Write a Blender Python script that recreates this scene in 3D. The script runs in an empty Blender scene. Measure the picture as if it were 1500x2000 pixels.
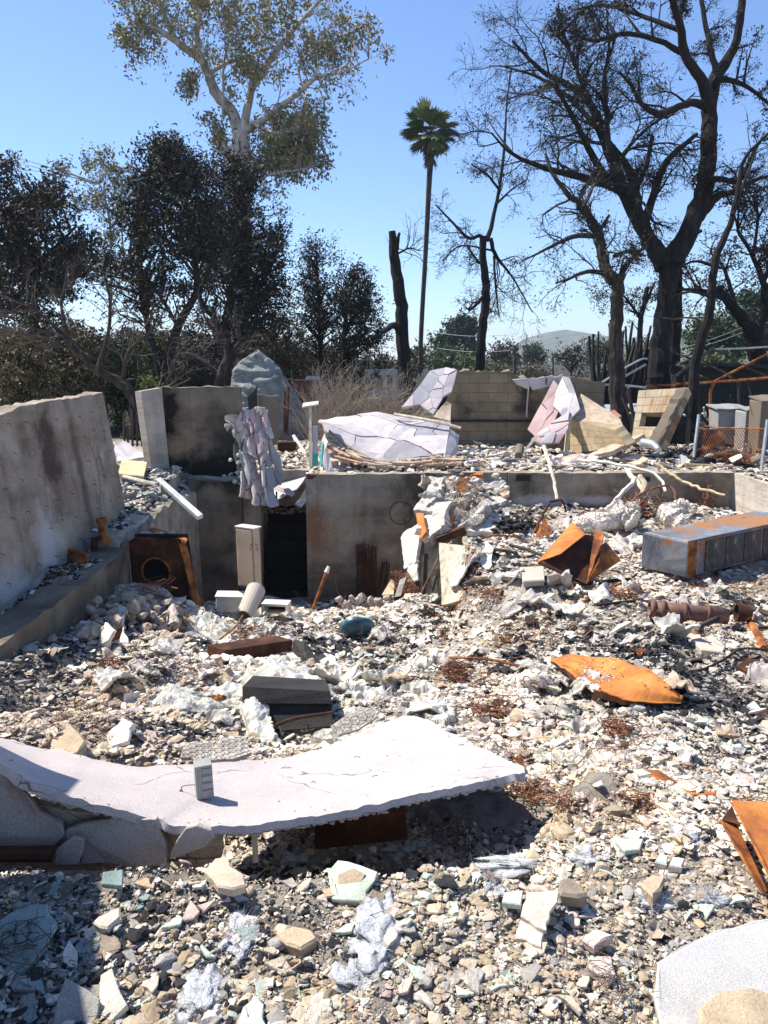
import bpy, math, random
import numpy as np
from mathutils import Vector
random.seed(7); rng = np.random.default_rng(11)
R_ = math.radians
scene = bpy.context.scene
# ------------------------------------------------------------------ camera, sky, sun, exposure
PITCH = R_(11.3); CAMZ = 1.7; FPX = 1500.0
cam_data = bpy.data.cameras.new("camera"); cam = bpy.data.objects.new("camera", cam_data)
scene.collection.objects.link(cam); scene.camera = cam
cam.location = (0, 0, CAMZ); cam.rotation_euler = (math.pi/2 - PITCH, 0, 0)
cam_data.sensor_fit = 'HORIZONTAL'; cam_data.sensor_width = 36; cam_data.lens = 36
cam_data.clip_start = 0.05; cam_data.clip_end = 9000
SUN_EL = R_(54); SUN_H = Vector((-0.93, 0.37)).normalized()       # horizontal direction towards the sun
world = bpy.data.worlds.new("World"); scene.world = world; world.use_nodes = True
wn = world.node_tree.nodes; wl = world.node_tree.links; wn.clear()
sky = wn.new('ShaderNodeTexSky'); sky.sky_type = 'NISHITA'; sky.sun_disc = False
sky.sun_elevation = SUN_EL; sky.sun_rotation = math.atan2(SUN_H.x, SUN_H.y)
sky.air_density = 1.0; sky.dust_density = 0.05; sky.ozone_density = 3.5; sky.altitude = 300
bg = wn.new('ShaderNodeBackground'); bg.inputs['Strength'].default_value = 0.106
wo = wn.new('ShaderNodeOutputWorld'); tint = wn.new('ShaderNodeMix'); tint.data_type = 'RGBA'; tint.blend_type = 'MULTIPLY'; tint.inputs[0].default_value = 1; tint.inputs[7].default_value = (.88, .98, 1.15, 1); wl.new(sky.outputs[0], tint.inputs[6]); wl.new(tint.outputs[2], bg.inputs[0]); wl.new(bg.outputs[0], wo.inputs[0])
sun_data = bpy.data.lights.new("sun", 'SUN'); sun_data.energy = 5.0; sun_data.angle = R_(0.53); sun_data.color = (1.0, 0.945, 0.85)
sun = bpy.data.objects.new("sun", sun_data); scene.collection.objects.link(sun)
sdir = Vector((SUN_H.x*math.cos(SUN_EL), SUN_H.y*math.cos(SUN_EL), math.sin(SUN_EL)))
sun.rotation_euler = sdir.to_track_quat('Z', 'Y').to_euler()
scene.view_settings.view_transform = 'Standard'; scene.view_settings.look = 'None'
scene.view_settings.gamma = 1; scene.view_settings.exposure = 0.76
scene.cycles.max_bounces = 6; scene.cycles.transparent_max_bounces = 12
scene.cycles.diffuse_bounces = 3; scene.cycles.glossy_bounces = 2; scene.cycles.volume_bounces = 0

# ------------------------------------------------------------------ picture <-> place
cp, sp = math.cos(PITCH), math.sin(PITCH)
def ray(px, py):
    cx, cy = (px-750)/FPX, (1000-py)/FPX
    return np.array([cx, cp + cy*sp, -sp + cy*cp])
def at(px, py, Y):
    d = ray(px, py); return np.array([0, 0, CAMZ]) + d*(Y/d[1])
def atz(px, py, z):
    d = ray(px, py); return np.array([0, 0, CAMZ]) + d*((z-CAMZ)/d[2])
def ga(px, py, l=0.0):
    '''point over the ground, l metres up, seen at px,py'''
    z = ground_at(px, py)[2]+l; return atz(px, py, z)
def ground_at(px, py):
    d = ray(px, py); o = np.array([0, 0, CAMZ])
    ts = np.arange(1.2, 40, 0.02); pts = o + ts[:, None]*d
    g = G(pts[:, 0], pts[:, 1]); hit = np.nonzero(pts[:, 2] < g)[0]
    return pts[hit[0]] if len(hit) else pts[-1]

# ------------------------------------------------------------------ noise
_lat = rng.random((256, 256)).astype(np.float64)
def vnoise(x, y):
    xi = np.floor(x).astype(int); yi = np.floor(y).astype(int); fx = x-xi; fy = y-yi
    fx = fx*fx*(3-2*fx); fy = fy*fy*(3-2*fy)
    a = _lat[xi & 255, yi & 255]; b = _lat[(xi+1) & 255, yi & 255]; c = _lat[xi & 255, (yi+1) & 255]; d = _lat[(xi+1) & 255, (yi+1) & 255]
    return (a*(1-fx)+b*fx)*(1-fy)+(c*(1-fx)+d*fx)*fy
def fbm(x, y, o=4):
    s = 0; a = 0.5
    for k in range(o): s = s + a*(vnoise(x*2**k+17.3*k, y*2**k+5.1*k)-0.5); a *= 0.5
    return s*2
def sstep(t): t = np.clip(t, 0, 1); return t*t*(3-2*t)

# ------------------------------------------------------------------ mesh helpers
WLOC = {}
def tag(o, label=None, cat=None, group=None, kind=None):
    if label: o['label'] = label
    if cat: o['category'] = cat
    if group: o['group'] = group
    if kind: o['kind'] = kind
    return o
def empty(name, loc, label=None, cat=None, group=None, kind=None):
    o = bpy.data.objects.new(name, None); scene.collection.objects.link(o); o.empty_display_size = 0.1
    o.location = [float(c) for c in loc]; WLOC[o.name] = np.array(loc, float)
    return tag(o, label, cat, group, kind)
class Geo:
    def __init__(s): s.V = []; s.F = []; s.n = 0; s.C = []; s.U = []
    def add(s, V, F, C=None, U=None):
        V = np.asarray(V, float).reshape(-1, 3)
        s.V.append(V)
        for f in (F if isinstance(F, list) else [F]):
            if isinstance(f, np.ndarray): s.F.append(f+s.n)
            else: s.F.append(np.array(f, int)[None]+s.n)
        if C is not None:
            C = np.asarray(C, float); s.C.append(np.broadcast_to(C, (len(V), 3)))
        if U is not None: s.U.append(np.asarray(U, float))
        s.n += len(V); return s
def link(name, g, m, parent=None, label=None, cat=None, group=None, kind=None, smooth=False, origin=None):
    V = np.concatenate(g.V)
    if origin is None: origin = np.array([V[:, 0].mean(), V[:, 1].mean(), V[:, 2].min()])
    W = origin.copy(); V = V-origin
    me = bpy.data.meshes.new(name)
    me.vertices.add(len(V)); me.vertices.foreach_set('co', V.astype(np.float32).ravel())
    lt = np.concatenate([np.full(len(f), f.shape[1]) for f in g.F]); li = np.concatenate([f.ravel() for f in g.F])
    me.loops.add(len(li)); me.loops.foreach_set('vertex_index', li.astype(np.int32))
    me.polygons.add(len(lt)); me.polygons.foreach_set('loop_start', (np.cumsum(lt)-lt).astype(np.int32))
    me.polygons.foreach_set('loop_total', lt.astype(np.int32))
    me.polygons.foreach_set('use_smooth', np.full(len(lt), smooth))
    if g.C:
        a = me.attributes.new('col', 'FLOAT_COLOR', 'POINT'); C = np.concatenate(g.C)
        a.data.foreach_set('color', np.concatenate([C, np.ones((len(C), 1))], 1).astype(np.float32).ravel())
    if g.U:
        a = me.attributes.new('uvw', 'FLOAT_VECTOR', 'POINT'); U = np.concatenate(g.U)
        if U.shape[1] == 2: U = np.concatenate([U, np.zeros((len(U), 1))], 1)
        a.data.foreach_set('vector', U.astype(np.float32).ravel())
    me.update(calc_edges=True); me.validate()
    me.materials.append(m)
    o = bpy.data.objects.new(name, me); scene.collection.objects.link(o)
    loc = W - (WLOC[parent.name] if parent else 0); o.location = [float(c) for c in loc]
    if parent: o.parent = parent
    WLOC[o.name] = W
    return tag(o, label, cat, group, kind)
def tubes(P, R, k=5, cap=False):
    P = np.asarray(P, float); R = np.asarray(R, float); N, n, _ = P.shape
    T = np.gradient(P, axis=1); T /= np.linalg.norm(T, axis=2, keepdims=True)+1e-9
    m = T.mean(1); ref = np.where((np.abs(m[:, 2]) > 0.8)[:, None], np.array([[1., 0.13, 0]]), np.array([[0.1, 0, 1.]]))
    A = np.cross(T, ref[:, None, :]); A /= np.linalg.norm(A, axis=2, keepdims=True)+1e-9
    B = np.cross(T, A); th = np.arange(k)*2*math.pi/k
    V = P[:, :, None, :]+R[:, :, None, None]*(np.cos(th)[:, None]*A[:, :, None, :]+np.sin(th)[:, None]*B[:, :, None, :])
    idx = np.arange(N*n*k).reshape(N, n, k); a = idx[:, :-1, :]; b = np.roll(a, -1, axis=2); c = idx[:, 1:, :]; d = np.roll(c, -1, axis=2)
    F = np.stack([a, b, d, c], -1).reshape(-1, 4)
    Fs = [F]
    if cap: Fs += [idx[:, -1, :].reshape(-1, k), idx[:, 0, ::-1].reshape(-1, k)]
    return V.reshape(-1, 3), Fs
def resample(pts, n):
    pts = np.asarray(pts, float); m = len(pts)
    if m == 2: return pts[0]+(pts[1]-pts[0])*np.linspace(0, 1, n)[:, None]
    d = np.r_[0, np.cumsum(np.linalg.norm(np.diff(pts[:, :3], axis=0), axis=1)+1e-6)]; u = np.linspace(0, d[-1], n)
    ext = np.vstack([2*pts[0]-pts[1], pts, 2*pts[-1]-pts[-2]]); out = []
    for s in u:
        i = min(max(np.searchsorted(d, s)-1, 0), m-2); t = (s-d[i])/(d[i+1]-d[i])
        p0, p1, p2, p3 = ext[i], ext[i+1], ext[i+2], ext[i+3]
        out.append(0.5*((2*p1)+(-p0+p2)*t+(2*p0-5*p1+4*p2-p3)*t*t+(-p0+3*p1-3*p2+p3)*t**3))
    return np.array(out)
def rod(g, pts, r0, r1=None, k=6, n=None, cap=True, wob=0, C=None):
    pts = np.array(pts, float); P = resample(pts, n or max(2, (len(pts)-1)*4+1))
    if wob: P[1:-1] += rng.normal(0, wob, P[1:-1].shape)
    r1 = r0 if r1 is None else r1
    V, F = tubes(P[None], np.linspace(r0, r1, len(P))[None], k, cap); g.add(V, F, C); return g
BOXF = np.array([[0, 3, 2, 1], [4, 5, 6, 7], [0, 1, 5, 4], [1, 2, 6, 5], [2, 3, 7, 6], [3, 0, 4, 7]])
def hexa(g, c8, U=None, C=None):
    """eight corners: bottom ring 0-3, top ring 4-7"""
    g.add(np.array(c8, float), BOXF, C=C, U=U); return g
def box(g, c, s, rz=0, ry=0, rx=0, C=None):
    """centre c, size s"""
    h = np.array(s)/2; q = np.array([[-1, -1, -1], [1, -1, -1], [1, 1, -1], [-1, 1, -1], [-1, -1, 1], [1, -1, 1], [1, 1, 1], [-1, 1, 1]])*h
    return hexa(g, q @ rotm(rx, ry, rz).T+np.array(c), C=C)
def rotm(rx, ry, rz):
    a, b, c = rx, ry, rz
    X = np.array([[1, 0, 0], [0, math.cos(a), -math.sin(a)], [0, math.sin(a), math.cos(a)]])
    Y = np.array([[math.cos(b), 0, math.sin(b)], [0, 1, 0], [-math.sin(b), 0, math.cos(b)]])
    Z = np.array([[math.cos(c), -math.sin(c), 0], [math.sin(c), math.cos(c), 0], [0, 0, 1]])
    return Z @ Y @ X
def bevel(o, w=0.004, seg=2):
    m = o.modifiers.new('bevel', 'BEVEL'); m.width = w; m.segments = seg; m.limit_method = 'ANGLE'; return o
def plate(g, pts, thick, nrm=None, rough=0.0, C=None):
    """irregular polygon (any planar-ish 3-D outline) with thickness, chipped edge"""
    P = np.array(pts, float); n = len(P)
    if rough:                                   # chip the outline
        Q = []
        for i in range(n):
            a, b = P[i], P[(i+1) % n]; L = np.linalg.norm(b-a); k = max(1, int(L/(rough*3.0)))
            for j in range(k):
                q = a+(b-a)*j/k
                if j: q = q+rng.normal(0, rough*.45, 3)*np.array([1, 1, .5])
                Q.append(q)
        P = np.array(Q); n = len(P)
    if nrm is None:
        c = P.mean(0); nn = np.zeros(3)
        for i in range(n): nn += np.cross(P[i]-c, P[(i+1) % n]-c)
        nrm = nn/np.linalg.norm(nn)
        if nrm @ (np.array([0, 0, CAMZ])-c) < 0: nrm = -nrm
    nrm = np.array(nrm, float); c = P.mean(0)
    nn = np.zeros(3)
    for i in range(n): nn += np.cross(P[i]-c, P[(i+1) % n]-c)
    if nn @ nrm < 0: P = P[::-1]
    e = thick*0.18
    def inset(P, d):
        v = c-P; L = np.linalg.norm(v, axis=1, keepdims=True)+1e-9; return P+v/L*np.minimum(d, L*.3)
    A = inset(P, e); B = P-nrm*e; D = inset(P, rng.random((n, 1))*e*1.5)-nrm*thick
    V = np.vstack([A, B, D]); i = np.arange(n); j = (i+1) % n
    F = [i[None, :], np.stack([i, i+n, j+n, j], 1), np.stack([i+n, i+2*n, j+2*n, j+n], 1), (i[::-1]+2*n)[None, :]]
    g.add(V, F, C); return g
def pxplate(g, pts, thick, Y=None, rough=0.0, lift=0.0, C=None, tilt=0.0):
    """outline given as (px,py[,Y]); Y may be a number or omitted: lies on the ground"""
    if Y is None and len(pts[0]) == 2:
        c = np.mean(np.array(pts), 0); gp = ground_at(*c); z0 = gp[2]+lift
        P = [atz(x, y, z0) for x, y in pts]; P = [p+np.array([0, 0, (p[1]-gp[1])*tilt]) for p in P]
    else: P = [at(p[0], p[1], p[2] if len(p) > 2 else Y) for p in pts]
    return plate(g, P, thick, rough=rough, C=C)
def grid_sheet(g, S, thick, U=None, jag=0.0, C=None):
    """S: (nu,nv,3) surface points; a sheet with thickness along its normals"""
    S = np.array(S, float); nu, nv, _ = S.shape
    if jag:
        for e, q in ((S[0], S[1]), (S[-1], S[-2]), (S[:, 0], S[:, 1]), (S[:, -1], S[:, -2])):
            e += (q-e)*(rng.random((len(e), 1))*jag)
    du = np.gradient(S, axis=0); dv = np.gradient(S, axis=1); N = np.cross(du, dv); N /= np.linalg.norm(N, axis=2, keepdims=True)+1e-9
    c = S.reshape(-1, 3).mean(0)
    if (N.reshape(-1, 3).mean(0)) @ (np.array([0, 0, CAMZ])-c) < 0: N = -N; flip = True
    else: flip = False
    V = np.vstack([S.reshape(-1, 3), (S-N*thick).reshape(-1, 3)]); I = np.arange(nu*nv).reshape(nu, nv); M = nu*nv
    q = np.stack([I[:-1, :-1], I[1:, :-1], I[1:, 1:], I[:-1, 1:]], -1).reshape(-1, 4)
    if flip: q = q[:, ::-1]
    ring = np.concatenate([I[:-1, 0], I[-1, :-1], I[:0:-1, -1], I[0, :0:-1]]); r2 = np.roll(ring, -1)
    s = np.stack([ring, ring+M, r2+M, r2], 1)
    if flip: s = s[:, ::-1]
    if U is not None: U = np.vstack([U.reshape(-1, 2)]*2)
    g.add(V, [q, (q+M)[:, ::-1], s], C, U); return g
def lin(pts, n):
    p = np.array(pts, float); d = np.r_[0, np.cumsum(np.linalg.norm(np.diff(p, axis=0), axis=1))]; u = np.linspace(0, d[-1], n); return np.stack([np.interp(u, d, p[:, i]) for i in range(3)], 1)
def ruled(e0, e1, nu, nv, bulge=None, lf=None):
    """surface between two 3-D edge polylines"""
    f = lf or resample; A = f(e0, nu); B = f(e1, nu); v = np.linspace(0, 1, nv)
    S = A[:, None]*(1-v)[None, :, None]+B[:, None]*v[None, :, None]
    if bulge is not None: S = S+bulge(np.linspace(0, 1, nu)[:, None], v[None, :])[..., None]*np.array([0, 0, 1])
    return S
def pxe(pts): return [at(*p) for p in pts]
def voronoi(poly, n, seed=0, gap=0.01):
    """cells of a polygon (uv) as clipped Voronoi regions, convex half-plane clipping"""
    r = np.random.default_rng(seed); poly = np.array(poly, float); lo, hi = poly.min(0), poly.max(0)
    S = []
    while len(S) < n:
        p = lo+(hi-lo)*r.random(2)
        if inside(p, poly): S.append(p)
    S = np.array(S); out = []
    for i in range(n):
        c = [tuple(q) for q in poly]; d = np.linalg.norm(S-S[i], axis=1)
        for j in np.argsort(d)[1:14]:
            m = (S[i]+S[j])/2; nv = S[i]-S[j]; nv = nv/np.linalg.norm(nv); m = m+nv*gap*(.3+r.random())
            q = []
            for k in range(len(c)):
                a, b = np.array(c[k]), np.array(c[(k+1) % len(c)]); da, db = (a-m) @ nv, (b-m) @ nv
                if da >= 0: q.append(tuple(a))
                if (da >= 0) != (db >= 0): q.append(tuple(a+(b-a)*da/(da-db)))
            c = q
            if len(c) < 3: break
        if len(c) >= 3: out.append(np.array(c))
    return out
def inside(p, poly):
    x, y = p; c = False; n = len(poly)
    for i in range(n):
        x1, y1 = poly[i]; x2, y2 = poly[i-1]
        if (y1 > y) != (y2 > y) and x < (x2-x1)*(y-y1)/(y2-y1)+x1: c = not c
    return c
def cracked(g, Sf, poly, n, thick, seed=0, gap=0.008, jit=0.01, sub=2, uvs=(1, 1), tones=None):
    """cracked stucco: polygon cells of a curved sheet Sf(u,v)->xyz"""
    r = np.random.default_rng(seed+99)
    for c in voronoi(poly, n, seed, gap):
        Q = []
        for i in range(len(c)):
            a, b = c[i], c[(i+1) % len(c)]
            k = sub+1
            for j in range(k):
                q = a+(b-a)*j/k
                if j: q = q+r.normal(0, gap*.35, 2)
                Q.append(q)
        Q = np.array(Q); m = Q.mean(0); rings = [Q, m+(Q-m)*.5]
        P = [Sf(q[:, 0], q[:, 1]) for q in rings]; pm = Sf(np.array([m[0]]), np.array([m[1]]))
        nn = np.zeros(3); A = P[0]
        for i in range(len(A)): nn += np.cross(A[i]-pm[0], A[(i+1) % len(A)]-pm[0])
        nn /= np.linalg.norm(nn)+1e-9; rev = nn @ (np.array([0, 0, CAMZ])-pm[0]) < 0
        if rev: nn = -nn; P = [p[::-1] for p in P]; rings = [q[::-1] for q in rings]
        off = nn*r.normal(0, jit)+r.normal(0, jit*.4, 3); ax = r.normal(0, 1, 3); ax /= np.linalg.norm(ax); an = r.normal(0, jit*2.5)
        V = np.vstack([P[0], P[1], pm, P[0]-nn*thick]); V = V+np.cross(ax, V-pm[0])*an+off
        k = len(Q); i = np.arange(k); j = (i+1) % k
        F = [np.stack([i, j, j+k, i+k], 1), np.stack([i+k, j+k, np.full(k, 2*k)], 1), np.stack([j, i, i+2*k+1, j+2*k+1], 1), (i[::-1]+2*k+1)[None]]
        U = np.vstack([rings[0], rings[1], m[None], rings[0]])*np.array(uvs); g.add(V, F, None if tones is None else np.array(tones[r.integers(0, len(tones))])*r.uniform(.88, 1.08), U)
    return g
def bilin(c00, c10, c11, c01, bulge=None):
    c = [np.array(q, float) for q in (c00, c10, c11, c01)]
    def S(u, v):
        u = np.asarray(u)[..., None]; v = np.asarray(v)[..., None]
        p = c[0]*(1-u)*(1-v)+c[1]*u*(1-v)+c[2]*u*v+c[3]*(1-u)*v
        if bulge is not None: p = p+bulge(u, v)
        return p
    return S
def sgrid(S, nu, nv):
    u, v = np.meshgrid(np.linspace(0, 1, nu), np.linspace(0, 1, nv), indexing='ij'); return S(u, v)
def hexnet(g, S, w, h, cell, r, C=None, drop=0.0, jit=0.0, k=3):
    """chicken wire on S(u,v): real wires"""
    nx = max(2, int(w/(cell*1.5))); ny = max(2, int(h/(cell*1.732))); segs = []
    for i in range(nx+1):
        for j in range(ny+1):
            cx = i*1.5*cell; cy = (j+(i % 2)*.5)*1.732*cell
            for a0 in (0, 60, 120):
                a, b = R_(a0), R_(a0+60); segs.append((cx+cell*math.cos(a), cy+cell*math.sin(a), cx+cell*math.cos(b), cy+cell*math.sin(b)))
    s = np.array(segs); s[:, [0, 2]] /= w; s[:, [1, 3]] /= h
    ok = (s.min(1) >= 0) & (s.max(1) <= 1) & (rng.random(len(s)) > drop); s = s[ok]
    A = S(s[:, 0], s[:, 1]); B = S(s[:, 2], s[:, 3])
    if jit:
        def jn(p): return np.stack([fbm(p[:, 0]*9+3, p[:, 2]*9), fbm(p[:, 1]*9, p[:, 2]*9+7), fbm(p[:, 0]*9, p[:, 1]*9)], 1)*jit
        A = A+jn(A); B = B+jn(B)
    V, F = tubes(np.stack([A, B], 1), np.full((len(A), 2), r), k); g.add(V, F, C); return g
def tangle(g, c, rad, n, r, flat=.5, C=None, turns=1.2):
    """a nest of rusty wire"""
    P = []
    for i in range(n):
        o = rng.normal(0, .35, 3)*rad; m = 14; t = np.linspace(0, turns*2*math.pi*rng.uniform(.3, 1), m)+rng.random()*6
        a = rng.normal(0, 1, 3); b = rng.normal(0, 1, 3); rr = rng.uniform(.2, .75)*rad
        p = o+rr*(np.cos(t)[:, None]*a+np.sin(t)[:, None]*b)*.6+np.cumsum(rng.normal(0, .035, (m, 3)), 0)*rad
        p[:, 2] *= flat; P.append(p+np.array(c))
    V, F = tubes(np.array(P), np.full((n, 14), r), 3); g.add(V, F, C); return g
def lump(g, c, s, seed=0, rough=.3, sub=2, C=None, rz=0, rx=0, ry=0):
    """angular broken lump: displaced icosphere"""
    V, F = ICO[sub]; r = np.random.default_rng(seed); V = V.copy()
    for _ in range(9):                                  # planar breaks
        n = r.normal(0, 1, 3); n /= np.linalg.norm(n); d = V @ n; t = r.uniform(.45, .9); V -= np.maximum(d-t, 0)[:, None]*n
    V *= 1+rough*(r.random((len(V), 1))-.5)*.5
    V = (V*np.array(s)/2) @ rotm(rx, ry, rz).T+np.array(c); g.add(V, F, C); return g
def _ico():
    import bmesh; out = {}
    for s in (1, 2, 3, 4):
        b = bmesh.new(); bmesh.ops.create_icosphere(b, subdivisions=s, radius=1); b.verts.ensure_lookup_table()
        out[s] = (np.array([v.co[:] for v in b.verts]), np.array([[v.index for v in f.verts] for f in b.faces])); b.free()
    return out
ICO = _ico()

# ------------------------------------------------------------------ materials
def newmat(name):
    m = bpy.data.materials.new(name); m.use_nodes = True; nt = m.node_tree; nt.nodes.clear()
    o = nt.nodes.new('ShaderNodeOutputMaterial'); b = nt.nodes.new('ShaderNodeBsdfPrincipled'); nt.links.new(b.outputs[0], o.inputs[0])
    return m, nt, b
def N(nt, t, **kw):
    n = nt.nodes.new(t)
    for k, v in kw.items():
        if k in n.inputs: n.inputs[k].default_value = v
        else: setattr(n, k, v)
    return n
def ramp(nt, fac, stops):
    r = nt.nodes.new('ShaderNodeValToRGB'); e = r.color_ramp.elements
    while len(e) > 1: e.remove(e[-1])
    e[0].position = stops[0][0]; e[0].color = (*stops[0][1], 1)
    for p, c in stops[1:]: q = e.new(p); q.color = (*c, 1)
    nt.links.new(fac, r.inputs[0]); return r
def mix(nt, fac, a, b, mode='MIX'):
    m = nt.nodes.new('ShaderNodeMix'); m.data_type = 'RGBA'; m.blend_type = mode
    for s, v in ((0, fac), (6, a), (7, b)):
        if isinstance(v, (int, float)): m.inputs[s].default_value = v
        elif isinstance(v, tuple): m.inputs[s].default_value = (*v, 1)
        else: nt.links.new(v, m.inputs[s])
    return m.outputs[2]
def tcoord(nt, kind='Object', scale=(1, 1, 1), loc=(0, 0, 0)):
    if kind == 'uvw': s = N(nt, 'ShaderNodeAttribute', attribute_name='uvw').outputs['Vector']
    elif kind == 'World': s = nt.nodes.new('ShaderNodeNewGeometry').outputs['Position']
    else: s = nt.nodes.new('ShaderNodeTexCoord').outputs[kind]
    m = nt.nodes.new('ShaderNodeMapping'); m.inputs['Scale'].default_value = scale; m.inputs['Location'].default_value = loc
    nt.links.new(s, m.inputs[0]); return m.outputs[0]
def noise(nt, vec, scale, detail=6, rough=.6, dist=0):
    n = nt.nodes.new('ShaderNodeTexNoise'); n.inputs['Scale'].default_value = scale; n.inputs['Detail'].default_value = detail
    n.inputs['Roughness'].default_value = rough; n.inputs['Distortion'].default_value = dist; nt.links.new(vec, n.inputs['Vector']); return n.outputs['Fac']
def addbump(nt, b, h, strength=.4, dist=.01, prev=None):
    n = nt.nodes.new('ShaderNodeBump'); n.inputs['Strength'].default_value = strength; n.inputs['Distance'].default_value = dist
    nt.links.new(h, n.inputs['Height'])
    if prev is not None: nt.links.new(prev, n.inputs['Normal'])
    nt.links.new(n.outputs[0], b.inputs['Normal']); return n.outputs[0]
def pmat(name, stops, scale=3, rough=.9, bump=.4, bs=40, bd=.01, metal=0, attr=False, stretch=(1, 1, 1), spec=.3, coord='Object', splot=None, dist=0, fine=None):
    m, nt, b = newmat(name); v = tcoord(nt, coord, stretch); f = noise(nt, v, scale, 8, .65, dist)
    c = ramp(nt, f, stops).outputs[0]
    if attr:
        a = N(nt, 'ShaderNodeAttribute', attribute_name='col').outputs['Color']; c = mix(nt, 1.0, a, c, 'MULTIPLY')
    for sp_ in (splot or []):                            # (scale, threshold, width, colour)
        s, t, w, col = sp_; k = noise(nt, tcoord(nt, coord, stretch, (3.7*s, 1.3, 2.1)), s, 5, .6)
        k2 = ramp(nt, k, [(t, (0, 0, 0)), (min(1, t+w), (1, 1, 1))]).outputs[0]; c = mix(nt, k2, c, col)
    if fine:                                             # (scale, amount)
        k = noise(nt, v, fine[0], 3, .7); k2 = ramp(nt, k, [(.3, (1-fine[1],)*3), (.7, (1+fine[1],)*3)]).outputs[0]; c = mix(nt, 1.0, c, k2, 'MULTIPLY')
    nt.links.new(c, b.inputs['Base Color']); b.inputs['Roughness'].default_value = rough; b.inputs['Metallic'].default_value = metal
    b.inputs['Specular IOR Level'].default_value = spec
    if bump: addbump(nt, b, noise(nt, v, bs, 6, .7), bump, bd)
    return m
M = {}
def N1(nt, s, amt):
    m = nt.nodes.new('ShaderNodeMapRange'); m.inputs[1].default_value = 2.35; m.inputs[2].default_value = 1.55; m.inputs[3].default_value = 0; m.inputs[4].default_value = amt; nt.links.new(s, m.inputs[0]); return m.outputs[0]
# poured concrete: board bands, soot, tan and white wash
def concrete(name, light, mid, dark, soot, sootc=(.028, .022, .02), coord='uvw', warm=(.30, .20, .12), wash=.70, sx=1.0, patches=()):
    m, nt, b = newmat(name); v = tcoord(nt, coord); f = noise(nt, v, 1.6, 9, .62)
    c = ramp(nt, f, [(.36, dark), (.49, mid), (.62, light)]).outputs[0]
    st = noise(nt, tcoord(nt, coord, (7*sx, .7, 1)), 1.0, 6, .6)                       # vertical drips
    c = mix(nt, ramp(nt, st, [(.5, (0, 0, 0)), (.75, (.55,)*3)]).outputs[0], c, tuple(x*.45 for x in dark))
    bd_ = noise(nt, tcoord(nt, coord, (.25, 5.2, 1)), 1.0, 3, .5)                    # form board bands
    c = mix(nt, ramp(nt, bd_, [(.42, (0, 0, 0)), (.62, (.5,)*3)]).outputs[0], c, tuple(x*1.25 for x in mid))
    wm = noise(nt, tcoord(nt, coord, (1, 1, 1), (4.1, 2.2, 0)), 1.3, 5, .55); c = mix(nt, ramp(nt, wm, [(.52, (0, 0, 0)), (.72, (.6,)*3)]).outputs[0], c, warm)
    so = noise(nt, tcoord(nt, coord, (1.1, .8, 1), (9.1, 5.2, 0)), .9, 6, .6); c = mix(nt, ramp(nt, so, [(soot, (0, 0, 0)), (soot+.16, (.92,)*3)]).outputs[0], c, sootc)
    wh = noise(nt, tcoord(nt, coord, (1.3, 1, 1), (1.1, 8.2, 0)), 1.1, 6, .6); c = mix(nt, ramp(nt, wh, [(wash, (0, 0, 0)), (wash+.1, (.7,)*3)]).outputs[0], c, (.52, .5, .47))
    for (pu, pz, ru, rz, pc, amt) in patches:           # stains with a place of their own
        mp = tcoord(nt, coord, (1/ru, 1/rz, 0), (-pu/ru, -pz/rz, 0)); nd = N(nt, 'ShaderNodeVectorMath', operation='LENGTH'); nt.links.new(mp, nd.inputs[0])
        ad = N(nt, 'ShaderNodeMath', operation='MULTIPLY_ADD'); nt.links.new(noise(nt, v, 4.5, 6, .65), ad.inputs[0]); ad.inputs[1].default_value = 2.2; nt.links.new(nd.outputs['Value'], ad.inputs[2])
        c = mix(nt, ramp(nt, ad.outputs[0], [(0, (amt,)*3), (.62, (amt,)*3), (1.0, (0, 0, 0))]).outputs[0], c, pc) if False else mix(nt, N1(nt, ad.outputs[0], amt), c, pc)
    fn = noise(nt, v, 45, 4, .7); c = mix(nt, 1.0, c, ramp(nt, fn, [(.3, (.74,)*3), (.7, (1.24,)*3)]).outputs[0], 'MULTIPLY')
    nt.links.new(c, b.inputs['Base Color']); b.inputs['Roughness'].default_value = .93; b.inputs['Specular IOR Level'].default_value = .2
    p = addbump(nt, b, bd_, .8, .03); p = addbump(nt, b, noise(nt, v, 7, 6, .7), .5, .03, p); addbump(nt, b, noise(nt, v, 34, 6, .75), .8, .008, p)
    return m
M['conc'] = concrete('poured_concrete', (.40, .34, .265), (.275, .232, .178), (.155, .128, .098), .59, wash=.68, patches=((5.4, -.3, .4, .7, (.03, .026, .022), .8), (3.68, -1.0, .2, .5, (.22, .09, .04), .7), (6.3, -.55, .42, .14, (.55, .54, .5), .9), (7.15, -.5, .4, .08, (.5, .48, .44), .8), (8.8, -.35, .5, .3, (.10, .07, .045), .6), (4.4, -2.0, 1.2, .5, (.09, .075, .06), .7)))
M['conc_l'] = concrete('poured_concrete_left', (.42, .35, .275), (.29, .235, .18), (.18, .14, .105), .60, sootc=(.06, .04, .034), warm=(.28, .20, .15), wash=.63, patches=((2.2, .72, .26, .6, (.085, .05, .042), .95), (1.75, -.15, .3, .35, (.5, .49, .47), .8), (.9, -.45, .4, .3, (.46, .46, .46), .7), (2.9, .3, .1, .9, (.12, .085, .07), .8)))
M['conc_b'] = concrete('poured_concrete_sooty', (.27, .22, .165), (.17, .137, .10), (.09, .072, .053), .54, patches=((2.2, .9, .16, .55, (.012, .010, .009), .95), (2.8, -.05, 1.0, .28, (.010, .009, .008), .95), (3.2, .35, .5, .4, (.03, .026, .024), .8)))
M['conc_p'] = concrete('poured_concrete_pale', (.55, .50, .42), (.45, .40, .33), (.33, .29, .24), .72)
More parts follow.
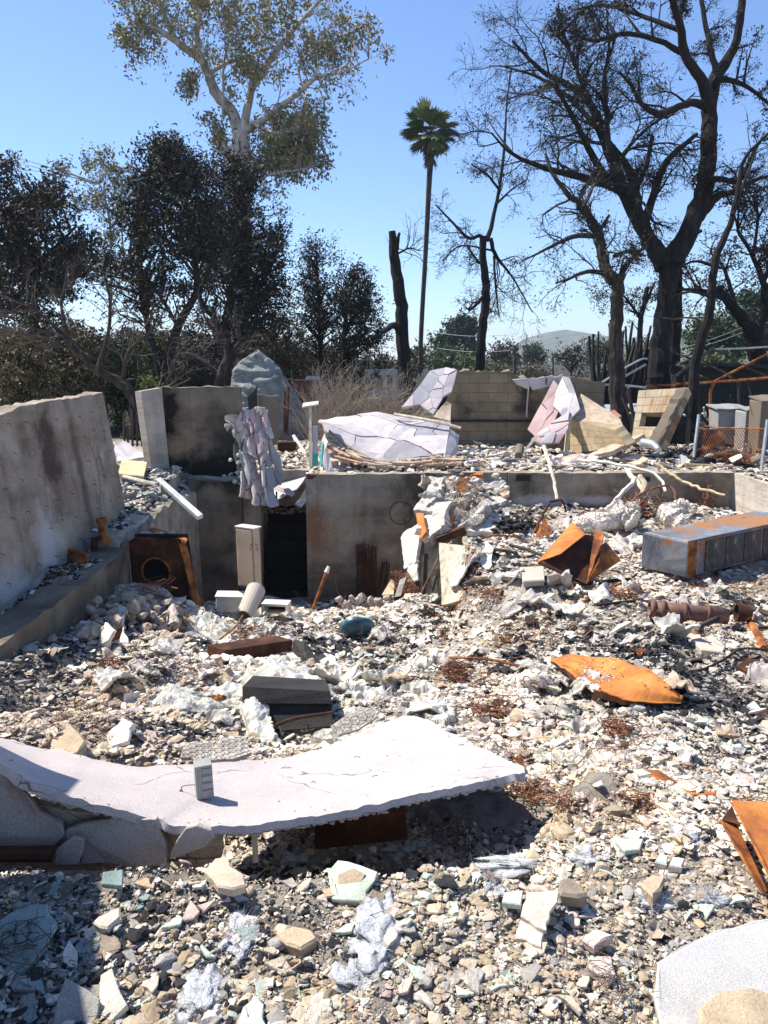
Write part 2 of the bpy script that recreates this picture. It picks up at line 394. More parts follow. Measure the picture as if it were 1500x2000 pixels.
M['conc_s'] = concrete('near_black_concrete', (.17, .145, .12), (.085, .072, .06), (.035, .03, .026), .47, wash=.66)  # darkest copy of the concrete, for the wall end by the furnace
def cmu(name, cols, mortar, soot=.6, bw=.4, bh=.2, splotc=None):
    m, nt, b = newmat(name); v = tcoord(nt, 'uvw'); br = nt.nodes.new('ShaderNodeTexBrick'); nt.links.new(v, br.inputs['Vector'])
    br.inputs['Scale'].default_value = 1; br.inputs['Brick Width'].default_value = bw; br.inputs['Row Height'].default_value = bh
    br.inputs['Mortar Size'].default_value = .008; br.inputs['Mortar Smooth'].default_value = .3; br.inputs['Bias'].default_value = 0
    br.inputs['Color1'].default_value = (*cols[0], 1); br.inputs['Color2'].default_value = (*cols[1], 1); br.inputs['Mortar'].default_value = (*mortar, 1)
    c = br.outputs['Color']; f = noise(nt, v, 1.5, 8, .65); c = mix(nt, 1.0, c, ramp(nt, f, [(.3, (.6, .56, .5)), (.7, (1.2, 1.18, 1.1))]).outputs[0], 'MULTIPLY')
    so = noise(nt, tcoord(nt, 'uvw', (1, .8, 1), (2.1, 5.2, 0)), 1.1, 6, .6); c = mix(nt, ramp(nt, so, [(soot, (0, 0, 0)), (soot+.15, (.9,)*3)]).outputs[0], c, (.045, .036, .028))
    if splotc:
        st = noise(nt, tcoord(nt, 'uvw', (4.5, .6, 1), (7, 1, 0)), 1.0, 4, .6); c = mix(nt, ramp(nt, st, [(.58, (0, 0, 0)), (.7, (.85,)*3)]).outputs[0], c, splotc)
    fn = noise(nt, v, 60, 3, .7); c = mix(nt, 1.0, c, ramp(nt, fn, [(.3, (.8,)*3), (.7, (1.15,)*3)]).outputs[0], 'MULTIPLY')
    nt.links.new(c, b.inputs['Base Color']); b.inputs['Roughness'].default_value = .95; b.inputs['Specular IOR Level'].default_value = .15
    inv = N(nt, 'ShaderNodeMath', operation='SUBTRACT'); inv.inputs[0].default_value = 1; nt.links.new(br.outputs['Fac'], inv.inputs[1])
    p = addbump(nt, b, inv.outputs[0], .8, .012); addbump(nt, b, noise(nt, v, 50, 6, .75), .5, .006, p); return m
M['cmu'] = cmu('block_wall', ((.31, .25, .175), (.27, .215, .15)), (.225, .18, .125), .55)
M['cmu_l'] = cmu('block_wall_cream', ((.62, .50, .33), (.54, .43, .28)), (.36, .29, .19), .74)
M['cmu_t'] = cmu('block_wall_stained', ((.55, .47, .35), (.48, .40, .29)), (.25, .2, .14), .72, splotc=(.36, .15, .05))
rust = [(.25, (.035, .014, .008)), (.42, (.13, .04, .015)), (.55, (.36, .12, .025)), (.72, (.55, .22, .05))]
M['rust'] = pmat('rusted_steel', rust, 5, .8, .5, 60, .004, spec=.3, fine=(90, .25))
M['rust_o'] = pmat('bright_orange_rust', [(.25, (.13, .04, .015)), (.42, (.38, .125, .03)), (.58, (.56, .21, .045)), (.78, (.52, .30, .13))], 3.2, .75, .35, 70, .003, fine=(120, .2), splot=[(6, .66, .06, (.12, .045, .02))])
M['rust_d'] = pmat('dark_burnt_rust', [(.3, (.018, .009, .006)), (.5, (.06, .022, .01)), (.68, (.17, .06, .02)), (.85, (.3, .12, .04))], 4, .8, .5, 50, .005)
M['wire'] = pmat('rusty_wire', [(.3, (.09, .035, .018)), (.5, (.20, .08, .04)), (.7, (.36, .17, .09))], 9, .8, 0)
M['wire_d'] = pmat('dark_wire', [(.3, (.03, .022, .018)), (.7, (.12, .08, .06))], 9, .7, 0)
M['steel'] = pmat('burnt_blue_steel', [(.25, (.03, .032, .04)), (.42, (.10, .11, .135)), (.6, (.26, .275, .29)), (.8, (.42, .42, .42))], 2.2, .5, .3, 50, .003, metal=.35, splot=[(1.9, .53, .08, (.30, .12, .06)), (3.4, .58, .08, (.42, .15, .04)), (5, .64, .05, (.03, .025, .025))], dist=.6, fine=(60, .18))
M['steel_l'] = pmat('galvanised_steel', [(.3, (.28, .3, .31)), (.7, (.55, .56, .56))], 6, .45, .2, 60, .002, metal=.5)
M['steel_d'] = pmat('shade_blue_steel', [(.25, (.012, .012, .015)), (.45, (.04, .042, .052)), (.62, (.12, .12, .125)), (.8, (.30, .29, .28))], 2.6, .55, .4, 40, .004, metal=.25, splot=[(3.4, .60, .06, (.20, .07, .03)), (6, .66, .03, (.4, .37, .33))], dist=.8, fine=(60, .2))  # darker steel copy, paints the shade on the drawer fronts
M['steel_t'] = pmat('rust_blotched_steel_top', [(.25, (.10, .11, .13)), (.5, (.27, .29, .31)), (.75, (.46, .46, .46))], 2.0, .45, .3, 50, .003, metal=.35, splot=[(1.5, .46, .10, (.48, .22, .08)), (3.0, .58, .06, (.52, .17, .03)), (9, .64, .05, (.16, .07, .04))], dist=.8, fine=(60, .2))
M['stucco'] = pmat('pink_white_stucco', [(.3, (.42, .375, .365)), (.5, (.51, .455, .435)), (.7, (.57, .50, .465))], 1.6, .95, .9, 150, .005, splot=[(2.2, .56, .12, (.57, .45, .42)), (1.2, .58, .12, (.47, .44, .46)), (19, .70, .03, (.3, .27, .26))], fine=(170, .22))
M['stucco_e'] = pmat('stucco_broken_edge', [(.3, (.36, .30, .25)), (.7, (.58, .50, .43))], 12, .95, .9, 60, .01)
M['stucco_g'] = pmat('lavender_stucco', [(.3, (.40, .36, .365)), (.5, (.50, .45, .455)), (.7, (.58, .51, .50))], 2, .95, .5, 90, .006, coord='World', splot=[(1.6, .56, .1, (.42, .39, .42))], fine=(60, .1))
M['rust_m'] = pmat('mauve_brown_rust', [(.3, (.07, .035, .028)), (.5, (.17, .085, .065)), (.7, (.30, .16, .12))], 6, .7, .4, 60, .004, fine=(90, .2), splot=[(5, .64, .06, (.30, .27, .24))])
M['stucco_gc'] = pmat('lavender_stucco_cells', [(.3, (.72,)*3), (.7, (1.08,)*3)], 2.5, .95, .5, 90, .006, coord='World', attr=True, fine=(60, .1))
M['stucco_pk'] = pmat('rose_stucco', [(.3, (.48, .33, .32)), (.5, (.60, .44, .42)), (.7, (.70, .58, .55))], 1.2, .95, .5, 90, .006, coord='World', splot=[(2.3, .55, .1, (.66, .58, .56))], fine=(60, .1))
M['stucco_s'] = pmat('grey_stucco_wall', [(.3, (.36, .31, .28)), (.5, (.47, .41, .37)), (.7, (.56, .50, .47))], 4, .95, .8, 80, .01, coord='World', splot=[(3, .6, .1, (.42, .28, .24))], fine=(120, .2))
M['peach'] = pmat('peach_plaster', [(.3, (.55, .38, .25)), (.6, (.68, .48, .32))], 4, .95, .4, 60, .006)
M['yellow'] = pmat('yellow_burnt_plaster', [(.3, (.50, .38, .20)), (.6, (.68, .55, .32))], 5, .95, .4, 60, .006)
M['cream'] = pmat('cream_plaster', [(.3, (.55, .50, .42)), (.6, (.72, .67, .58))], 5, .95, .5, 50, .006)
M['crumb'] = pmat('crumbly_plaster', [(.28, (.26, .22, .18)), (.45, (.5, .45, .39)), (.62, (.70, .65, .58))], 7, .98, 1.0, 26, .03, fine=(70, .2))
M['crumb_t'] = pmat('crumbly_tan_stucco', [(.3, (.30, .22, .15)), (.5, (.48, .37, .27)), (.7, (.58, .48, .37))], 6, .98, 1.0, 40, .015, fine=(90, .25))
M['teal'] = pmat('teal_paint', [(.3, (.02, .30, .30)), (.6, (.05, .42, .40))], 8, .7, .3, 50, .004)
M['white'] = pmat('white_burnt_enamel', [(.3, (.60, .56, .48)), (.6, (.76, .72, .64))], 5, .6, .2, 50, .003, splot=[(6, .66, .05, (.25, .18, .12))])
M['tan_metal'] = pmat('tan_burnt_paint', [(.3, (.42, .31, .21)), (.5, (.56, .44, .32)), (.7, (.66, .54, .42))], 2.2, .8, .25, 60, .003, splot=[(3.4, .58, .06, (.28, .18, .11)), (5, .68, .03, (.1, .05, .03))])
M['gplastic'] = pmat('weathered_grey_plastic', [(.3, (.24, .24, .235)), (.7, (.36, .36, .345))], 14, .6, .15, 90, .002, splot=[(9, .63, .05, (.24, .235, .23))])
M['gdark'] = pmat('dark_plastic', [(.3, (.05, .05, .05)), (.7, (.09, .09, .09))], 20, .6, .1)
M['blk'] = pmat('charred_black', [(.3, (.012, .011, .011)), (.7, (.04, .036, .034))], 6, .75, .6, 40, .01)
M['charwood'] = pmat('charred_wood', [(.3, (.02, .017, .015)), (.55, (.07, .055, .045)), (.75, (.16, .11, .08))], 5, .85, .8, 30, .01, stretch=(1, 1, .3))
M['greywood'] = pmat('pale_split_wood', [(.3, (.34, .27, .18)), (.48, (.60, .53, .40)), (.7, (.76, .70, .57))], 4, .9, .8, 30, .01, stretch=(5, 5, .5))
M['stone'] = pmat('attr_stone', [(.3, (.72,)*3), (.7, (1.12,)*3)], 24, .95, .8, 110, .006, attr=True, coord='World')
M['leafy'] = pmat('attr_leaf', [(.3, (.7,)*3), (.7, (1.2,)*3)], 3, .65, 0, attr=True, coord='World')
M['bark_c'] = pmat('charred_bark', [(.3, (.006, .0055, .006)), (.5, (.016, .013, .013)), (.72, (.045, .035, .03))], 3, .9, 1.0, 14, .05, stretch=(2.5, 2.5, .5), coord='World')
M['bark_b'] = pmat('brown_burnt_bark', [(.3, (.014, .011, .010)), (.5, (.045, .034, .027)), (.75, (.14, .105, .08))], 3, .9, .8, 14, .04, stretch=(3, 3, .6), coord='World')
M['bark_e'] = pmat('pale_gum_bark', [(.3, (.16, .125, .10)), (.48, (.42, .36, .30)), (.7, (.60, .53, .46))], 1.6, .8, .4, 10, .03, stretch=(2, 2, .5), coord='World', splot=[(1.0, .60, .08, (.11, .085, .07))])
M['twig'] = pmat('grey_brown_twigs', [(.3, (.04, .032, .026)), (.7, (.15, .115, .09))], 3, .9, 0, coord='World')
M['twig_p'] = pmat('pale_dry_twigs', [(.3, (.24, .19, .14)), (.7, (.46, .38, .29))], 3, .9, 0, coord='World')
M['twig_k'] = pmat('black_twigs', [(.3, (.010, .009, .010)), (.7, (.03, .025, .024))], 3, .9, 0, coord='World')
def slabfix(m):
    nt = m.node_tree; b = [n for n in nt.nodes if n.type == 'BSDF_PRINCIPLED'][0]; src = b.inputs['Base Color'].links[0].from_socket; v = tcoord(nt, 'Object')
    dv = nt.nodes.new('ShaderNodeVectorMath'); dv.operation = 'ADD'; nz = nt.nodes.new('ShaderNodeTexNoise'); nz.inputs['Scale'].default_value = 5; nt.links.new(v, nz.inputs['Vector']); sc = nt.nodes.new('ShaderNodeVectorMath'); sc.operation = 'SCALE'; sc.inputs['Scale'].default_value = .22
    nt.links.new(nz.outputs['Color'], sc.inputs[0]); nt.links.new(v, dv.inputs[0]); nt.links.new(sc.outputs[0], dv.inputs[1])
    vo = nt.nodes.new('ShaderNodeTexVoronoi'); vo.feature = 'DISTANCE_TO_EDGE'; vo.inputs['Scale'].default_value = 1.9; nt.links.new(dv.outputs[0], vo.inputs['Vector'])
    ln = ramp(nt, vo.outputs['Distance'], [(0, (1,)*3), (.0035, (.8,)*3), (.007, (0,)*3)]).outputs[0]; mk = ramp(nt, noise(nt, tcoord(nt, 'Object', (1, 1, 1), (3, 3, 0)), 2.2, 3, .5), [(.50, (0,)*3), (.58, (1,)*3)]).outputs[0]
    mm = mix(nt, 1.0, ln, mk, 'MULTIPLY'); c = mix(nt, mm, src, (.16, .13, .12))
    so = ramp(nt, noise(nt, tcoord(nt, 'Object', (1.6, .8, 1), (7, 1, 0)), 2.6, 6, .65), [(.56, (0,)*3), (.74, (.55,)*3)]).outputs[0]; c = mix(nt, so, c, (.30, .27, .255)); nt.links.new(c, b.inputs['Base Color'])
slabfix(M['stucco'])
def film():
    m, nt, b = newmat('melted_plastic_film'); v = tcoord(nt, 'Object'); f = noise(nt, v, 6, 5, .6)
    c = ramp(nt, f, [(.3, (.55, .50, .36)), (.5, (.74, .72, .64)), (.7, (.80, .80, .77))]).outputs[0]; nt.links.new(c, b.inputs['Base Color'])
    b.inputs['Roughness'].default_value = .28; b.inputs['Specular IOR Level'].default_value = .5
    t = nt.nodes.new('ShaderNodeBsdfTranslucent'); nt.links.new(c, t.inputs[0]); tr = nt.nodes.new('ShaderNodeBsdfTransparent'); tr.inputs[0].default_value = (.9, .9, .88, 1)
    a = nt.nodes.new('ShaderNodeMixShader'); a.inputs[0].default_value = .3; nt.links.new(b.outputs[0], a.inputs[1]); nt.links.new(t.outputs[0], a.inputs[2])
    z = nt.nodes.new('ShaderNodeMixShader'); z.inputs[0].default_value = .05; nt.links.new(a.outputs[0], z.inputs[1]); nt.links.new(tr.outputs[0], z.inputs[2])
    nt.links.new(z.outputs[0], [n for n in nt.nodes if n.type == 'OUTPUT_MATERIAL'][0].inputs[0])
    addbump(nt, b, noise(nt, v, 22, 4, .5, 1.5), .7, .02); return m
M['film'] = film()
M['fluff'] = pmat('fibreglass_fluff', [(.3, (.50, .52, .55)), (.5, (.72, .73, .75)), (.7, (.82, .82, .82))], 14, .9, 1.0, 34, .03, coord='World', stretch=(1, 1, 3), dist=2.5)
# ================================================================== GROUND
def gauss(x, y, cx, cy, r, h, ry=None): return h*np.exp(-((x-cx)/r)**2-((y-cy)/(ry or r))**2)
def G(x, y, detail=True):
    x = np.asarray(x, float); y = np.asarray(y, float)
    zr = np.interp(y, [0, 2.5, 3.3, 5, 7, 8.5, 12, 12.3], [0, -.04, -.2, -.5, -.74, -.8, -.75, -.75])
    zl = np.interp(y, [0, 2.28, 2.42, 3.2, 4.0, 5.5, 8.4, 11, 12.3], [0, 0, -.38, -.5, -.52, -.82, -1.5, -2.05, -2.2])
    xb = np.interp(y, [2, 2.7, 3.6, 5, 8, 9.2, 12], [.5, .52, 1.1, 1.3, 1.0, .95, 1.0]); w = np.interp(y, [2.3, 3, 5, 8, 9, 12], [.35, .4, 1.8, .9, .3, .3])
    s = sstep((x-xb)/w+.5); z = zl*(1-s)+zr*s
    z = z+gauss(x, y, -1.75, 3.75, .8, .28, .5)+gauss(x, y, -2.35, 8.1, .7, .42)+gauss(x, y, -.2, 8.8, 1.1, .18)+gauss(x, y, 0.45, 9.6, .6, .35)+gauss(x, y, -1.5, 6.0, .9, .14)
    z = z+gauss(x, y, 3.1, 10.8, 1.4, .16)+gauss(x, y, 1.45, 11.35, .55, .5, .7)+gauss(x, y, 4.6, 11.2, .7, .22)+gauss(x, y, 2.0, 7.6, .7, .12)+gauss(x, y, -2.1, 6.7, .5, .2)+.30*np.exp(-((x+2.8)/.38)**2)*sstep((y-4.2)/.8)*sstep((9.2-y)/1.2)+gauss(x, y, .95, 3.1, .35, .12)+gauss(x, y, 1.15, 4.6, .6, .08)+gauss(x, y, -.6, 4.55, .42, -.13, .3)+gauss(x, y, -1.9, 5.6, .5, .12)+gauss(x, y, -1.0, 7.4, .5, .14)
    z = np.where((x < -2.95) & (y > 4), np.where(x < -3.34, -.45, -.45), z)
    z = np.where((x < -2.95) & (y > 8.4), -.33+np.clip((y-9.5)*.10, 0, .25)*(x < -3.2), z)
    yard = -.16-.0*y+gauss(x, y, 2.2, 14, 1.5, .08)
    back = (y > 12.15); slot = (x > -2.05) & (x < -1.25) & (y < 13.0)
    z = np.where(back & ~slot, yard, z); z = np.where((y > 12.3) & slot, -2.9, z)
    z = np.where((x > 5.55) & (y > 8), -.14, z)
    z = np.where(y > 16, yard-np.clip((y-16)*.02, 0, .5)-np.clip((y-28)*.1, 0, 1.6), z)
    if detail:
        amp = np.where(y < 12.2, .10, .05); amp = np.where(y < 2.4, .045, amp); amp = np.where(y > 16.5, .03, amp)
        z = z+amp*fbm(x*1.6+3, y*1.6+9, 5)*1.6+np.where(y < 12.2, .05, .015)*fbm(x*5+1, y*5, 5)*1.2+np.where(y < 12.2, .03, .0)*np.abs(fbm(x*11, y*11, 3))
    return z
def axis(lo, hi, st, far):
    a = list(np.arange(lo, hi, st)); s = st
    while a[-1] < far: s *= 1.22; a.append(a[-1]+s)
    s = st; b = [lo]
    while b[-1] > -far: s *= 1.22; b.append(b[-1]-s)
    return np.array(b[:0:-1]+a)
xs = axis(-4.6, 6.4, .036, 3200); ys = axis(.6, 16.6, .036, 3200); ys = ys[ys > -60]
X, Y = np.meshgrid(xs, ys, indexing='ij'); Z = G(X, Y)
I = np.arange(X.size).reshape(X.shape)
g = Geo(); g.add(np.stack([X, Y, Z], -1).reshape(-1, 3), np.stack([I[:-1, :-1], I[1:, :-1], I[1:, 1:], I[:-1, 1:]], -1).reshape(-1, 4))
m, nt, b = newmat('ash_and_dirt_ground'); v = tcoord(nt, 'World')
c = ramp(nt, noise(nt, v, 2.2, 10, .7), [(.30, (.14, .125, .105)), (.43, (.33, .285, .23)), (.55, (.47, .41, .34)), (.7, (.64, .58, .50))]).outputs[0]
c = mix(nt, ramp(nt, noise(nt, tcoord(nt, 'World', (1, 1, 1), (5, 2, 0)), 1.4, 7, .7), [(.55, (0, 0, 0)), (.68, (.85,)*3)]).outputs[0], c, (.12, .11, .105))
sx = nt.nodes.new('ShaderNodeSeparateXYZ'); nt.links.new(v, sx.inputs[0]); far = nt.nodes.new('ShaderNodeMapRange')
far.inputs[1].default_value = 17; far.inputs[2].default_value = 20; nt.links.new(sx.outputs[1], far.inputs[0])
gr = ramp(nt, noise(nt, v, .35, 8, .7), [(.35, (.02, .018, .012)), (.5, (.045, .042, .022)), (.65, (.085, .07, .05))]).outputs[0]
c = mix(nt, far.outputs[0], c, gr); nt.links.new(c, b.inputs['Base Color']); b.inputs['Roughness'].default_value = .97; b.inputs['Specular IOR Level'].default_value = .1
p = addbump(nt, b, noise(nt, v, 28, 8, .8), 1.0, .03); addbump(nt, b, noise(nt, v, 120, 4, .7), .7, .008, p)
link('ground', g, m, kind='structure', origin=np.zeros(3), smooth=False)

# ================================================================== CONCRETE WALLS
def wall(name, p0, p1, z0, z1a, z1b, thick, mat, label, cat='wall', lean=0.0, jag=0.0, parent=None, zfun=None, chip=.006, cell=.1, group=None):
    """wall whose visible face runs p0->p1 (plan); thickness goes away from the camera side (left normal of p0->p1)"""
    p0, p1 = np.array(p0, float), np.array(p1, float); L = np.linalg.norm(p1-p0); d = (p1-p0)/L; nrm = np.array([-d[1], d[0]])
    nu = max(3, int(L/cell)); nv = 8; u = np.linspace(0, 1, nu); v = np.linspace(0, 1, nv)
    top = z1a+(z1b-z1a)*u
    if zfun is not None: top = zfun(u)
    if jag: top = top-jag*np.abs(fbm(u*L*3+5.5, u*0+1.7, 4))*2
    top = top+rng.normal(0, chip, nu)
    S = np.zeros((nu, nv, 3)); S[:, :, 0] = (p0[0]+d[0]*L*u)[:, None]; S[:, :, 1] = (p0[1]+d[1]*L*u)[:, None]; S[:, :, 2] = z0+(top-z0)[:, None]*v
    hh = (S[:, :, 2]-z0); S[:, :, 0] += nrm[0]*lean*hh; S[:, :, 1] += nrm[1]*lean*hh
    B = S.copy(); B[:, :, 0] += nrm[0]*thick; B[:, :, 1] += nrm[1]*thick; B[:, -1, 2] += rng.normal(0, chip*2, nu)
    U = np.stack([np.repeat((u*L)[:, None], nv, 1)+p0[0]*.7+p0[1]*.37, S[:, :, 2]], -1); UB = U+np.array([.33, 0])
    M_ = nu*nv; I = np.arange(M_).reshape(nu, nv); q = np.stack([I[:-1, :-1], I[1:, :-1], I[1:, 1:], I[:-1, 1:]], -1).reshape(-1, 4)
    g = Geo(); g.add(np.vstack([S.reshape(-1, 3), B.reshape(-1, 3)]), [q, (q+M_)[:, ::-1]], None, np.vstack([U.reshape(-1, 2), UB.reshape(-1, 2)]))
    for e, fl in ((0, 0), (-1, 1)):                              # ends
        f, k = S[e], B[e]; V = np.vstack([f, k]); i = np.arange(nv-1); Q = np.stack([i, i+1, i+1+nv, i+nv], 1); Q = Q if not fl else Q[:, ::-1]
        g.add(V, Q, None, np.stack([np.r_[np.zeros(nv), np.full(nv, thick)]+S[e, 0, 1]*.5, V[:, 2]], 1))
    f, k = S[:, -1], B[:, -1]; V = np.vstack([f, k]); i = np.arange(nu-1); Q = np.stack([i, i+1, i+1+nu, i+nu], 1)
    g.add(V, Q, None, np.stack([np.r_[u, u]*L, np.r_[np.zeros(nu), np.full(nu, thick)]+3.3], 1))
    return link(name, g, mat, parent, label, cat, group)
wl_ = wall('concrete_wall', (-3.34, 5.6), (-3.34, 9.95), -.75, 1.2, 1.26, .2, M['conc_l'],
    'long scorched concrete wall at the left edge, leaning and full of form ties', lean=.13, zfun=lambda u: np.interp(u, [0, .12, .28, .44, .47, .62, 1], [.2, .75, 1.16, 1.21, 1.235, 1.25, 1.27])-(u < .46)*.02*np.abs(fbm(u*30, u*0)), chip=.006)
ties = Geo
for i in range(6):
    for j in range(10):
        yy = 6.65+j*.34+rng.normal(0, .03); zz = -.28+i*.27+rng.normal(0, .02)
        if zz > 1.1 or rng.random() < .12: continue
        xx = -3.34-.13*(zz+.75)+.002; g = Geo(); rod(g, [(xx-.01, yy, zz), (xx+.035, yy, zz+rng.normal(0, .006)), (xx+.038, yy+rng.normal(0, .01), zz-.02)], .0035, k=4, n=3)
        link('form_tie', g, M['wire_d'], wl_)
# crack strip, crumbly seam
g = Geo()
for k in range(60):
    t = k/60; yy = 9.2+.10*math.sin(t*5)+rng.normal(0, .012); zz = .78-1.15*t; lump(g, (-3.34-.13*(zz+.75)+.006, yy, zz), (.03, rng.uniform(.02, .06), rng.uniform(.03, .06)), 700+k, sub=1)
link('crumbled_seam', g, M['crumb_t'], wl_)
wall('foundation_ledge', (-2.97, 4.3), (-2.95, 8.35), -1.9, -.42, -.38, .34, M['conc_b'], 'low concrete footing ledge under the leaning left wall', lean=-.06, chip=.008)  # sooty concrete here stands in for the wall's shade on the ledge
wall('foundation_stem_wall', (-3.03, 8.66), (-3.10, 11.98), -2.4, -.31, -.29, .22, M['conc_p'], 'low concrete stem wall running back beside the rusty furnace', chip=.01)
wall('foundation_end_wall', (-3.4, 8.42), (-2.96, 8.42), -2.2, -.36, -.34, .22, M['conc_s'], 'short dark wall end between the ledge and the rusty furnace', chip=.012)
wall('basement_wall', (-3.12, 12.0), (-2.27, 12.0), -2.4, -.21, -.21, .2, M['conc_b'], 'sooty basement wall left of the dark stairwell', chip=.008)
wall('stairwell_jamb', (-2.26, 12.12), (-2.0, 12.14), -2.4, -.33, -.36, .5, M['conc_l'], 'narrow brownish concrete jamb at the left of the stairwell opening', chip=.01)
wall('upper_foundation_wall', (-3.58, 12.3), (-2.28, 12.3), -.3, 1.25, 1.26, .16, M['conc_b'], 'tall soot-blackened concrete wall standing behind the furnace, flat topped', chip=.006)
# leaning end slab of the upper wall
g = Geo(); S = bilin(at(300, 947, 11.9), at(334, 947, 12.22), at(316, 757, 12.25), at(275, 764, 11.9))
u, v = np.meshgrid(np.linspace(0, 1, 4), np.linspace(0, 1, 16), indexing='ij'); grid_sheet(g, S(u, v), .14, np.stack([u*.35+8, v*1.5], -1), jag=.03)
link('leaning_concrete_slab', g, M['conc_p'], None, 'narrow tan concrete slab standing at the left end of the tall sooty wall', 'concrete slab')
w2 = wall('retaining_wall', (-1.24, 12.0), (1.95, 12.0), -2.5, -.09, -.06, .2, M['conc'], 'tall concrete basement wall right of the dark stairwell, streaked with rust', chip=.005,
     zfun=lambda u: np.where(u < .055, -.17, -.10+.04*u))
w3 = wall('retaining_wall', (1.96, 11.94), (5.5, 11.94), -1.2, -.06, -.06, .2, M['conc'], 'long low concrete wall behind the wire debris with a pale wash on its left half', chip=.005)
wall('side_foundation_wall', (5.5, 11.94), (5.62, 8.0), -1.3, -.06, -.1, .24, M['conc_p'], 'sunlit low concrete wall turning toward the viewer at the right edge', chip=.008)
# beam pockets: flat black blocks paint the shade of the recesses
for (x0, x1, z0, z1, par) in ((2.08, 2.3, -.19, -.09, w3), (4.1, 4.18, -.2, -.12, w3)):
    g = Geo(); box(g, ((x0+x1)/2, 11.936, (z0+z1)/2), (x1-x0, .02, z1-z0)); link('dark_pocket_block', g, M['blk'], par)
g = Geo(); box(g, (-1.12, 12.1, -.14), (.2, .19, .07)); link('dark_pocket_block', g, M['rust_d'], w2)
# stairwell behind the opening
STAIR_DARK = pmat('stairwell_dark', [(.3, (.004, .004, .004)), (.7, (.012, .011, .010))], 6, .95, .3)  # near-black colour paints the dark of the stairwell
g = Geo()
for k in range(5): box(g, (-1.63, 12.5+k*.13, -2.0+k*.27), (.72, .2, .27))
link('stairs', g, STAIR_DARK, None, 'steps coloured black for the dark of the stairwell', 'stairs')
wall('stairwell_side_wall', (-1.24, 12.2), (-1.27, 13.05), -2.4, -.35, -.35, -.2, M['blk'], 'side wall inside the stairwell, coloured black for its dark', chip=.01)  # black here paints the stairwell's darkness too
# unseen wall added off-frame at the left, shaped to shade the near rubble
wall('unseen_shade_wall', (-1.27, .6), (-2.18, 3.1), -.4, 1.6, 1.6, .16, M['stucco_s'], 'unseen wall added left of view to shade the near rubble', chip=.02)

# ================================================================== BLOCK WALLS AT THE BACK
wall('back_block_wall', (1.05+.2, 16.2), (4.6, 16.2), -.4, 1.40, 1.40, .2, M['cmu'], 'brown scorched block wall at the back between the pink stucco sheets', chip=.012,
     zfun=lambda u: np.interp(u, [0, .1, .12, .43, .46, .6, .8, 1], [1.44, 1.44, 1.45, 1.43, 1.32, 1.30, 1.32, 1.2]))
g = Geo(); box(g, (2.9, 16.17, .42), (3.3, .06, .05)); link('gap_shade_strip', g, M['blk'], bpy.data.objects['back_block_wall'])  # black strip paints the shade of a gap in the blocks
g = Geo(); rod(g, [(3.02, 16.16, 1.28), (2.99, 16.14, .95), (2.98, 16.15, .5)], .018, k=5); link('split_conduit', g, M['greywood'], bpy.data.objects['back_block_wall'])
# cream block wall: runs toward the viewer to the right, lit
def uvsheet(name, corners, w, h, thick, mat, label, cat, jag=.03, nu=14, nv=10, bulge=None, parent=None, off=0):
    S = bilin(*corners, bulge=bulge); u, v = np.meshgrid(np.linspace(0, 1, nu), np.linspace(0, 1, nv), indexing='ij')
    g = Geo(); grid_sheet(g, S(u, v), thick, np.stack([u*w+off, v*h], -1), jag=jag); return link(name, g, mat, parent, label, cat)
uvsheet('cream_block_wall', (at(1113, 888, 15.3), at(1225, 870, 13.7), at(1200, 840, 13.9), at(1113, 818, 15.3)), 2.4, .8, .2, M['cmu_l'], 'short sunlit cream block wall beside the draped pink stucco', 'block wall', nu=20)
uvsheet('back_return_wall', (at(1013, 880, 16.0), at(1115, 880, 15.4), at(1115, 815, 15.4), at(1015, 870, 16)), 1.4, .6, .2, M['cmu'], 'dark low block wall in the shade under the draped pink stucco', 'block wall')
uvsheet('broken_concrete_slope', (at(1108, 818, 15.2), at(1222, 846, 14.2), at(1212, 818, 14.8), at(1135, 768, 15.6)), 1.6, .9, .15, M['crumb_t'], 'broken tan concrete slab sloping down right of the pink stucco', 'concrete slab', jag=.12,
        bulge=lambda u, v: np.stack([0*u, 0*u, .08*fbm(u*6, v*6, 4)], -1)[..., 0, :] if False else 0)
# tilted block wall with a window opening
def tilted_block():
    c = dict(bl=at(1232, 868, 14.8), br=at(1290, 872, 14.2), tr=at(1345, 757, 14.6), tl=at(1247, 762, 15.2))
    par = empty('fallen_block_wall', c['bl'], 'tilted block wall with a dark window opening and rust streaks, fallen on its corner', 'block wall')
    S = bilin(c['bl'], c['br'], c['tr'], c['tl'])
    # frame made of four pieces round the opening
    u0, u1, v0, v1 = .16, .80, .33, .58
    for (a, b_, c_, d_) in ((0, 1, v1, 1), (0, u0, v0, v1), (u1, 1, v0, v1), (0, 1, 0, v0)):
        u, v = np.meshgrid(np.linspace(a, b_, 12), np.linspace(c_, d_, 8), indexing='ij'); g = Geo()
        grid_sheet(g, S(u, v), .2, np.stack([u*1.2, v*1.4], -1), jag=.04); link('block_panel', g, M['cmu_t'], par)
    g = Geo(); P = [at(1345, 757, 14.5), at(1353, 768, 14.9), at(1300, 872, 14.3), at(1283, 872, 14.1)]; plate(g, P, .2, rough=.03)
    link('edge_face', g, M['conc_b'], par)
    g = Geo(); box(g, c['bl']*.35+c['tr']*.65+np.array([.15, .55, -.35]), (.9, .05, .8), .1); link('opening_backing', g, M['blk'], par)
tilted_block()
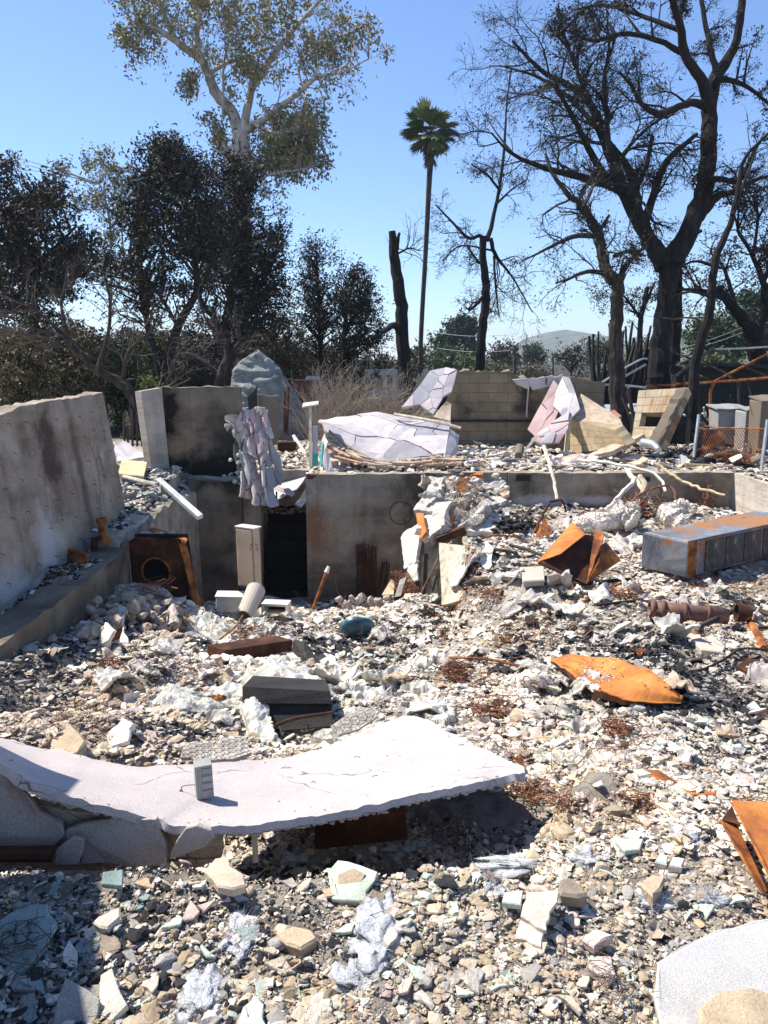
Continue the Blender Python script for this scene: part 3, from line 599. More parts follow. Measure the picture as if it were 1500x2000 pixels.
# ================================================================== BIG STUCCO SLAB IN FRONT
def front_slab():
    fr = [at(-60, 1440, 2.42), at(0, 1488, 2.44), at(60, 1530, 2.45), at(130, 1553, 2.46), at(230, 1580, 2.47), at(310, 1600, 2.48), at(340, 1612, 2.47), at(450, 1615, 2.5), at(600, 1598, 2.58), at(800, 1556, 2.75), at(1025, 1509, 3.0)]
    bk = [at(-60, 1432, 3.3), at(0, 1440, 3.3), at(60, 1455, 3.25), at(200, 1485, 3.12), at(300, 1498, 3.1), at(400, 1493, 3.2), at(600, 1470, 3.55), at(700, 1430, 4.0), at(800, 1398, 4.4), at(900, 1440, 3.75), at(1024, 1500, 3.06)]
    S = ruled(fr, bk, 150, 30); S[:, :, 2] += .006*fbm(S[:, :, 0]*2, S[:, :, 1]*2, 3)
    n = len(S)
    S[:, 0, 1] += .008*fbm(np.arange(n)*.31, np.zeros(n), 3); S[:, 0, 2] += .008*fbm(np.arange(n)*.4, np.zeros(n)+4, 3); S[:, -1, 1] += .03*fbm(np.arange(n)*.23, np.zeros(n)+2, 4)
    g = Geo(); grid_sheet(g, S, .028)
    sl = link('fallen_stucco_slab', g, M['stucco'], None, 'large pale pink stucco slab lying across the near rubble like a shallow scoop', 'stucco slab', smooth=True)
    md = sl.modifiers.new('edge', 'EDGE_SPLIT'); md.split_angle = R_(50)
    # crumbling lip under the front edge
    g = Geo(); fe = S[:, 0]
    for k in range(260):
        i = int(rng.integers(5, n-1)); p = fe[i]+np.array([rng.normal(0, .01), .006+rng.random()*.01, -.03-rng.random()*.012]); lump(g, p, (rng.uniform(.02, .05), .022, rng.uniform(.012, .028)), 40+k, sub=1)
    link('crumbling_lip', g, M['stucco_e'], sl)
    g = Geo()
    for x, y, a, L in ((918, 1420, .1, .05), (700, 1480, -.5, .035), (735, 1515, .6, .03), (610, 1530, 0, .02), (760, 1410, .3, .02), (1100-200, 1455, .2, .03), (665, 1450, .9, .015), (560, 1500, .1, .05)):
        p = at(x, y, 1); i, j = divmod(int(np.argmin([np.hypot(*(np.array(pr(q))-[x, y])) for q in S.reshape(-1, 3)])), 30); q = S[i, j]
        rod(g, [q+np.array([-L/2, 0, .003]), q+np.array([0, .004, .006]), q+np.array([L/2*math.cos(a), L/2*math.sin(a), .003])], .0016, k=4)
    tag(link('burnt_splinters', g, M['charwood'], None, 'tiny charred splinters lying on the pale stucco slab', 'splinters'), kind='stuff')
    return S
def pr(p):
    q = np.array(p)-np.array([0, 0, CAMZ]); z = q[1]*cp-q[2]*sp; return 750+FPX*q[0]/z, 1000-FPX*(q[1]*sp+q[2]*cp)/z
SLAB = front_slab()
def slab_at(px, py):
    F = SLAB.reshape(-1, 3); q = F-np.array([0, 0, CAMZ]); z = q[:, 1]*cp-q[:, 2]*sp; d = np.hypot(750+FPX*q[:, 0]/z-px, 1000-FPX*(q[:, 1]*sp+q[:, 2]*cp)/z-py); return F[np.argmin(d)]
# hairline cracks and soot smudges are part of the slab's own surface: extra thin raised flakes along the edges
g = Geo()
for k in range(90):
    i, j = int(rng.integers(6, 146)), int(rng.choice([1, 2, 27, 28, rng.integers(3, 27)])); q = SLAB[i, j]; s_ = rng.uniform(.004, .014); lump(g, q+[rng.normal(0, .01), rng.normal(0, .01), s_*.2], (s_*1.5, s_, s_*.5), 60+k, sub=1, rz=rng.random()*6)
tag(link('stucco_crumbs', g, M['stucco_e'], None, 'small stucco crumbs lying on the pale slab', 'crumbs'), kind='stuff')
# ------------------------------------------------ outlet box on the slab
def outlet_box():
    p = slab_at(398, 1558)+np.array([0, 0, .004]); s = np.linalg.norm(p-np.array([0, 0, CAMZ]))/FPX; w, h, dpt = 30*s, 64*s, 22*s
    r = empty('outlet_box', p, 'grey weatherproof outlet box standing on the pink slab with a wire tail', 'electrical box'); a = .33
    g = Geo(); box(g, p+[0, 0, h*.55], (w, dpt*1.25, h), a, -.02); o = bevel(link('box_body', g, M['gplastic'], r), .0025)
    g = Geo(); R = rotm(0, 0, a); 
    for k, zz in enumerate((.18, .4, .62, .84)): box(g, p+R @ np.array([w*.16, -dpt*.66, 0])+[0, 0, h*(zz+.05)], (w*.6, .006, h*.16), a)
    bevel(link('cover_flaps', g, M['gplastic'], r), .001)
    g = Geo()
    for k in (-.42, -.3, -.2): box(g, p+R @ np.array([w*k, -dpt*.64, 0])+[0, 0, h*.55], (w*.03, .005, h*.96), a)
    link('hinge_ribs', g, M['steel_l'], r)
    g = Geo(); 
    for k in (.29, .51, .73): box(g, p+R @ np.array([w*.18, -dpt*.665, 0])+[0, 0, h*(k+.05)], (w*.62, .004, h*.02), a)
    link('flap_gaps', g, M['gplastic'], r)
    g = Geo(); 
    for k in (.05, .3): rod(g, [p+R @ np.array([w*k, -dpt*.3, h*.05]), p+R @ np.array([w*k, -dpt*.35, -.0])], .004, k=6)
    link('bottom_lugs', g, M['gplastic'], r)
    q = slab_at(352, 1545); g = Geo(); rod(g, [p+[-w*.5, 0, h*.35], p+[-w*.75, .0, h*.36], q+[.012, -.002, .02], q+[.01, 0, .002], q], .0018, k=5)
    link('wire_tail', g, M['gdark'], r)
    g = Geo()
    for k in range(7): lump(g, q+rng.normal(0, .006, 3)*[1.6, 1, .2], (.012, .008, .004), k, sub=1)
    link('soot_crumbs', g, M['blk'], r)
outlet_box()
# ------------------------------------------------ cracked stucco wall under the slab, left
def cracked_front():
    r = empty('cracked_stucco_wall', at(200, 1690, 2.44), 'cracked lavender grey stucco wall face below the pink slab, lower left', 'stucco wall')
    g = Geo(); S = bilin(at(-80, 1700, 2.52), at(430, 1700, 2.56), at(440, 1600, 2.56), at(-80, 1470, 2.5)); cracked(g, S, [(0, 0), (1, 0), (1, .86), (.75, .80), (.6, .74), (.4, .68), (.27, .70), (.15, .80), (0, .86)], 42, .03, 5, .006, .004, 1); link('crumbled_base_coat', g, M['crumb_t'], r)
    def pl(pts, Y, m='stucco_s', t=.022): g = Geo(); pxplate(g, pts, t, Y, .018); link('stucco_panel', g, M[m], r)
    pl([(128, 1622), (190, 1604), (268, 1600), (305, 1600), (312, 1622), (325, 1650), (324, 1690), (240, 1692), (158, 1688), (160, 1640), (125, 1640)], 2.47)
    pl([(362, 1618), (385, 1612), (412, 1622), (419, 1636), (400, 1655), (365, 1668), (331, 1680), (334, 1662), (346, 1640)], 2.45, 'stucco_s')
    pl([(108, 1662), (140, 1636), (163, 1640), (160, 1665), (152, 1690), (106, 1690)], 2.42)
    pl([(-40, 1505), (0, 1508), (40, 1540), (75, 1588), (118, 1610), (126, 1632), (98, 1660), (-40, 1660)], 2.46)
    g = Geo(); rod(g, [at(-40, 1668, 2.36), at(102, 1668, 2.40)], .028, k=10); link('rusted_pipe', g, M['rust_d'], None, 'dark rusted pipe stub below the cracked stucco at the left edge', 'pipe')
cracked_front()
# ------------------------------------------------ things in the hollow under the slab
g = Geo(); pxplate(g, [(615, 1600), (790, 1566), (797, 1640), (700, 1650), (615, 1660)], .01, 2.95); link('rusted_sheet', g, M['rust_d'], None, 'dark rusted sheet metal panel standing in the hollow beneath the pink slab', 'metal panel')
g = Geo(); box(g, at(498, 1650, 2.62), (.022, .02, .14), .2); link('wood_stake', g, M['greywood'], None, 'small wooden stake in the hollow under the pink slab', 'stake')
g = Geo(); S = bilin(at(800, 1660, 2.85), at(930, 1650, 3.1), at(940, 1560, 3.3), at(800, 1590, 3.1)); hexnet(g, S, .35, .25, .02, .0016, jit=.04); link('chicken_wire_scrap', g, M['wire_d'], None, 'crumpled dark chicken wire in the hollow under the right end of the pink slab', 'chicken wire')

# ================================================================== FURNACE, COLUMN, SMALL THINGS OF THE BASEMENT
def furnace():
    r = empty('rusted_furnace', at(320, 1190, 8.8), 'dark rusted furnace cabinet with a round flue hole, standing against the stem wall', 'furnace')
    Yf, Yb = 8.70, 9.25; c = [at(258, 1200, Yf), at(378, 1200, Yf), at(380, 1200, Yb), at(258, 1200, Yb), at(249, 1052, Yf), at(357, 1052, Yf), at(352, 1046, Yb), at(252, 1046, Yb)]
    # front face with a hole: ring strip between a circle and the rectangle
    n = 36; th = np.linspace(0, 2*math.pi, n, endpoint=False); cc = np.array([.46, .57]); S = bilin(c[0], c[1], c[5], c[4]); ci = cc+np.stack([.24*np.cos(th), .18*np.sin(th)], 1)
    ou = []
    for t in th:
        d = np.array([math.cos(t), math.sin(t)]); k = min([((1 if d[i] > 0 else 0)-cc[i])/d[i] for i in (0, 1) if abs(d[i]) > 1e-6]); ou.append(cc+d*k)
    ou = np.array(ou); g = Geo(); V = np.vstack([S(ou[:, 0], ou[:, 1]), S(ci[:, 0], ci[:, 1]), S(ci[:, 0], ci[:, 1])+[0, .05, 0]]); i = np.arange(n); j = (i+1) % n
    g.add(V, [np.stack([i, j, j+n, i+n], 1), np.stack([i+n, j+n, j+2*n, i+2*n], 1)])
    link('front_panel', g, M['rust_d'], r)
    g = Geo(); P = S(ci[:, 0], ci[:, 1])+[0, -.012, 0]; P = np.vstack([P, P[:1]]); V, F = tubes(P[None], np.full((1, len(P)), .014), 6); g.add(V, F); link('flue_collar', g, M['rust'], r)
    g = Geo(); g.add(np.array(c), np.array([[1, 2, 6, 5], [2, 3, 7, 6], [3, 0, 4, 7]])); link('side_panels', g, M['rust_d'], r)
    g = Geo(); hexa(g, [p+np.array([0, .25, -.02]) for p in (c[0], c[1])]+[c[2], c[3]]+[p+np.array([0, .25, 0]) for p in (c[4], c[5])]+[c[6]-[0, 0, .02], c[7]-[0, 0, .02]]); link('black_core', g, M['blk'], r)  # solid black box behind the flue hole
    g = Geo(); pxplate(g, [(300, 1030, 9.3), (367, 1052, 8.9), (360, 1066, 8.8), (248, 1056, 8.8), (268, 1040, 9.2)], .012, rough=.03); link('bent_lid', g, M['rust'], r)
    g = Geo()
    for a, b_, w in (((358, 1062), (392, 1188), 14), ((372, 1130), (396, 1190), 12)):
        pxplate(g, [(a[0]-w*.5, a[1], 8.66), (a[0]+w*.5, a[1]+4, 8.7), (b_[0]+w*.4, b_[1], 8.66), (b_[0]-w, b_[1], 8.58)], .02, rough=.03)
    link('bent_trim', g, M['rust'], r)
    g = Geo()
    for k in range(40): lump(g, at(rng.uniform(270, 350), rng.uniform(1038, 1052), 9.0), (.08, .08, .04), k, sub=1, rz=rng.random()*6)
    link('debris_on_lid', g, M['crumb'], r)
furnace()
g = Geo(); rod(g, [at(199, 1018, 8.6), at(201, 1040, 8.5), at(208, 1056, 8.3)], .05, .045, k=12); rod(g, [at(197, 1012, 8.6), at(199, 1020, 8.6)], .062, k=12)
link('rusty_pipe_elbow', g, M['rust'], None, 'short rusty pipe elbow at the foot of the leaning left wall', 'pipe')
g = Geo(); pxplate(g, [(132, 1075, 7.9), (168, 1085, 7.8), (170, 1102, 7.7), (130, 1096, 7.8)], .02, rough=.02); rod(g, [at(136, 1073, 7.85), at(169, 1083, 7.75)], .02, k=7); link('rusty_bracket', g, M['rust'], None, 'small rusty bracket and rod on the ledge below the left wall', 'metal scrap')
g = Geo(); pxplate(g, [(178, 1050, 8.3), (196, 1045, 8.3), (190, 1100, 8.2), (180, 1105, 8.2)], .03, rough=.03); link('rust_flake', g, M['rust_d'], None, 'dark rust flake hanging at the wall corner near the pipe elbow', 'metal scrap')
def tan_column():
    p = at(485, 1150, 10.6); s = 10.9/FPX; h = 122*s; r = empty('tan_metal_cabinet', p, 'tall narrow tan metal cabinet standing upright before the dark stairwell', 'cabinet')
    g = Geo(); box(g, p+[0, .12, h*.5], (46*s, .14, h), -.55, -.015); bevel(link('body', g, M['tan_metal'], r), .012)
    g = Geo(); box(g, p+[.006, .12, h*1.0], (50*s, .17, .022), -.55, -.015); bevel(link('top_cap', g, M['white'], r), .006)
    g = Geo(); box(g, p+[-.04, .057, h*.5], (39*s, .012, h*.93), -.55, -.015); bevel(link('front_door', g, M['tan_metal'], r), .005)
tan_column()
def white_box():
    p = at(446, 1196, 9.6); r = empty('white_metal_box', p, 'white enamel box lying on the rubble left of the concrete pipe', 'box')
    g = Geo(); box(g, p+[0, .14, .10], (.34, .36, .2), .12, .05, -.1); bevel(link('box_body', g, M['white'], r), .015)
    g = Geo(); box(g, p+[.0, .14, .205], (.36, .38, .014), .12, .05, -.1); bevel(link('lid', g, M['white'], r), .006)
    g = Geo(); lump(g, p+[.08, .06, .218], (.018, .014, .008), 3, sub=1); link('latch', g, M['rust_d'], r)
white_box()
def open_tube(g, a, b_, r0, r1, t, k=20):
    P = np.array([a, a+(b_-a)*.5, b_, b_, a+(b_-a)*.5, a]); R = np.array([r0, (r0+r1)/2, r1, r1-t, (r0+r1)/2-t, r0-t]); d = (b_-a)/np.linalg.norm(b_-a)
    x = np.cross(d, [0, 0, 1.]); x /= np.linalg.norm(x); y = np.cross(d, x); th = np.arange(k)*2*math.pi/k; ring = np.cos(th)[:, None]*x+np.sin(th)[:, None]*y
    V = (P[:, None]+R[:, None, None]*ring).reshape(-1, 3); I = np.arange(6*k).reshape(6, k); J = np.roll(I, -1, 1); n = np.roll(I, -1, 0); nj = np.roll(J, -1, 0)
    g.add(V, np.stack([I, J, nj, n], -1).reshape(-1, 4)); return g
g = Geo(); open_tube(g, at(476, 1205, 9.2), at(500, 1152, 9.7), .105, .125, .02); link('concrete_pipe_piece', g, M['conc_p'], None, 'short grey cement pipe leaning between the white box and the hollow block', 'pipe')
def hollow_block():
    p = at(540, 1196, 9.9); R = rotm(0, 0, -.12); r = empty('hollow_block', p, 'hollow cream concrete block lying on its side at the pit edge', 'concrete block')
    g = Geo(); w, h, d = .36, .155, .2; t = .032
    for c, s in (((0, 0, h/2-t/2), (w, d, t)), ((0, 0, -h/2+t/2), (w, d, t)), ((-w/2+t/2, 0, 0), (t, d, h-2*t)), ((w/2-t/2, 0, 0), (t, d, h-2*t))): box(g, p+R @ np.array(c)+[0, 0, .07], s, -.12)
    link('shell', g, M['cream'], r)
    g = Geo(); box(g, p+R @ np.array([.03, .06, 0])+[0, 0, .07], (w-2*t, .03, h-2*t), -.12); link('dark_core', g, M['rust_d'], r)
hollow_block()
g = Geo(); a, b_ = at(611, 1190, 10.2), at(638, 1117, 10.4); rod(g, [a, b_], .022, .026, k=8); rr_ = empty('capped_rusty_pipe', a, 'thin rusty pipe with a white cap poking up out of the pit', 'pipe'); link('pipe_shaft', g, M['rust'], rr_)
g = Geo(); rod(g, [b_-(b_-a)*.02, b_+(b_-a)*.1, b_+(b_-a)*.15], .038, .022, k=10); link('white_cap', g, M['white'], rr_)
for n_, (x0, x1, y0, y1, c_, lab) in enumerate(((695, 737, 1058, 1178, 11, 'bundle of tall rusty bars leaning on the basement wall'), (741, 757, 1090, 1150, 4, 'smaller bundle of dark rusty bars right of the tall bundle'))):
    g = Geo()
    for k in range(c_):
        x = x0+(x1-x0)*(k+.5)/c_; rod(g, [at(x+rng.normal(0, 1)-4*n_, y1, 11.6+rng.random()*.1), at(x+rng.normal(0, 1.5)+6*n_, y0+rng.uniform(0, 14), 11.93)], .014, k=5, n=3)
    link('rusty_bar_bundle', g, M['rust_d'], None, lab, 'metal bars')
g = Geo(); th = np.linspace(0, 6.6, 30); P = np.array([at(783+20*math.cos(t)*1.1, 1002+22*math.sin(t), 11.93) for t in th]); V, F = tubes(P[None], np.full((1, 30), .007), 4); g.add(V, F); link('wire_loop', g, M['rust_d'], None, 'thin rusty wire loop hanging on the basement wall', 'wire')
# dark beams and trough
def gp_(x, y): return float(ground_at(x, y)[1])
def px_box(name, a, b_, Ya, Yb, w, h, mat, label, cat, bev=.004):
    """box beam whose top front edge runs between two picture points"""
    A, B = at(a[0], a[1], Ya), at(b_[0], b_[1], Yb); d = B-A; L = np.linalg.norm(d); d /= L; s = np.cross(d, [0, 0, 1.]); s /= np.linalg.norm(s)
    if s[1] < 0: s = -s
    up = np.cross(s, d); up *= np.sign(up[2]); g = Geo()
    c = [A-up*h, B-up*h, B-up*h+s*w, A-up*h+s*w, A, B, B+s*w, A+s*w]; hexa(g, c); return bevel(link(name, g, mat, None, label, cat), bev), (A, B, s, up)
o1, _ = px_box('charred_trough', (440, 1270), (572, 1250), gp_(470, 1292), gp_(560, 1280), .22, .11, M['rust_d'], 'long dark rusted steel channel half buried in the middle of the left rubble', 'steel channel')
g = Geo(); pxplate(g, [(572, 1250, gp_(560, 1285)), (592, 1252, gp_(590, 1290)), (632, 1300, gp_(630, 1305)), (600, 1290, gp_(600, 1300)), (570, 1272, gp_(565, 1288))], .02); link('bent_steel_end', g, M['blk'], None, 'bent black steel flap at the right end of the long rusted channel', 'steel flap')
def dark_tub():
    A, B = at(473, 1341, 4.86), at(645, 1350, 4.82); C_, D_ = at(650, 1415, 4.72), at(474, 1424, 4.7); r = empty('burnt_steel_tub', D_, 'dark burnt metal drawer half buried under plastic film, left of centre', 'drawer')
    g = Geo(); plate(g, [A, B, B*.62+C_*.38, A*.6+D_*.4], .02, rough=.0); link('upper_panel', g, M['blk'], r)
    g = Geo(); plate(g, [A*.6+D_*.4+[0, .04, 0], B*.62+C_*.38+[0, .04, 0], C_+[0, -.02, 0], D_+[.1, 0, -.03]], .02); link('lower_panel', g, M['blk'], r)
    g = Geo(); plate(g, [A, B, B+[-.05, .3, -.05], A+[.02, .3, -.05]], .015); link('top_flange', g, M['blk'], r)
    g = Geo(); rod(g, [at(512, 1430, 4.62), at(570, 1405, 4.66), at(650, 1392, 4.7)], .012, k=6); link('rusted_rail', g, M['rust_d'], r)
dark_tub()
def bowl():
    c = ground_at(697, 1246)+[0, 0, .1]; R = rotm(-.75, .35, .4); n = 28; th = np.arange(n)*2*math.pi/n; g = Geo(); prof = [(.20, .0), (.165, -.055), (.11, -.10), (.05, -.12), (.045, -.11), (.10, -.088), (.155, -.047), (.19, .0)]
    V = np.array([[r*math.cos(t), r*math.sin(t), z+.05] for r, z in prof for t in th]) @ R.T+c; k = len(prof); I = np.arange(k*n).reshape(k, n); J = np.roll(I, -1, 1)
    g.add(V, [np.stack([I[:-1], J[:-1], J[1:], I[1:]], -1).reshape(-1, 4), np.stack([I[-1], J[-1], J[0], I[0]], -1)]); g.F.append(np.array([I[4][::-1]])); g.F.append(np.array([I[3]]))
    m = pmat('blue_glaze', [(.35, (.02, .05, .075)), (.55, (.06, .15, .19)), (.75, (.24, .33, .35))], 5, .35, .1, 50); link('broken_bowl', g, m, None, 'broken blue glazed bowl tipped on its side in the grey ash', 'bowl', smooth=True)
bowl()
g = Geo(); rod(g, [ground_at(693, 1222)+[0, 0, .05], ground_at(712, 1219)+[0, 0, .05]], .052, k=12); rod(g, [ground_at(712, 1219)+[0, 0, .05], ground_at(732, 1213)+[0, 0, .06]], .05, .03, k=12)
link('ceramic_jug', g, M['cream'], None, 'cream ceramic jug fragment lying behind the blue bowl', 'jug', smooth=True)

# ================================================================== MELTED PLASTIC FILM
def film_sheet(pts, lab, seed, h=.08, n=26, lift=.05):
    """crinkled melted film: a folded sheet with sharp creases, torn edge"""
    c = np.mean(np.array(pts), 0); g0 = ground_at(*c); z0 = g0[2]
    P = [atz(x, y, z0+lift) for x, y in pts]; C_ = np.mean(P, 0); nr = 34; ring = resample(P+[P[0]], 151)[:-1]; V = []
    ring = C_+(ring-C_)*(1+.22*fbm(np.arange(150)*.35+seed, np.zeros(150), 4))[:, None]
    def ridge(x, y, o): return sum(.42**k*(1-np.abs(fbm(x*2**k+k*7, y*2**k, 2))*5) for k in range(o))
    for i in range(nr+1):
        t = i/nr; q = C_+(ring-C_)*t; x, y = q[:, 0]+seed, q[:, 1]+seed*2; f = ridge(x*3.6, y*3.6, 3)-1.0; e = G(q[:, 0], q[:, 1], False)-z0
        q = q.copy(); q[:, 2] += np.where(lift > .1, 0, e)*t+h*(1-t**2)*.7+h*.42*f*(.35+.65*(1-t**4))-(t > .93)*h*.5; q[:, 0] += h*.5*fbm(x*8, y*8, 3); q[:, 1] += h*.5*fbm(x*8+9, y*8+4, 3); V.append(q)
    V = np.array(V); I = np.arange(V.shape[0]*150).reshape(-1, 150); J = np.roll(I, -1, 1); F = np.stack([I[:-1], J[:-1], J[1:], I[1:]], -1).reshape(-1, 4); cen = V.reshape(-1, 3)[F].mean(1)
    F = F[fbm(cen[:, 0]*6+seed*3, cen[:, 1]*6, 4) > -.42]; g = Geo(); g.add(V.reshape(-1, 3), F)
    o = link('plastic_film', g, M['film'], None, lab, 'plastic film', None, smooth=True); md = o.modifiers.new('crease', 'EDGE_SPLIT'); md.split_angle = R_(48); return o
film_sheet([(472, 1300), (520, 1283), (560, 1276), (590, 1290), (622, 1318), (640, 1342), (590, 1340), (500, 1338), (468, 1330)], 'sheet of melted white plastic film on top of the burnt drawer', 1, .07, lift=.16)
film_sheet([(350, 1262), (372, 1225), (420, 1200), (470, 1215), (480, 1240), (430, 1262), (380, 1275)], 'crumpled clear plastic film below the white metal box', 2, .12)
film_sheet([(285, 1345), (330, 1328), (380, 1338), (378, 1368), (330, 1376), (295, 1370)], 'small white plastic sheet left of the burnt drawer', 3, .06)
film_sheet([(325, 1400), (345, 1375), (420, 1350), (470, 1345), (475, 1400), (430, 1395), (370, 1410), (340, 1425)], 'twisted yellowish plastic film hanging left of the burnt drawer', 4, .12)
film_sheet([(640, 1345), (700, 1330), (760, 1335), (770, 1380), (720, 1400), (650, 1400)], 'melted yellow stained plastic film right of the burnt drawer', 5, .15)
film_sheet([(760, 1290), (830, 1280), (875, 1310), (880, 1350), (840, 1370), (775, 1350)], 'white plastic film lump above the far corner of the pink slab', 6, .12)
film_sheet([(800, 1365), (870, 1355), (890, 1395), (870, 1425), (830, 1400)], 'clear crinkled plastic film at the far corner of the pink slab', 7, .10)
film_sheet([(605, 1430), (640, 1405), (700, 1400), (720, 1425), (660, 1440)], 'yellowish plastic film strip along the back edge of the pink slab', 8, .08)
film_sheet([(285, 1250), (320, 1235), (350, 1262), (345, 1300), (300, 1300)], 'pale crumpled plastic film beside the wire nest', 9, .10)
film_sheet([(468, 1370), (500, 1345), (540, 1440), (495, 1470), (480, 1420)], 'ragged upright plastic film in front of the burnt drawer', 10, .08, lift=.12)

# ================================================================== CHICKEN WIRE AND WIRE NESTS
def nest(px, py, rad, n, r, lab, mat='wire', lift=.06, flat=.5, name='wire_nest', Y=None):
    c = ground_at(px, py)+[0, 0, lift] if Y is None else at(px, py, Y); g = Geo(); tangle(g, c, rad*.72, int(n*.75), r*.8, flat*.7); return link(name, g, M[mat], None, lab, 'wire nest')
nest(300, 1180, .26, 26, .004, 'nest of rusty wire over the plaster roll by the furnace', lift=.22); nest(215, 1308, .14, 30, .0045, 'small orange wire nest at the left side of the rubble slope')
nest(485, 1245, .2, 40, .005, 'dark red wire nest above the plastic film'); nest(405, 1320, .16, 30, .0045, 'rusty wire nest left of the burnt drawer top')
nest(885, 1320, .22, 55, .0045, 'reddish wire nest right of the plastic film'); nest(960, 1400, .26, 50, .004, 'thin rusty wire nest above the right end of the pink slab')
nest(1205, 1440, .14, 40, .004, 'flat brush of rusty wires in the middle of the right rubble', flat=.2); nest(1035, 1570, .2, 45, .003, 'orange wire nest at the right end of the pink slab')
nest(870, 1250, .16, 26, .005, 'rust red wire nest in the ash right of the bowl'); nest(1215, 1170, .22, 30, .006, 'rusty wire nest in front of the folded rusty panel')
nest(1095, 1590, .12, 22, .0028, 'faint rusty wire nest on the tan dirt'); nest(1240, 1590, .12, 22, .0028, 'faint wire nest right of the tan dirt'); nest(960, 1165, .32, 34, .006, 'loose rusty wires above the grey ash slope', flat=.25)
nest(1460, 1195, .2, 40, .007, 'dark mesh ball beside the rusty tee pipe', mat='wire_d', flat=.7)
nest(30, 1870, .16, 30, .0018, 'fine dark wires in the shaded lower left corner', mat='wire_d', flat=.25)
nest(1195, 1945, .10, 18, .0014, 'fine dark wires beside the grey slab at the bottom right', mat='wire_d', flat=.3)
nest(820, 1340, .2, 26, .004, 'long dark wires springing from the plastic film', mat='wire_d', flat=.9)

# plaster rolls with embedded mesh
def roll(pts, r, lab, mat='crumb', name='plaster_roll', net=True, seed=0, k=18):
    """crumbly plaster roll: a lumpy tube along world points"""
    P = resample(np.array(pts), 26); R = r*(1+.25*fbm(np.arange(26)*.35+seed, np.zeros(26), 3)); R[0] *= .6; R[-1] *= .6
    V, F = tubes(P[None], R[None], k, True); V += .16*r*np.stack([fbm(V[:, 0]*14, V[:, 2]*14+seed), fbm(V[:, 1]*14, V[:, 2]*14), fbm(V[:, 0]*14+5, V[:, 1]*14)], 1)*2.2
    g = Geo(); g.add(V, F); o = link(name, g, M[mat], None, lab, 'plaster roll', smooth=False)
    if net:
        Vg = V[:26*k].reshape(26, k, 3)
        def S(u, v):
            i = np.clip(u, 0, 1)*24.99; j = (np.asarray(v) % 1)*k; i0 = i.astype(int); j0 = j.astype(int) % k; fi = (i-i0)[:, None]; fj = (j-j.astype(int))[:, None]
            a = Vg[i0, j0]*(1-fi)+Vg[i0+1, j0]*fi; b2 = Vg[i0, (j0+1) % k]*(1-fi)+Vg[i0+1, (j0+1) % k]*fi; p = a*(1-fj)+b2*fj; c = P[np.clip(i0, 0, 25)]; return c+(p-c)*1.05
        L = np.linalg.norm(np.diff(P, axis=0), axis=1).sum(); g = Geo(); hexnet(g, S, L, 2*math.pi*r*.97, .028, .0028, drop=.25); link('embedded_mesh', g, M['wire'], o)
    return o
def gp(x, y, l=0): return ground_at(x, y)+np.array([0, 0, l])
roll([at(190, 1235, 7.4), at(185, 1190, 7.7), at(215, 1160, 7.9), at(270, 1152, 8.0), at(320, 1165, 8.1), at(338, 1195, 8.0)], .075, 'crumbly plaster roll wrapped in rusty mesh before the furnace', seed=1)
roll([gp(1115, 1035, .05), gp(1150, 1037, .08), gp(1200, 1032, .12), gp(1245, 1012, .16)], .15, 'long white plaster roll with mesh dents behind the folded rusty panel', 'cream', seed=2)
roll([at(1195, 990, 10.6), at(1220, 1010, 10.4), at(1240, 1022, 10.3)], .15, 'knobbly white plaster lump on the long roll by the low wall', 'cream', seed=3)
roll([at(1303, 1002, 10.5), at(1318, 1012, 10.3), at(1335, 1030, 10.2)], .17, 'short white plaster stump right of the long roll', 'cream', seed=4)
roll([at(1318, 985, 11), at(1340, 990, 11), at(1350, 1005, 10.9)], .1, 'small pale plaster curl against the low wall', 'cream', seed=5)
roll([gp(985, 1350, .03), gp(1040, 1345, .08), gp(1090, 1350, .04)], .06, 'small pale plaster roll left of the orange plate', 'cream', seed=6)
# mesh backed stucco fragment with hexagon print
def hexfrag(poly, lab, Y, cell=.021, mat='crumb'):
    lo = np.min(poly, 0); hi = np.max(poly, 0); S = bilin(at(lo[0], hi[1], Y-.1), at(hi[0], hi[1], Y-.08), at(hi[0], lo[1], Y+.1), at(lo[0], lo[1], Y+.1))
    uv = [((x-lo[0])/(hi[0]-lo[0]), (hi[1]-y)/(hi[1]-lo[1])) for x, y in poly]; g = Geo(); P = [S(np.array([u]), np.array([v]))[0] for u, v in uv]; plate(g, P, .02, rough=.012)
    o = link('mesh_printed_stucco', g, M[mat], None, lab, 'stucco fragment'); w = np.linalg.norm(S(np.array([1.]), np.array([0.]))-S(np.array([0.]), np.array([0.]))); h = np.linalg.norm(S(np.array([0.]), np.array([1.]))-S(np.array([0.]), np.array([0.])))
    g = Geo(); S2 = lambda u, v: S(u, v)+np.array([0, -.012, .01]); s0 = Geo(); hexnet(s0, S2, w, h, cell, .0016); V = s0.V[0].reshape(-1, 6, 3); c = V.mean(1)
    q = c-np.array([0, 0, CAMZ]); z = q[:, 1]*cp-q[:, 2]*sp; xx = 750+FPX*q[:, 0]/z; yy = 1000-FPX*(q[:, 1]*sp+q[:, 2]*cp)/z; ok = np.array([inside((a, b_), poly) for a, b_ in zip(xx, yy)])
    V = V[ok].reshape(-1, 3); k = ok.sum(); I = np.arange(k*6).reshape(k, 2, 3); J = np.roll(I, -1, 2); g.add(V, np.stack([I[:, 0], J[:, 0], J[:, 1], I[:, 1]], -1).reshape(-1, 4)); link('hexagon_wire', g, M['wire_d'], o)
hexfrag([(352, 1480), (358, 1452), (380, 1448), (410, 1446), (420, 1462), (430, 1440), (470, 1436), (488, 1446), (492, 1470), (470, 1478), (400, 1484)], 'stucco fragment with hexagon mesh print standing behind the pink slab', 3.55)
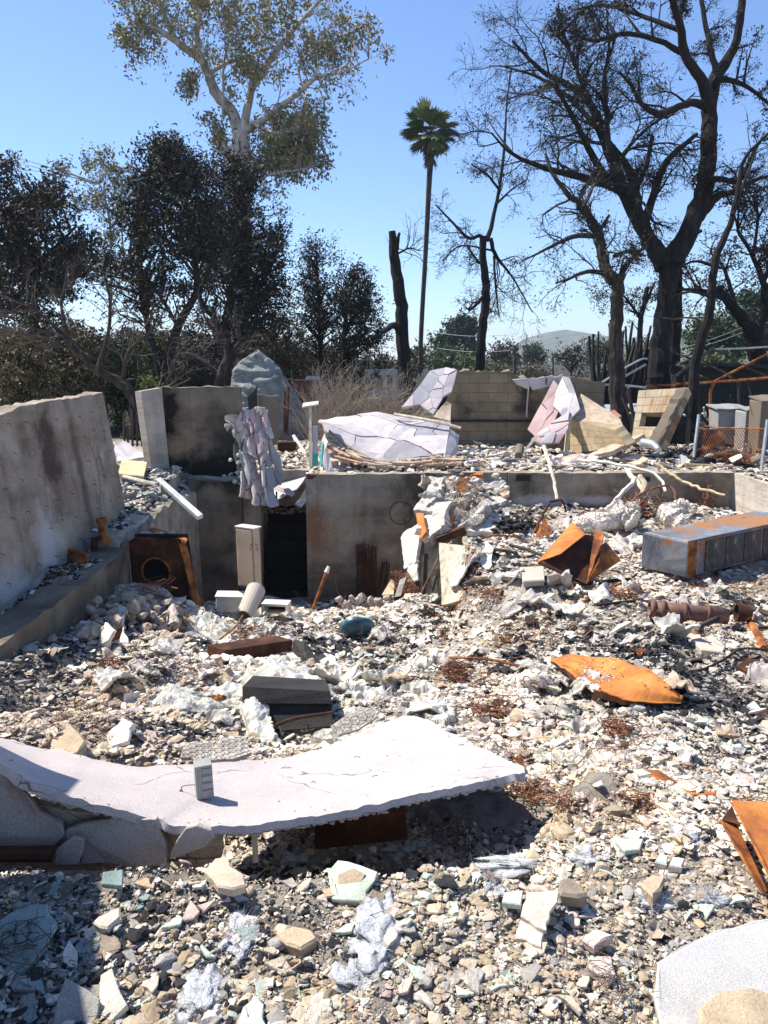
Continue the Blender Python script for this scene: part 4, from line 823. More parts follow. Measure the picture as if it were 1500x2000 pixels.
hexfrag([(645, 1418), (690, 1390), (720, 1380), (740, 1398), (700, 1425), (660, 1436)], 'grey stucco fragment with mesh lying at the back edge of the pink slab', 4.3, .03)
hexfrag([(62, 1920), (80, 1885), (110, 1878), (105, 1905), (82, 1928)], 'small white stucco piece with hexagon wires in the lower left shade', 1.93, .014, 'cream')

# ================================================================== RUSTED SHEETS
def rust_plate():
    bk = [ga(1076, 1290, .09), ga(1112, 1284, .09), ga(1200, 1288, .11), ga(1268, 1308, .13), ga(1284, 1318, .11), ga(1334, 1364, .07)]; fr = [ga(1076, 1294, .08), ga(1118, 1322, .10), ga(1140, 1346, .11), ga(1180, 1356, .11), ga(1225, 1372, .10), ga(1330, 1374, .05)]
    S = ruled(fr, bk, 60, 26, lf=lin, bulge=lambda u, v: .02*np.sin(u*3.1)*np.sin(v*3.1)-.06*np.exp(-((u-.42)/.22)**2-((v-.45)/.22)**2)+.012*np.sin(v*14+u*4)); S[:, :, 2] += .015*fbm(S[:, :, 0]*9, S[:, :, 1]*9)+.01
    o = link('rusted_plate', grid_sheet(Geo(), S, .006, jag=.1), M['rust_o'], None, 'bright orange rusted steel plate, dished and holding ash, on the right rubble', 'steel plate', smooth=False)
    F = S[:, 0]; g = Geo(); D = F.copy(); D[:, 2] -= np.interp(np.arange(60), [0, 20, 32, 59], [.02, .05, .08, .005]); D[:, 1] += .02; V = np.vstack([F, D]); i = np.arange(59); g.add(V, np.stack([i, i+1, i+61, i+60], 1)); link('folded_edge', g, M['rust_d'], o)
    g = Geo()
    for k in range(160):
        u, v = rng.normal(.42, .09), rng.normal(.5, .12); q = S[int(np.clip(u, .05, .9)*59), int(np.clip(v, .05, .95)*25)]; s = rng.uniform(.008, .028); lump(g, q+[rng.normal(0, .02), rng.normal(0, .02), s*.2], (s, s*.8, s*.5), k, sub=1, rz=rng.random()*6)
    tag(link('ash_on_plate', g, M['crumb'], None, 'pale ash crumbs lying in the dish of the orange plate', 'ash'), kind='stuff')
    g = Geo()
    for k in range(12):
        q = S[rng.integers(10, 56), rng.integers(4, 24)]; a = rng.random()*6; rod(g, [q+[0, 0, .006], q+[.03*math.cos(a), .03*math.sin(a), .01], q+[.05*math.cos(a+.4), .05*math.sin(a+.4), .02]], .0022, k=4, n=3)
    link('wire_stubs', g, M['wire_d'], o)
    g = Geo(); pxplate(g, [(1195, 1288, 5.75), (1215, 1273, 6.0), (1225, 1280, 6.0), (1240, 1300, 5.7)], .006); link('torn_tab', g, M['rust'], o)
rust_plate()
def folded_rust():
    r = empty('folded_rusty_panel', at(1140, 1130, 8.2), 'folded rusty steel panel standing like an open book behind the rubble slope', 'steel panel')
    T = {}; 
    def sh(nm, c, m, th=.008, b=.03, nu=14): S = sgrid(bilin(*c), nu, nu); S[:, :, 2] += b*np.sin(np.linspace(0, 3.14, nu))[:, None]*np.sin(np.linspace(0, 3.14, nu))[None]; link(nm, grid_sheet(Geo(), S, th, jag=.08), M[m], r, smooth=False)
    sh('sunlit_leaf', (at(1048, 1098, 8.0), at(1094, 1082, 7.9), at(1144, 1043, 8.3), at(1118, 1019, 8.7)), 'rust_o')
    sh('shaded_fold', (at(1050, 1099, 7.95), at(1146, 1140, 7.8), at(1164, 1046, 8.5), at(1142, 1043, 8.3)), 'rust_d')  # bright leaf and dark folds carry sun and shade in their rust colours
    sh('floor_fold', (at(1050, 1100, 8.0), at(1146, 1141, 7.75), at(1175, 1100, 8.3), at(1100, 1080, 8.6)), 'rust_d', b=0)
    sh('right_leaf', (at(1146, 1140, 7.75), at(1168, 1100, 7.85), at(1180, 1042, 8.3), at(1162, 1033, 8.4)), 'rust', b=-.03)
    sh('right_wing', (at(1146, 1139, 7.75), at(1213, 1095, 8.1), at(1184, 1058, 8.3), at(1172, 1066, 8.0)), 'rust', b=.03)
folded_rust()
def steel_channel():
    r = empty('rusted_steel_tray', at(1460, 1700, 2.3), 'orange rusted steel tray sticking in from the right edge above the grey slab', 'steel tray')
    a = lambda x, y, z=0: None
    A, B, C_, D_ = at(1430, 1573, 2.62), at(1660, 1585, 2.75), at(1660, 1790, 2.05), at(1497, 1750, 2.08)
    E, F_ = at(1408, 1602, 2.52), at(1492, 1748, 2.1)
    S = sgrid(bilin(at(1500, 1722, 2.15), C_, B, A), 20, 20); S[:, :, 2] += .02+.008*fbm(S[:, :, 0]*8, S[:, :, 1]*8); link('tray_floor', grid_sheet(Geo(), S, .005), M['rust_o'], r)
    g = Geo(); plate(g, [E, F_, at(1500, 1722, 2.15)+[0, 0, -.03], A+[0, 0, -.03]], .004); link('side_gutter', g, M['rust'], r)
    g = Geo(); plate(g, [A, at(1444, 1610, 2.5), E+[.01, 0, 0], E], .004); link('end_gusset', g, M['rust_d'], r)
    g = Geo(); rod(g, [E, F_], .006, k=5); rod(g, [A+[0, 0, .01], at(1500, 1722, 2.15)+[0, 0, .03]], .005, k=5); link('rolled_lip', g, M['rust'], r)
    g = Geo(); S = bilin(at(1425, 1570, 2.64), at(1600, 1570, 2.7), at(1600, 1545, 2.85), at(1440, 1558, 2.8)); hexnet(g, S, .3, .1, .012, .0016); link('mesh_strip', g, M['wire'], r)
steel_channel()
g = Geo(); pxplate(g, [(1266, 1503), (1285, 1503), (1350, 1545), (1400, 1546), (1396, 1552), (1340, 1552), (1300, 1530), (1270, 1515)], .012, lift=.03); link('rusted_strip', g, M['rust'], None, 'curled rusted strip lying in the white ash at the right', 'metal strip')
g = Geo(); pxplate(g, [(1470, 1385), (1500, 1380), (1510, 1405), (1480, 1410)], .02, lift=.05); link('rust_clump', g, M['rust_d'], None, 'small dark rust clump at the right edge beside the charcoal', 'metal scrap')
# ------------------------------------------------ tool cabinet on its side
def cabinet():
    A = at(1340, 1134, 8.3)+np.array([0, 0, .03]); h = .41; left = np.array([-.36, .46, .0]); lo = np.array([1.9, 1.22, .02]); up = np.array([-.01, 0, h])
    r = empty('toppled_steel_cabinet', A, 'burnt blue grey steel cabinet toppled on its side at the right, top blotched orange', 'cabinet')
    c = [A, A+lo, A+lo+left, A+left]; g = Geo(); hexa(g, c+[p+up for p in c]); o = bevel(link('cabinet_body', g, M['steel'], r), .012)
    g = Geo(); q = [A+up+lo*.01+left*.03, A+up+lo*.99+left*.03, A+up+lo*.99+left*.97, A+up+lo*.01+left*.97]; plate(g, [p+np.array([0, 0, .008]) for p in q], .006); link('top_panel', g, M['steel_t'], r)
    nrm = np.cross(lo, up); nrm /= np.linalg.norm(nrm)
    if nrm[1] > 0: nrm = -nrm
    for k, (t0, t1) in enumerate(((.14, .30), (.31, .46), (.47, .62), (.64, .80), (.81, .97))):
        g = Geo(); q = [A+lo*t0+up*.05, A+lo*t1+up*.05, A+lo*t1+up*.93, A+lo*t0+up*.93]; hexa(g, [q[0], q[1], q[1]+nrm*.012, q[0]+nrm*.012, q[3], q[2], q[2]+nrm*.012, q[3]+nrm*.012]); bevel(link('drawer_front', g, M['steel_d'], r), .005)
    g = Geo(); q = [A+lo*.002, A+lo*.125, A+lo*.07+up, A+lo*.002+up]; q[1] = A+lo*.07; hexa(g, [q[0], q[1], q[1]+nrm*.006, q[0]+nrm*.006, q[3], q[2], q[2]+nrm*.006, q[3]+nrm*.006]); link('rusted_rail', g, M['rust'], r)
    g = Geo(); rod(g, [A+up+[0, 0, .004], A+lo+up+[0, 0, .004]], .008, k=5); link('folded_rim', g, M['steel'], r)
cabinet()
# ------------------------------------------------ tee pipe
def tee():
    a, b_ = at(1268, 1188, 6.7), at(1420, 1204, 6.62); d = (b_-a)/np.linalg.norm(b_-a); r = empty('rusty_tee_pipe', a-[0, 0, .1], 'rusty cast iron tee pipe with collars lying on the right rubble', 'pipe')
    g = Geo(); open_tube(g, a, b_, .072, .072, .012, 24); link('pipe_run', g, M['rust_m'], r, smooth=True)
    for t in (.02, .14, .42, .72):
        g = Geo(); L = np.linalg.norm(b_-a); p = a+d*L*t; open_tube(g, p, p+d*.035, .088 if t > .05 else .084, .088 if t > .05 else .078, .016, 24); link('collar', g, M['rust_m'], r, smooth=True)
    g = Geo(); p = a+(b_-a)*.33; rod(g, [p, p+[-.02, -.05, -.10], p+[-.05, -.09, -.2]], .07, .082, k=16); link('branch', g, M['rust_m'], r, smooth=True)
    g = Geo(); q = at(1438, 1196, 6.7); open_tube(g, q, q+[.12, -.02, -.01], .085, .07, .012, 20); link('socket', g, M['rust_d'], r)
tee()
def bar(pts, rad, lab, m='rust', name='metal_bar', cat='metal bar', k=6, wob=0):
    g = Geo(); P = [gp(p[0], p[1], (p[2] if len(p) > 2 else .03)) for p in pts]; rod(g, P, rad, k=k, wob=wob); return link(name, g, M[m], None, lab, cat)
bar([(1360, 1240, .06), (1420, 1222, .12), (1450, 1212, .14), (1500, 1220, .1), (1560, 1230, .05)], .028, 'dark bent bar crossing under the tee pipe at the right edge', 'charwood')
bar([(1462, 1225, .06), (1478, 1250, .05), (1492, 1275, .03)], .032, 'short fat rusty pipe pointing down at the right edge', 'rust')
bar([(1310, 1320, .03), (1370, 1318, .04), (1420, 1298, .06), (1445, 1286, .08), (1500, 1284, .06), (1540, 1284, .05)], .010, 'long thin black rod snaking to the right edge past the charcoal', 'blk')
bar([(850, 1300, .08), (950, 1310, .1), (1040, 1325, .07), (1090, 1332, .02)], .012, 'long rusty rod reaching left from the orange plate', 'rust')
bar([(1165, 1190, .04), (1230, 1184, .05), (1270, 1184, .04)], .014, 'short black bar left of the tee pipe', 'blk')
bar([(902, 1093, .04), (960, 1086, .08), (1010, 1088, .05)], .022, 'dark pipe lying on the white rubble left of the folded panel', 'charwood')
bar([(915, 1073, .04), (960, 1060, .1), (1010, 1060, .08)], .012, 'bent rusty rod above the dark pipe', 'rust')
bar([(995, 1072, .05), (1030, 1086, .08), (1070, 1097, .04)], .02, 'black bar left of the folded rusty panel', 'blk')
bar([(1040, 1105, .04), (1100, 1125, .05), (1145, 1172, .02)], .022, 'split wooden lath before the folded rusty panel', 'greywood')
bar([(1235, 1133, .03), (1255, 1120, .06), (1265, 1108, .08)], .014, 'short curved black hose left of the toppled cabinet', 'blk')
bar([(1120, 1150, .04), (1180, 1146, .06), (1230, 1140, .05)], .02, 'rusty angle bar below the folded rusty panel', 'rust_d')
bar([(850, 1185, .05), (890, 1165, .12), (950, 1148, .1), (1000, 1140, .04)], .035, 'long brown charred board end on the white slope', 'charwood', cat='board')
bar([(1140, 1180, .02), (1170, 1165, .05), (1212, 1150, .06)], .014, 'rusted lath in front of the folded panel', 'rust')
bar([(430, 1260, .06), (460, 1245, .12), (475, 1228, .16)], .01, 'thin rusty rod leaning in the left rubble', 'rust')
bar([(560, 1190, .1), (548, 1165, .35), (530, 1160, .5)], .004, 'thin black wire arching beside the hollow block', 'blk', name='wire', cat='wire')
g = Geo(); pxplate(g, [(1350, 1248), (1392, 1240), (1418, 1262), (1412, 1273), (1370, 1268)], .05, lift=.05, rough=.0); link('paving_brick', g, M['conc_p'], None, 'flat grey paving brick under the dark bent bar', 'brick')
g = Geo(); pxplate(g, [(1438, 1300), (1460, 1285), (1486, 1288), (1470, 1316)], .04, lift=.04); link('paving_brick', g, M['rust_d'], None, 'brown brick by the thin black rod near the right edge', 'brick')
g = Geo(); pxplate(g, [(1015, 1107), (1062, 1105), (1064, 1132), (1022, 1135)], .07, lift=.07); link('concrete_chunk', g, M['conc_p'], None, 'square pale concrete chunk left of the folded rusty panel', 'concrete chunk')
# grey slab lower right, with crumbs
g = Geo(); pxplate(g, [(1284, 1876), (1330, 1845), (1400, 1812), (1470, 1796), (1640, 1780), (1640, 2090), (1300, 2090), (1288, 1990)], .04, lift=.07, rough=.02)
mslab = pmat('speckled_grey_slab', [(.3, (.38, .37, .35)), (.55, (.50, .48, .46)), (.75, (.60, .57, .53))], 3, .9, .8, 130, .006, splot=[(4, .63, .04, (.62, .53, .47)), (26, .66, .04, (.74, .72, .68))], fine=(230, .3))
link('grey_slab', g, mslab, None, 'speckled pale grey stucco slab lying at the bottom right corner', 'stucco slab')

# broken plaster and red wire mound by the furnace
r = empty('plaster_and_wire_mound', ga(270, 1215), 'reddish mound of broken plaster and rusty wire before the furnace', 'plaster mound')
g = Geo()
for k in range(130):
    u = rng.random(); x = 165+u*190; y = 1170+rng.random()*75-18*math.sin(u*3); p = ga(x, y, .05+.18*rng.random()*math.sin(u*3.1)); s_ = rng.uniform(.04, .17); lump(g, p, (s_*1.3, s_, s_*.7), 8000+k, sub=2, rough=.5, rz=rng.random()*6, rx=rng.normal(0, .5), ry=rng.normal(0, .5))
link('plaster_lumps', g, M['crumb_t'], r)
g = Geo(); tangle(g, at(290, 1175, 7.9), .24, 26, .0035, .35); tangle(g, at(215, 1190, 7.6), .22, 22, .0035, .35); tangle(g, ga(345, 1215, .05), .2, 20, .0035, .3); link('wire_curls', g, M['wire'], r)
for q, m in (([(205, 1235), (230, 1180), (245, 1185), (228, 1262)], 'cream'), ([(190, 1262), (205, 1215), (222, 1232), (210, 1268)], 'cream'), ([(245, 1200), (280, 1180), (300, 1195), (270, 1215)], 'crumb'), ([(300, 1190), (338, 1178), (345, 1215), (315, 1222)], 'crumb')):
    c_ = ga(*np.mean(np.array(q), 0), .12); g = Geo(); plate(g, [atz(x, y, c_[2]+(-.12 if i in (0, 3) else .06)) for i, (x, y) in enumerate(q)], .03, rough=.03); link('plaster_flap', g, M[m], r)
# ================================================================== DEBRIS HEAP AT THE WALL (stucco, mesh, rust)
def bumpy(S, amp, fr=6, seed=0):
    S = S.copy(); P = S.reshape(-1, 3); d = np.stack([fbm(P[:, 0]*fr+seed, P[:, 2]*fr), fbm(P[:, 1]*fr+3+seed, P[:, 2]*fr+1), fbm(P[:, 0]*fr+seed, P[:, 2]*fr+9)], 1)*amp
    return (P+d).reshape(S.shape)
def rag(name, corners, mat, label, thick=.04, amp=.08, fr=4, jag=.35, nu=26, nv=26, cat='stucco', parent=None, bow=0, seed=0):
    S = sgrid(bilin(*[at(*c) for c in corners]), nu, nv); u, v = np.meshgrid(np.linspace(0, 1, nu), np.linspace(0, 1, nv), indexing='ij'); S[:, :, 1] -= bow*np.sin(u*3.14)*np.sin(v*3.14)
    S = bumpy(S, amp, fr, seed); return link(name, grid_sheet(Geo(), S, thick, jag=jag), M[mat], parent, label, None if parent else cat)
r = empty('stucco_and_mesh_heap', at(900, 1060, 11), 'heap of torn stucco, chicken wire and rust spilling over the basement wall', 'stucco heap')
rag('stucco_flap', [(810, 1000, 10.8), (848, 1004, 10.7), (866, 932, 11.5), (836, 945, 11.6)], 'crumb', None, .12, .05, parent=r, jag=.3)
rag('stucco_flap', [(822, 1050, 10.3), (862, 1040, 10.2), (880, 975, 11.2), (838, 950, 11.4)], 'cream', None, .1, .06, parent=r, jag=.3, seed=2)
rag('stucco_flap', [(830, 1052, 10.2), (868, 1025, 10.2), (880, 975, 10.8), (848, 985, 10.8)], 'crumb', None, .14, .08, parent=r, jag=.3, seed=3)
rag('stucco_arch', [(880, 1030, 10.5), (912, 1010, 10.4), (985, 975, 11), (960, 960, 11.4)], 'crumb', None, .12, .08, parent=r, jag=.2, seed=4, bow=.15)
rag('stucco_arch', [(912, 1035, 10.3), (960, 1040, 10.3), (990, 1000, 10.8), (930, 990, 10.9)], 'cream', None, .08, .05, parent=r, jag=.3, seed=5)
rag('top_crust', [(845, 965, 11.6), (985, 985, 11.7), (985, 925, 12.1), (850, 925, 12.1)], 'crumb', None, .16, .16, 5, parent=r, jag=.25, seed=6)
rag('rust_sheet', [(850, 985, 11.3), (915, 990, 11.3), (915, 935, 11.6), (865, 930, 11.6)], 'rust_o', None, .01, .05, parent=r, jag=.3, seed=7)
rag('rust_sheet', [(975, 1018, 10.8), (992, 1008, 10.9), (1000, 990, 11.2), (985, 982, 11.3)], 'rust_o', None, .03, .03, parent=r, jag=.1)
rag('rust_sheet', [(820, 1055, 10.3), (832, 1040, 10.2), (828, 1005, 10.7), (814, 1004, 10.8)], 'rust_o', None, .02, .03, parent=r, jag=.2)
rag('hanging_stucco', [(790, 1110, 10.3), (812, 1090, 10.2), (826, 1010, 10.7), (783, 1048, 10.8)], 'cream', None, .05, .06, parent=r, jag=.3, seed=8)
rag('hanging_stucco', [(794, 1140, 10.1), (816, 1130, 10.0), (818, 1098, 10.2), (796, 1092, 10.3)], 'cream', None, .04, .06, parent=r, jag=.4, seed=9)
g = Geo(); S = bilin(at(868, 1012, 10.6), at(905, 1005, 10.6), at(950, 935, 11.4), at(855, 945, 11.4)); hexnet(g, lambda u, v: S(u, v)+np.stack([0*u, -.12*np.sin(u*3)*np.sin(v*3), 0*u], -1), .75, .75, .032, .004, jit=.05, drop=.06); link('chicken_wire', g, M['twig_p'], r)
g = Geo(); S = bilin(at(895, 955, 11.2), at(950, 960, 11.2), at(940, 930, 11.7), at(890, 930, 11.7)); hexnet(g, S, .5, .3, .032, .004, jit=.08); link('chicken_wire', g, M['wire'], r)
g = Geo(); S = bilin(at(905, 1035, 10.1), at(945, 1040, 10.1), at(960, 1000, 10.4), at(915, 1000, 10.4)); hexnet(g, S, .4, .3, .035, .0035, jit=.06); link('chicken_wire', g, M['wire_d'], r)
rag('wood_fragment', [(826, 1160, 9.9), (833, 1160, 9.9), (836, 1080, 10.0), (828, 1080, 10.0)], 'charwood', None, .03, .01, parent=r, jag=.05)
g = Geo(); box(g, at(880, 1045, 10.2), (.42, .1, .1), .2, -.35); link('rusty_beam_end', g, M['rust_d'], r)
g = Geo()
for k in range(90):
    p = at(rng.uniform(840, 985), rng.uniform(925, 990), 11.5)+[0, -rng.random()*.5, 0]; s = rng.uniform(.04, .14); lump(g, p, (s, s, s*.7), 500+k, sub=2, rough=.6, rz=rng.random()*6)
link('plaster_crumbs', g, M['crumb'], r)
rag('dark_backing', [(818, 1170, 11.2), (905, 1170, 10.6), (960, 1000, 11.5), (840, 960, 11.9)], 'blk', None, .05, .1, parent=r, jag=.1)
r2 = bpy.data.objects['stucco_and_mesh_heap']
for k in range(26):
    x, y = rng.uniform(825, 990), rng.uniform(930, 1050); t = (y-930)/120; Yk = 11.7-1.3*t+rng.normal(0, .1); w = rng.uniform(12, 30); h = rng.uniform(8, 22); a = rng.uniform(-.8, .8)
    q = [(x+w*math.cos(a+b_)*(1 if b_ % 2 else .8), y+h*math.sin(a+b_), Yk+rng.normal(0, .08)-.004*h*math.sin(a+b_)) for b_ in (0, 1.57, 3.14, 4.71)]
    rag('stucco_rag', q, ['crumb', 'cream', 'crumb_t', 'crumb', 'rust_o', 'peach'][k % 6], None, .05, .06, 7, .4, 12, 12, parent=r2, seed=k*3)
# split timber block and heap foot
rag('split_timber_block', [(862, 1180, 9.15), (918, 1168, 8.85), (908, 1068, 9.5), (858, 1062, 9.7)], 'greywood', 'pale split timber or plaster face below the heap, striped grey and cream', .3, .03, 3, .08, cat='timber')
rag('burnt_stud', [(846, 1185, 9.4), (858, 1185, 9.4), (852, 1120, 9.7), (842, 1130, 9.7)], 'charwood', 'broken burnt stud left of the pale split timber', .05, .02, jag=.2, cat='stud')
g = Geo(); rod(g, [at(822, 1160, 9.5), at(856, 1090, 9.8)], .01, k=5); link('leaning_rod', g, M['wire'], None, 'thin straight rod leaning in the dark gap left of the split timber', 'rod')
r = empty('torn_mesh_and_plaster', at(790, 1170, 9.9), 'torn triangle of red mesh with peach plaster flaps at the pit bottom', 'mesh scrap')
g = Geo(); S = bilin(at(757, 1150, 10.1), at(830, 1170, 9.7), at(800, 1120, 10.1), at(768, 1105, 10.4)); hexnet(g, S, .5, .4, .022, .004, jit=.08); hexnet(g, lambda u, v: S(u, v)+[.03, .03, -.05], .5, .4, .03, .004, jit=.12); link('red_mesh', g, M['wire'], r)
rag('plaster_flap', [(746, 1160, 10.1), (768, 1160, 10.0), (770, 1135, 10.2), (762, 1130, 10.2)], 'peach', None, .02, .02, parent=r, jag=.1)
rag('plaster_flap', [(770, 1165, 9.9), (782, 1165, 9.9), (792, 1128, 10.0), (780, 1132, 10.0)], 'cream', None, .02, .03, parent=r, jag=.25)
rag('plaster_flap', [(782, 1180, 9.7), (830, 1180, 9.6), (822, 1162, 9.8), (790, 1160, 9.9)], 'peach', None, .03, .05, parent=r, jag=.3)
g = Geo()
for k in range(40): lump(g, at(rng.uniform(655, 775), rng.uniform(1165, 1192), 10.9), (.16*rng.random()+.04,)*3, 900+k, sub=1, rz=rng.random()*5)
tag(link('dark_rubble', g, M['stucco_s'], None, 'grey stones at the foot of the rusty bars', 'stones'), kind='stuff')
# soot black pile and shards on right plateau
g = Geo()
for k in range(140): p = gp(rng.normal(1000, 18), rng.normal(1032, 8), rng.random()*.12); s = rng.uniform(.03, .12); lump(g, p, (s*1.4, s, s*.6), 1100+k, sub=1, rz=rng.random()*6)
tag(link('charcoal_heap', g, M['blk'], None, 'black charcoal heap behind the white rubble near the debris heap', 'charcoal'), kind='stuff')
# ------------------------------------------------ wire and rod tangle on the low wall
r = empty('wire_and_pole_tangle', at(1230, 980, 11), 'tangle of rusty mesh, bent poles and plaster leaning on the low wall', 'wire tangle')
for (pts, rad, m) in (([(1225, 920, 12), (1240, 935, 11.6), (1262, 965, 11.2), (1280, 1000, 10.9)], .04, 'greywood'), ([(1190, 1000, 11), (1205, 975, 11.1), (1232, 945, 11.4), (1240, 935, 11.6)], .035, 'cream'),
        ([(1245, 995, 11), (1258, 950, 11.2), (1250, 930, 11.5)], .04, 'crumb_t'), ([(1215, 990, 11.1), (1260, 960, 11.1), (1310, 950, 11.2), (1318, 975, 11)], .016, 'wire'), ([(1240, 1000, 10.9), (1270, 960, 11), (1290, 955, 11.1), (1285, 1020, 10.8)], .012, 'wire'), ([(1200, 955, 11.3), (1235, 985, 11), (1275, 1000, 10.9), (1300, 960, 11)], .01, 'wire_d')):
    g = Geo(); rod(g, [at(*q) for q in pts], rad, k=6, wob=.01); link('bent_pole', g, M[m], r)
for (c4, w, h) in ((((1290, 1005, 11.2), (1398, 1003, 11.7), (1396, 985, 11.8), (1290, 975, 11.3)), .9, .25), (((1232, 1000, 11.2), (1262, 1000, 11.1), (1262, 965, 11.2), (1238, 960, 11.3)), .3, .3), (((1350, 1003, 11.6), (1395, 1003, 11.6), (1392, 945, 11.85), (1375, 955, 11.8)), .35, .4)):
    S = bilin(*[at(*q) for q in c4]); g = Geo(); hexnet(g, lambda u, v: S(u, v)+np.stack([0*u, -.1*np.sin(u*6), 0*u], -1), w, h, .03, .005, jit=.05, drop=.1); link('rusty_mesh', g, M['wire'], r)
g = Geo(); tangle(g, at(1260, 990, 11), .3, 40, .006, .8); tangle(g, at(1205, 1000, 10.9), .2, 22, .006, .8); link('wire_curls', g, M['wire'], r)
for (pts, rad, m, lab, nm) in (
    ([(1187-125, 872, 13), (1075, 915, 12.1), (1083, 945, 11.8), (1088, 975, 11.5)], .035, 'greywood', 'pale narrow strip hanging over the low wall', 'lath'),
    ([(1278, 905, 12.1), (1300, 918, 12.0), (1325, 935, 11.8), (1330, 938, 11.8), (1375, 955, 11.5), (1416, 967, 11.3)], .028, 'yellow', 'long yellowish burnt strip crossing the low wall at the right', 'strip'),
    ([(1130, 898, 13), (1200, 905, 12.4), (1260, 918, 12.0), (1290, 935, 11.8), (1300, 960, 11.5)], .03, 'cream', 'long pale corroded hose bending over the low wall', 'hose'),
    ([(1045, 1040, 10), (1060, 1005, 10.3), (1078, 980, 10.5), (1098, 978, 10.6), (1105, 1000, 10.6)], .022, 'rust_d', 'dark bent pipe arch in front of the low wall', 'pipe'),
    ([(1142, 1034, 9.2), (1180, 1040, 9.3), (1215, 1060, 9.1), (1250, 1090, 8.9)], .015, 'greywood', 'thin bent conduit between the folded rusty panel and the toppled cabinet', 'conduit')):
    g = Geo(); rod(g, [at(*q) for q in pts], rad, rad*.7, k=6, wob=.008); link('bent_'+nm, g, M[m], None, lab, nm)
g = Geo(); rod(g, [gp(1010, 1040, .02), gp(1028, 1022, .15), gp(1042, 1015, .22)], .02, k=6); link('grey_stick', g, M['twig'], None, 'short grey stick pointing up beside the charcoal heap', 'stick')
for pts, m, lab in (([(1022, 1040), (1036, 1026), (1048, 1030), (1046, 1046), (1030, 1050)], 'cream', 'small white plaster sheet beside the charcoal heap'), ([(1042, 1030), (1062, 1018), (1080, 1030), (1070, 1060), (1048, 1052)], 'rust', 'rust brown sheet fragment behind the folded rusty panel'), ([(1036, 1060), (1060, 1048), (1085, 1052), (1075, 1070), (1045, 1072)], 'crumb', 'greenish pale plaster chunk left of the folded rusty panel'), ([(1088, 1025), (1110, 1010), (1118, 1030), (1100, 1045)], 'cream', 'pale curled plaster scrap before the low wall'), ([(935, 1070), (948, 1056), (965, 1060), (955, 1080), (930, 1092)], 'white', 'flat white sheet on the rubble left of the dark pipe')):
    g = Geo(); pxplate(g, pts, .03, lift=.1, tilt=.6, rough=.03); link('plaster_sheet', g, M[m], None, lab, 'plaster sheet')

# ================================================================== COLLAPSED LAVENDER STUCCO
LAV = [(.47, .43, .445), (.57, .51, .51), (.37, .355, .375), (.64, .56, .54), (.53, .46, .47), (.41, .38, .40), (.60, .50, .48)]; ROSE = [(.62, .43, .41), (.56, .40, .39), (.66, .52, .49), (.60, .47, .46)]
def roof_sheet():
    r = empty('collapsed_stucco_roof', at(760, 900, 13.6), 'large collapsed lavender stucco roof sheet sagging behind the basement wall', 'stucco roof')
    bk = [at(622, 822, 14.2), at(690, 808, 14.4), at(770, 810, 14.5), at(880, 828, 14.2)]; fr = [at(634, 836, 13.6), at(680, 872, 13.2), at(735, 898, 13.0), at(870, 888, 13.1)]
    A = resample(fr, 40); B = resample(bk, 40)
    def S(u, v):
        u = np.clip(np.asarray(u, float), 0, 1)*38.99; i = u.astype(int); f = (u-i)[..., None]; v = np.asarray(v)[..., None]
        return (A[i]*(1-f)+A[i+1]*f)*(1-v)+(B[i]*(1-f)+B[i+1]*f)*v+np.concatenate([0*v, 0*v, .06*np.sin(v*3.1)+.10*fbm(u*.11, v[..., 0]*2.2, 3)[..., None]], -1)
    g = Geo(); cracked(g, S, [(0, 0), (1, 0), (1, 1), (0, 1)], 15, .05, 21, .003, .004, 3, (2, 1), LAV); link('stucco_cells', g, M['stucco_gc'], r)
    g = Geo(); u, v = np.meshgrid(np.linspace(.02, .98, 20), np.linspace(.02, .98, 8), indexing='ij'); grid_sheet(g, S(u, v)-[0, 0, .05], .02); link('dark_underlay', g, M['blk'], r)
    # right face turning down
    g = Geo(); S2 = bilin(at(868, 892, 13.0), at(893, 888, 13.4), at(898, 850, 14.0), at(876, 838, 13.9)); cracked(g, S2, [(0, 0), (1, 0), (1, 1), (0, 1)], 4, .04, 4, .01, .01, 2); link('side_cells', g, M['stucco_g'], r)
    # crumpled peach front skirt: lower edge
    fo = [at(628, 880, 12.9), at(660, 892, 12.7), at(700, 905, 12.5), at(760, 912, 12.5), at(860, 905, 12.6), at(905, 906, 12.4)]
    C_ = resample(fo, 40)
    A2 = resample([at(640, 846, 13.3), at(685, 878, 13.1), at(735, 900, 12.9), at(800, 895, 12.95), at(872, 890, 13.0), at(905, 893, 12.9)], 40)
    def S3(u, v):
        u = np.clip(np.asarray(u, float), 0, 1)*38.99; i = u.astype(int); f = (u-i)[..., None]; v = np.asarray(v)[..., None]
        return (C_[i]*(1-f)+C_[i+1]*f)*(1-v)+(A2[i]*(1-f)+A2[i+1]*f)*v
    g = Geo(); cracked(g, S3, [(0, 0), (1, 0), (1, 1), (0, 1)], 34, .04, 8, .012, .03, 2, (2, 1), [(.58, .36, .24), (.60, .46, .31), (.50, .38, .27), (.40, .34, .28)]); link('peach_underside', g, M['stucco_gc'], r)
    g = Geo()
    for k in range(220):
        u = rng.random(); p = S3(np.array([u]), np.array([rng.choice([rng.normal(.95, .08), rng.normal(.3, .3)])]))[0]; s = rng.uniform(.03, .09); lump(g, p+[0, -.03, 0], (s*1.5, s, s*.6), 300+k, sub=1, rz=rng.random()*6)
    link('crumbled_hem', g, M['crumb_t'], r)
    g = Geo(); rod(g, [at(770, 809, 14.3), at(845, 822, 13.9), at(900, 836, 13.8)], .03, k=5); link('ridge_batten', g, M['greywood'], r)
roof_sheet()
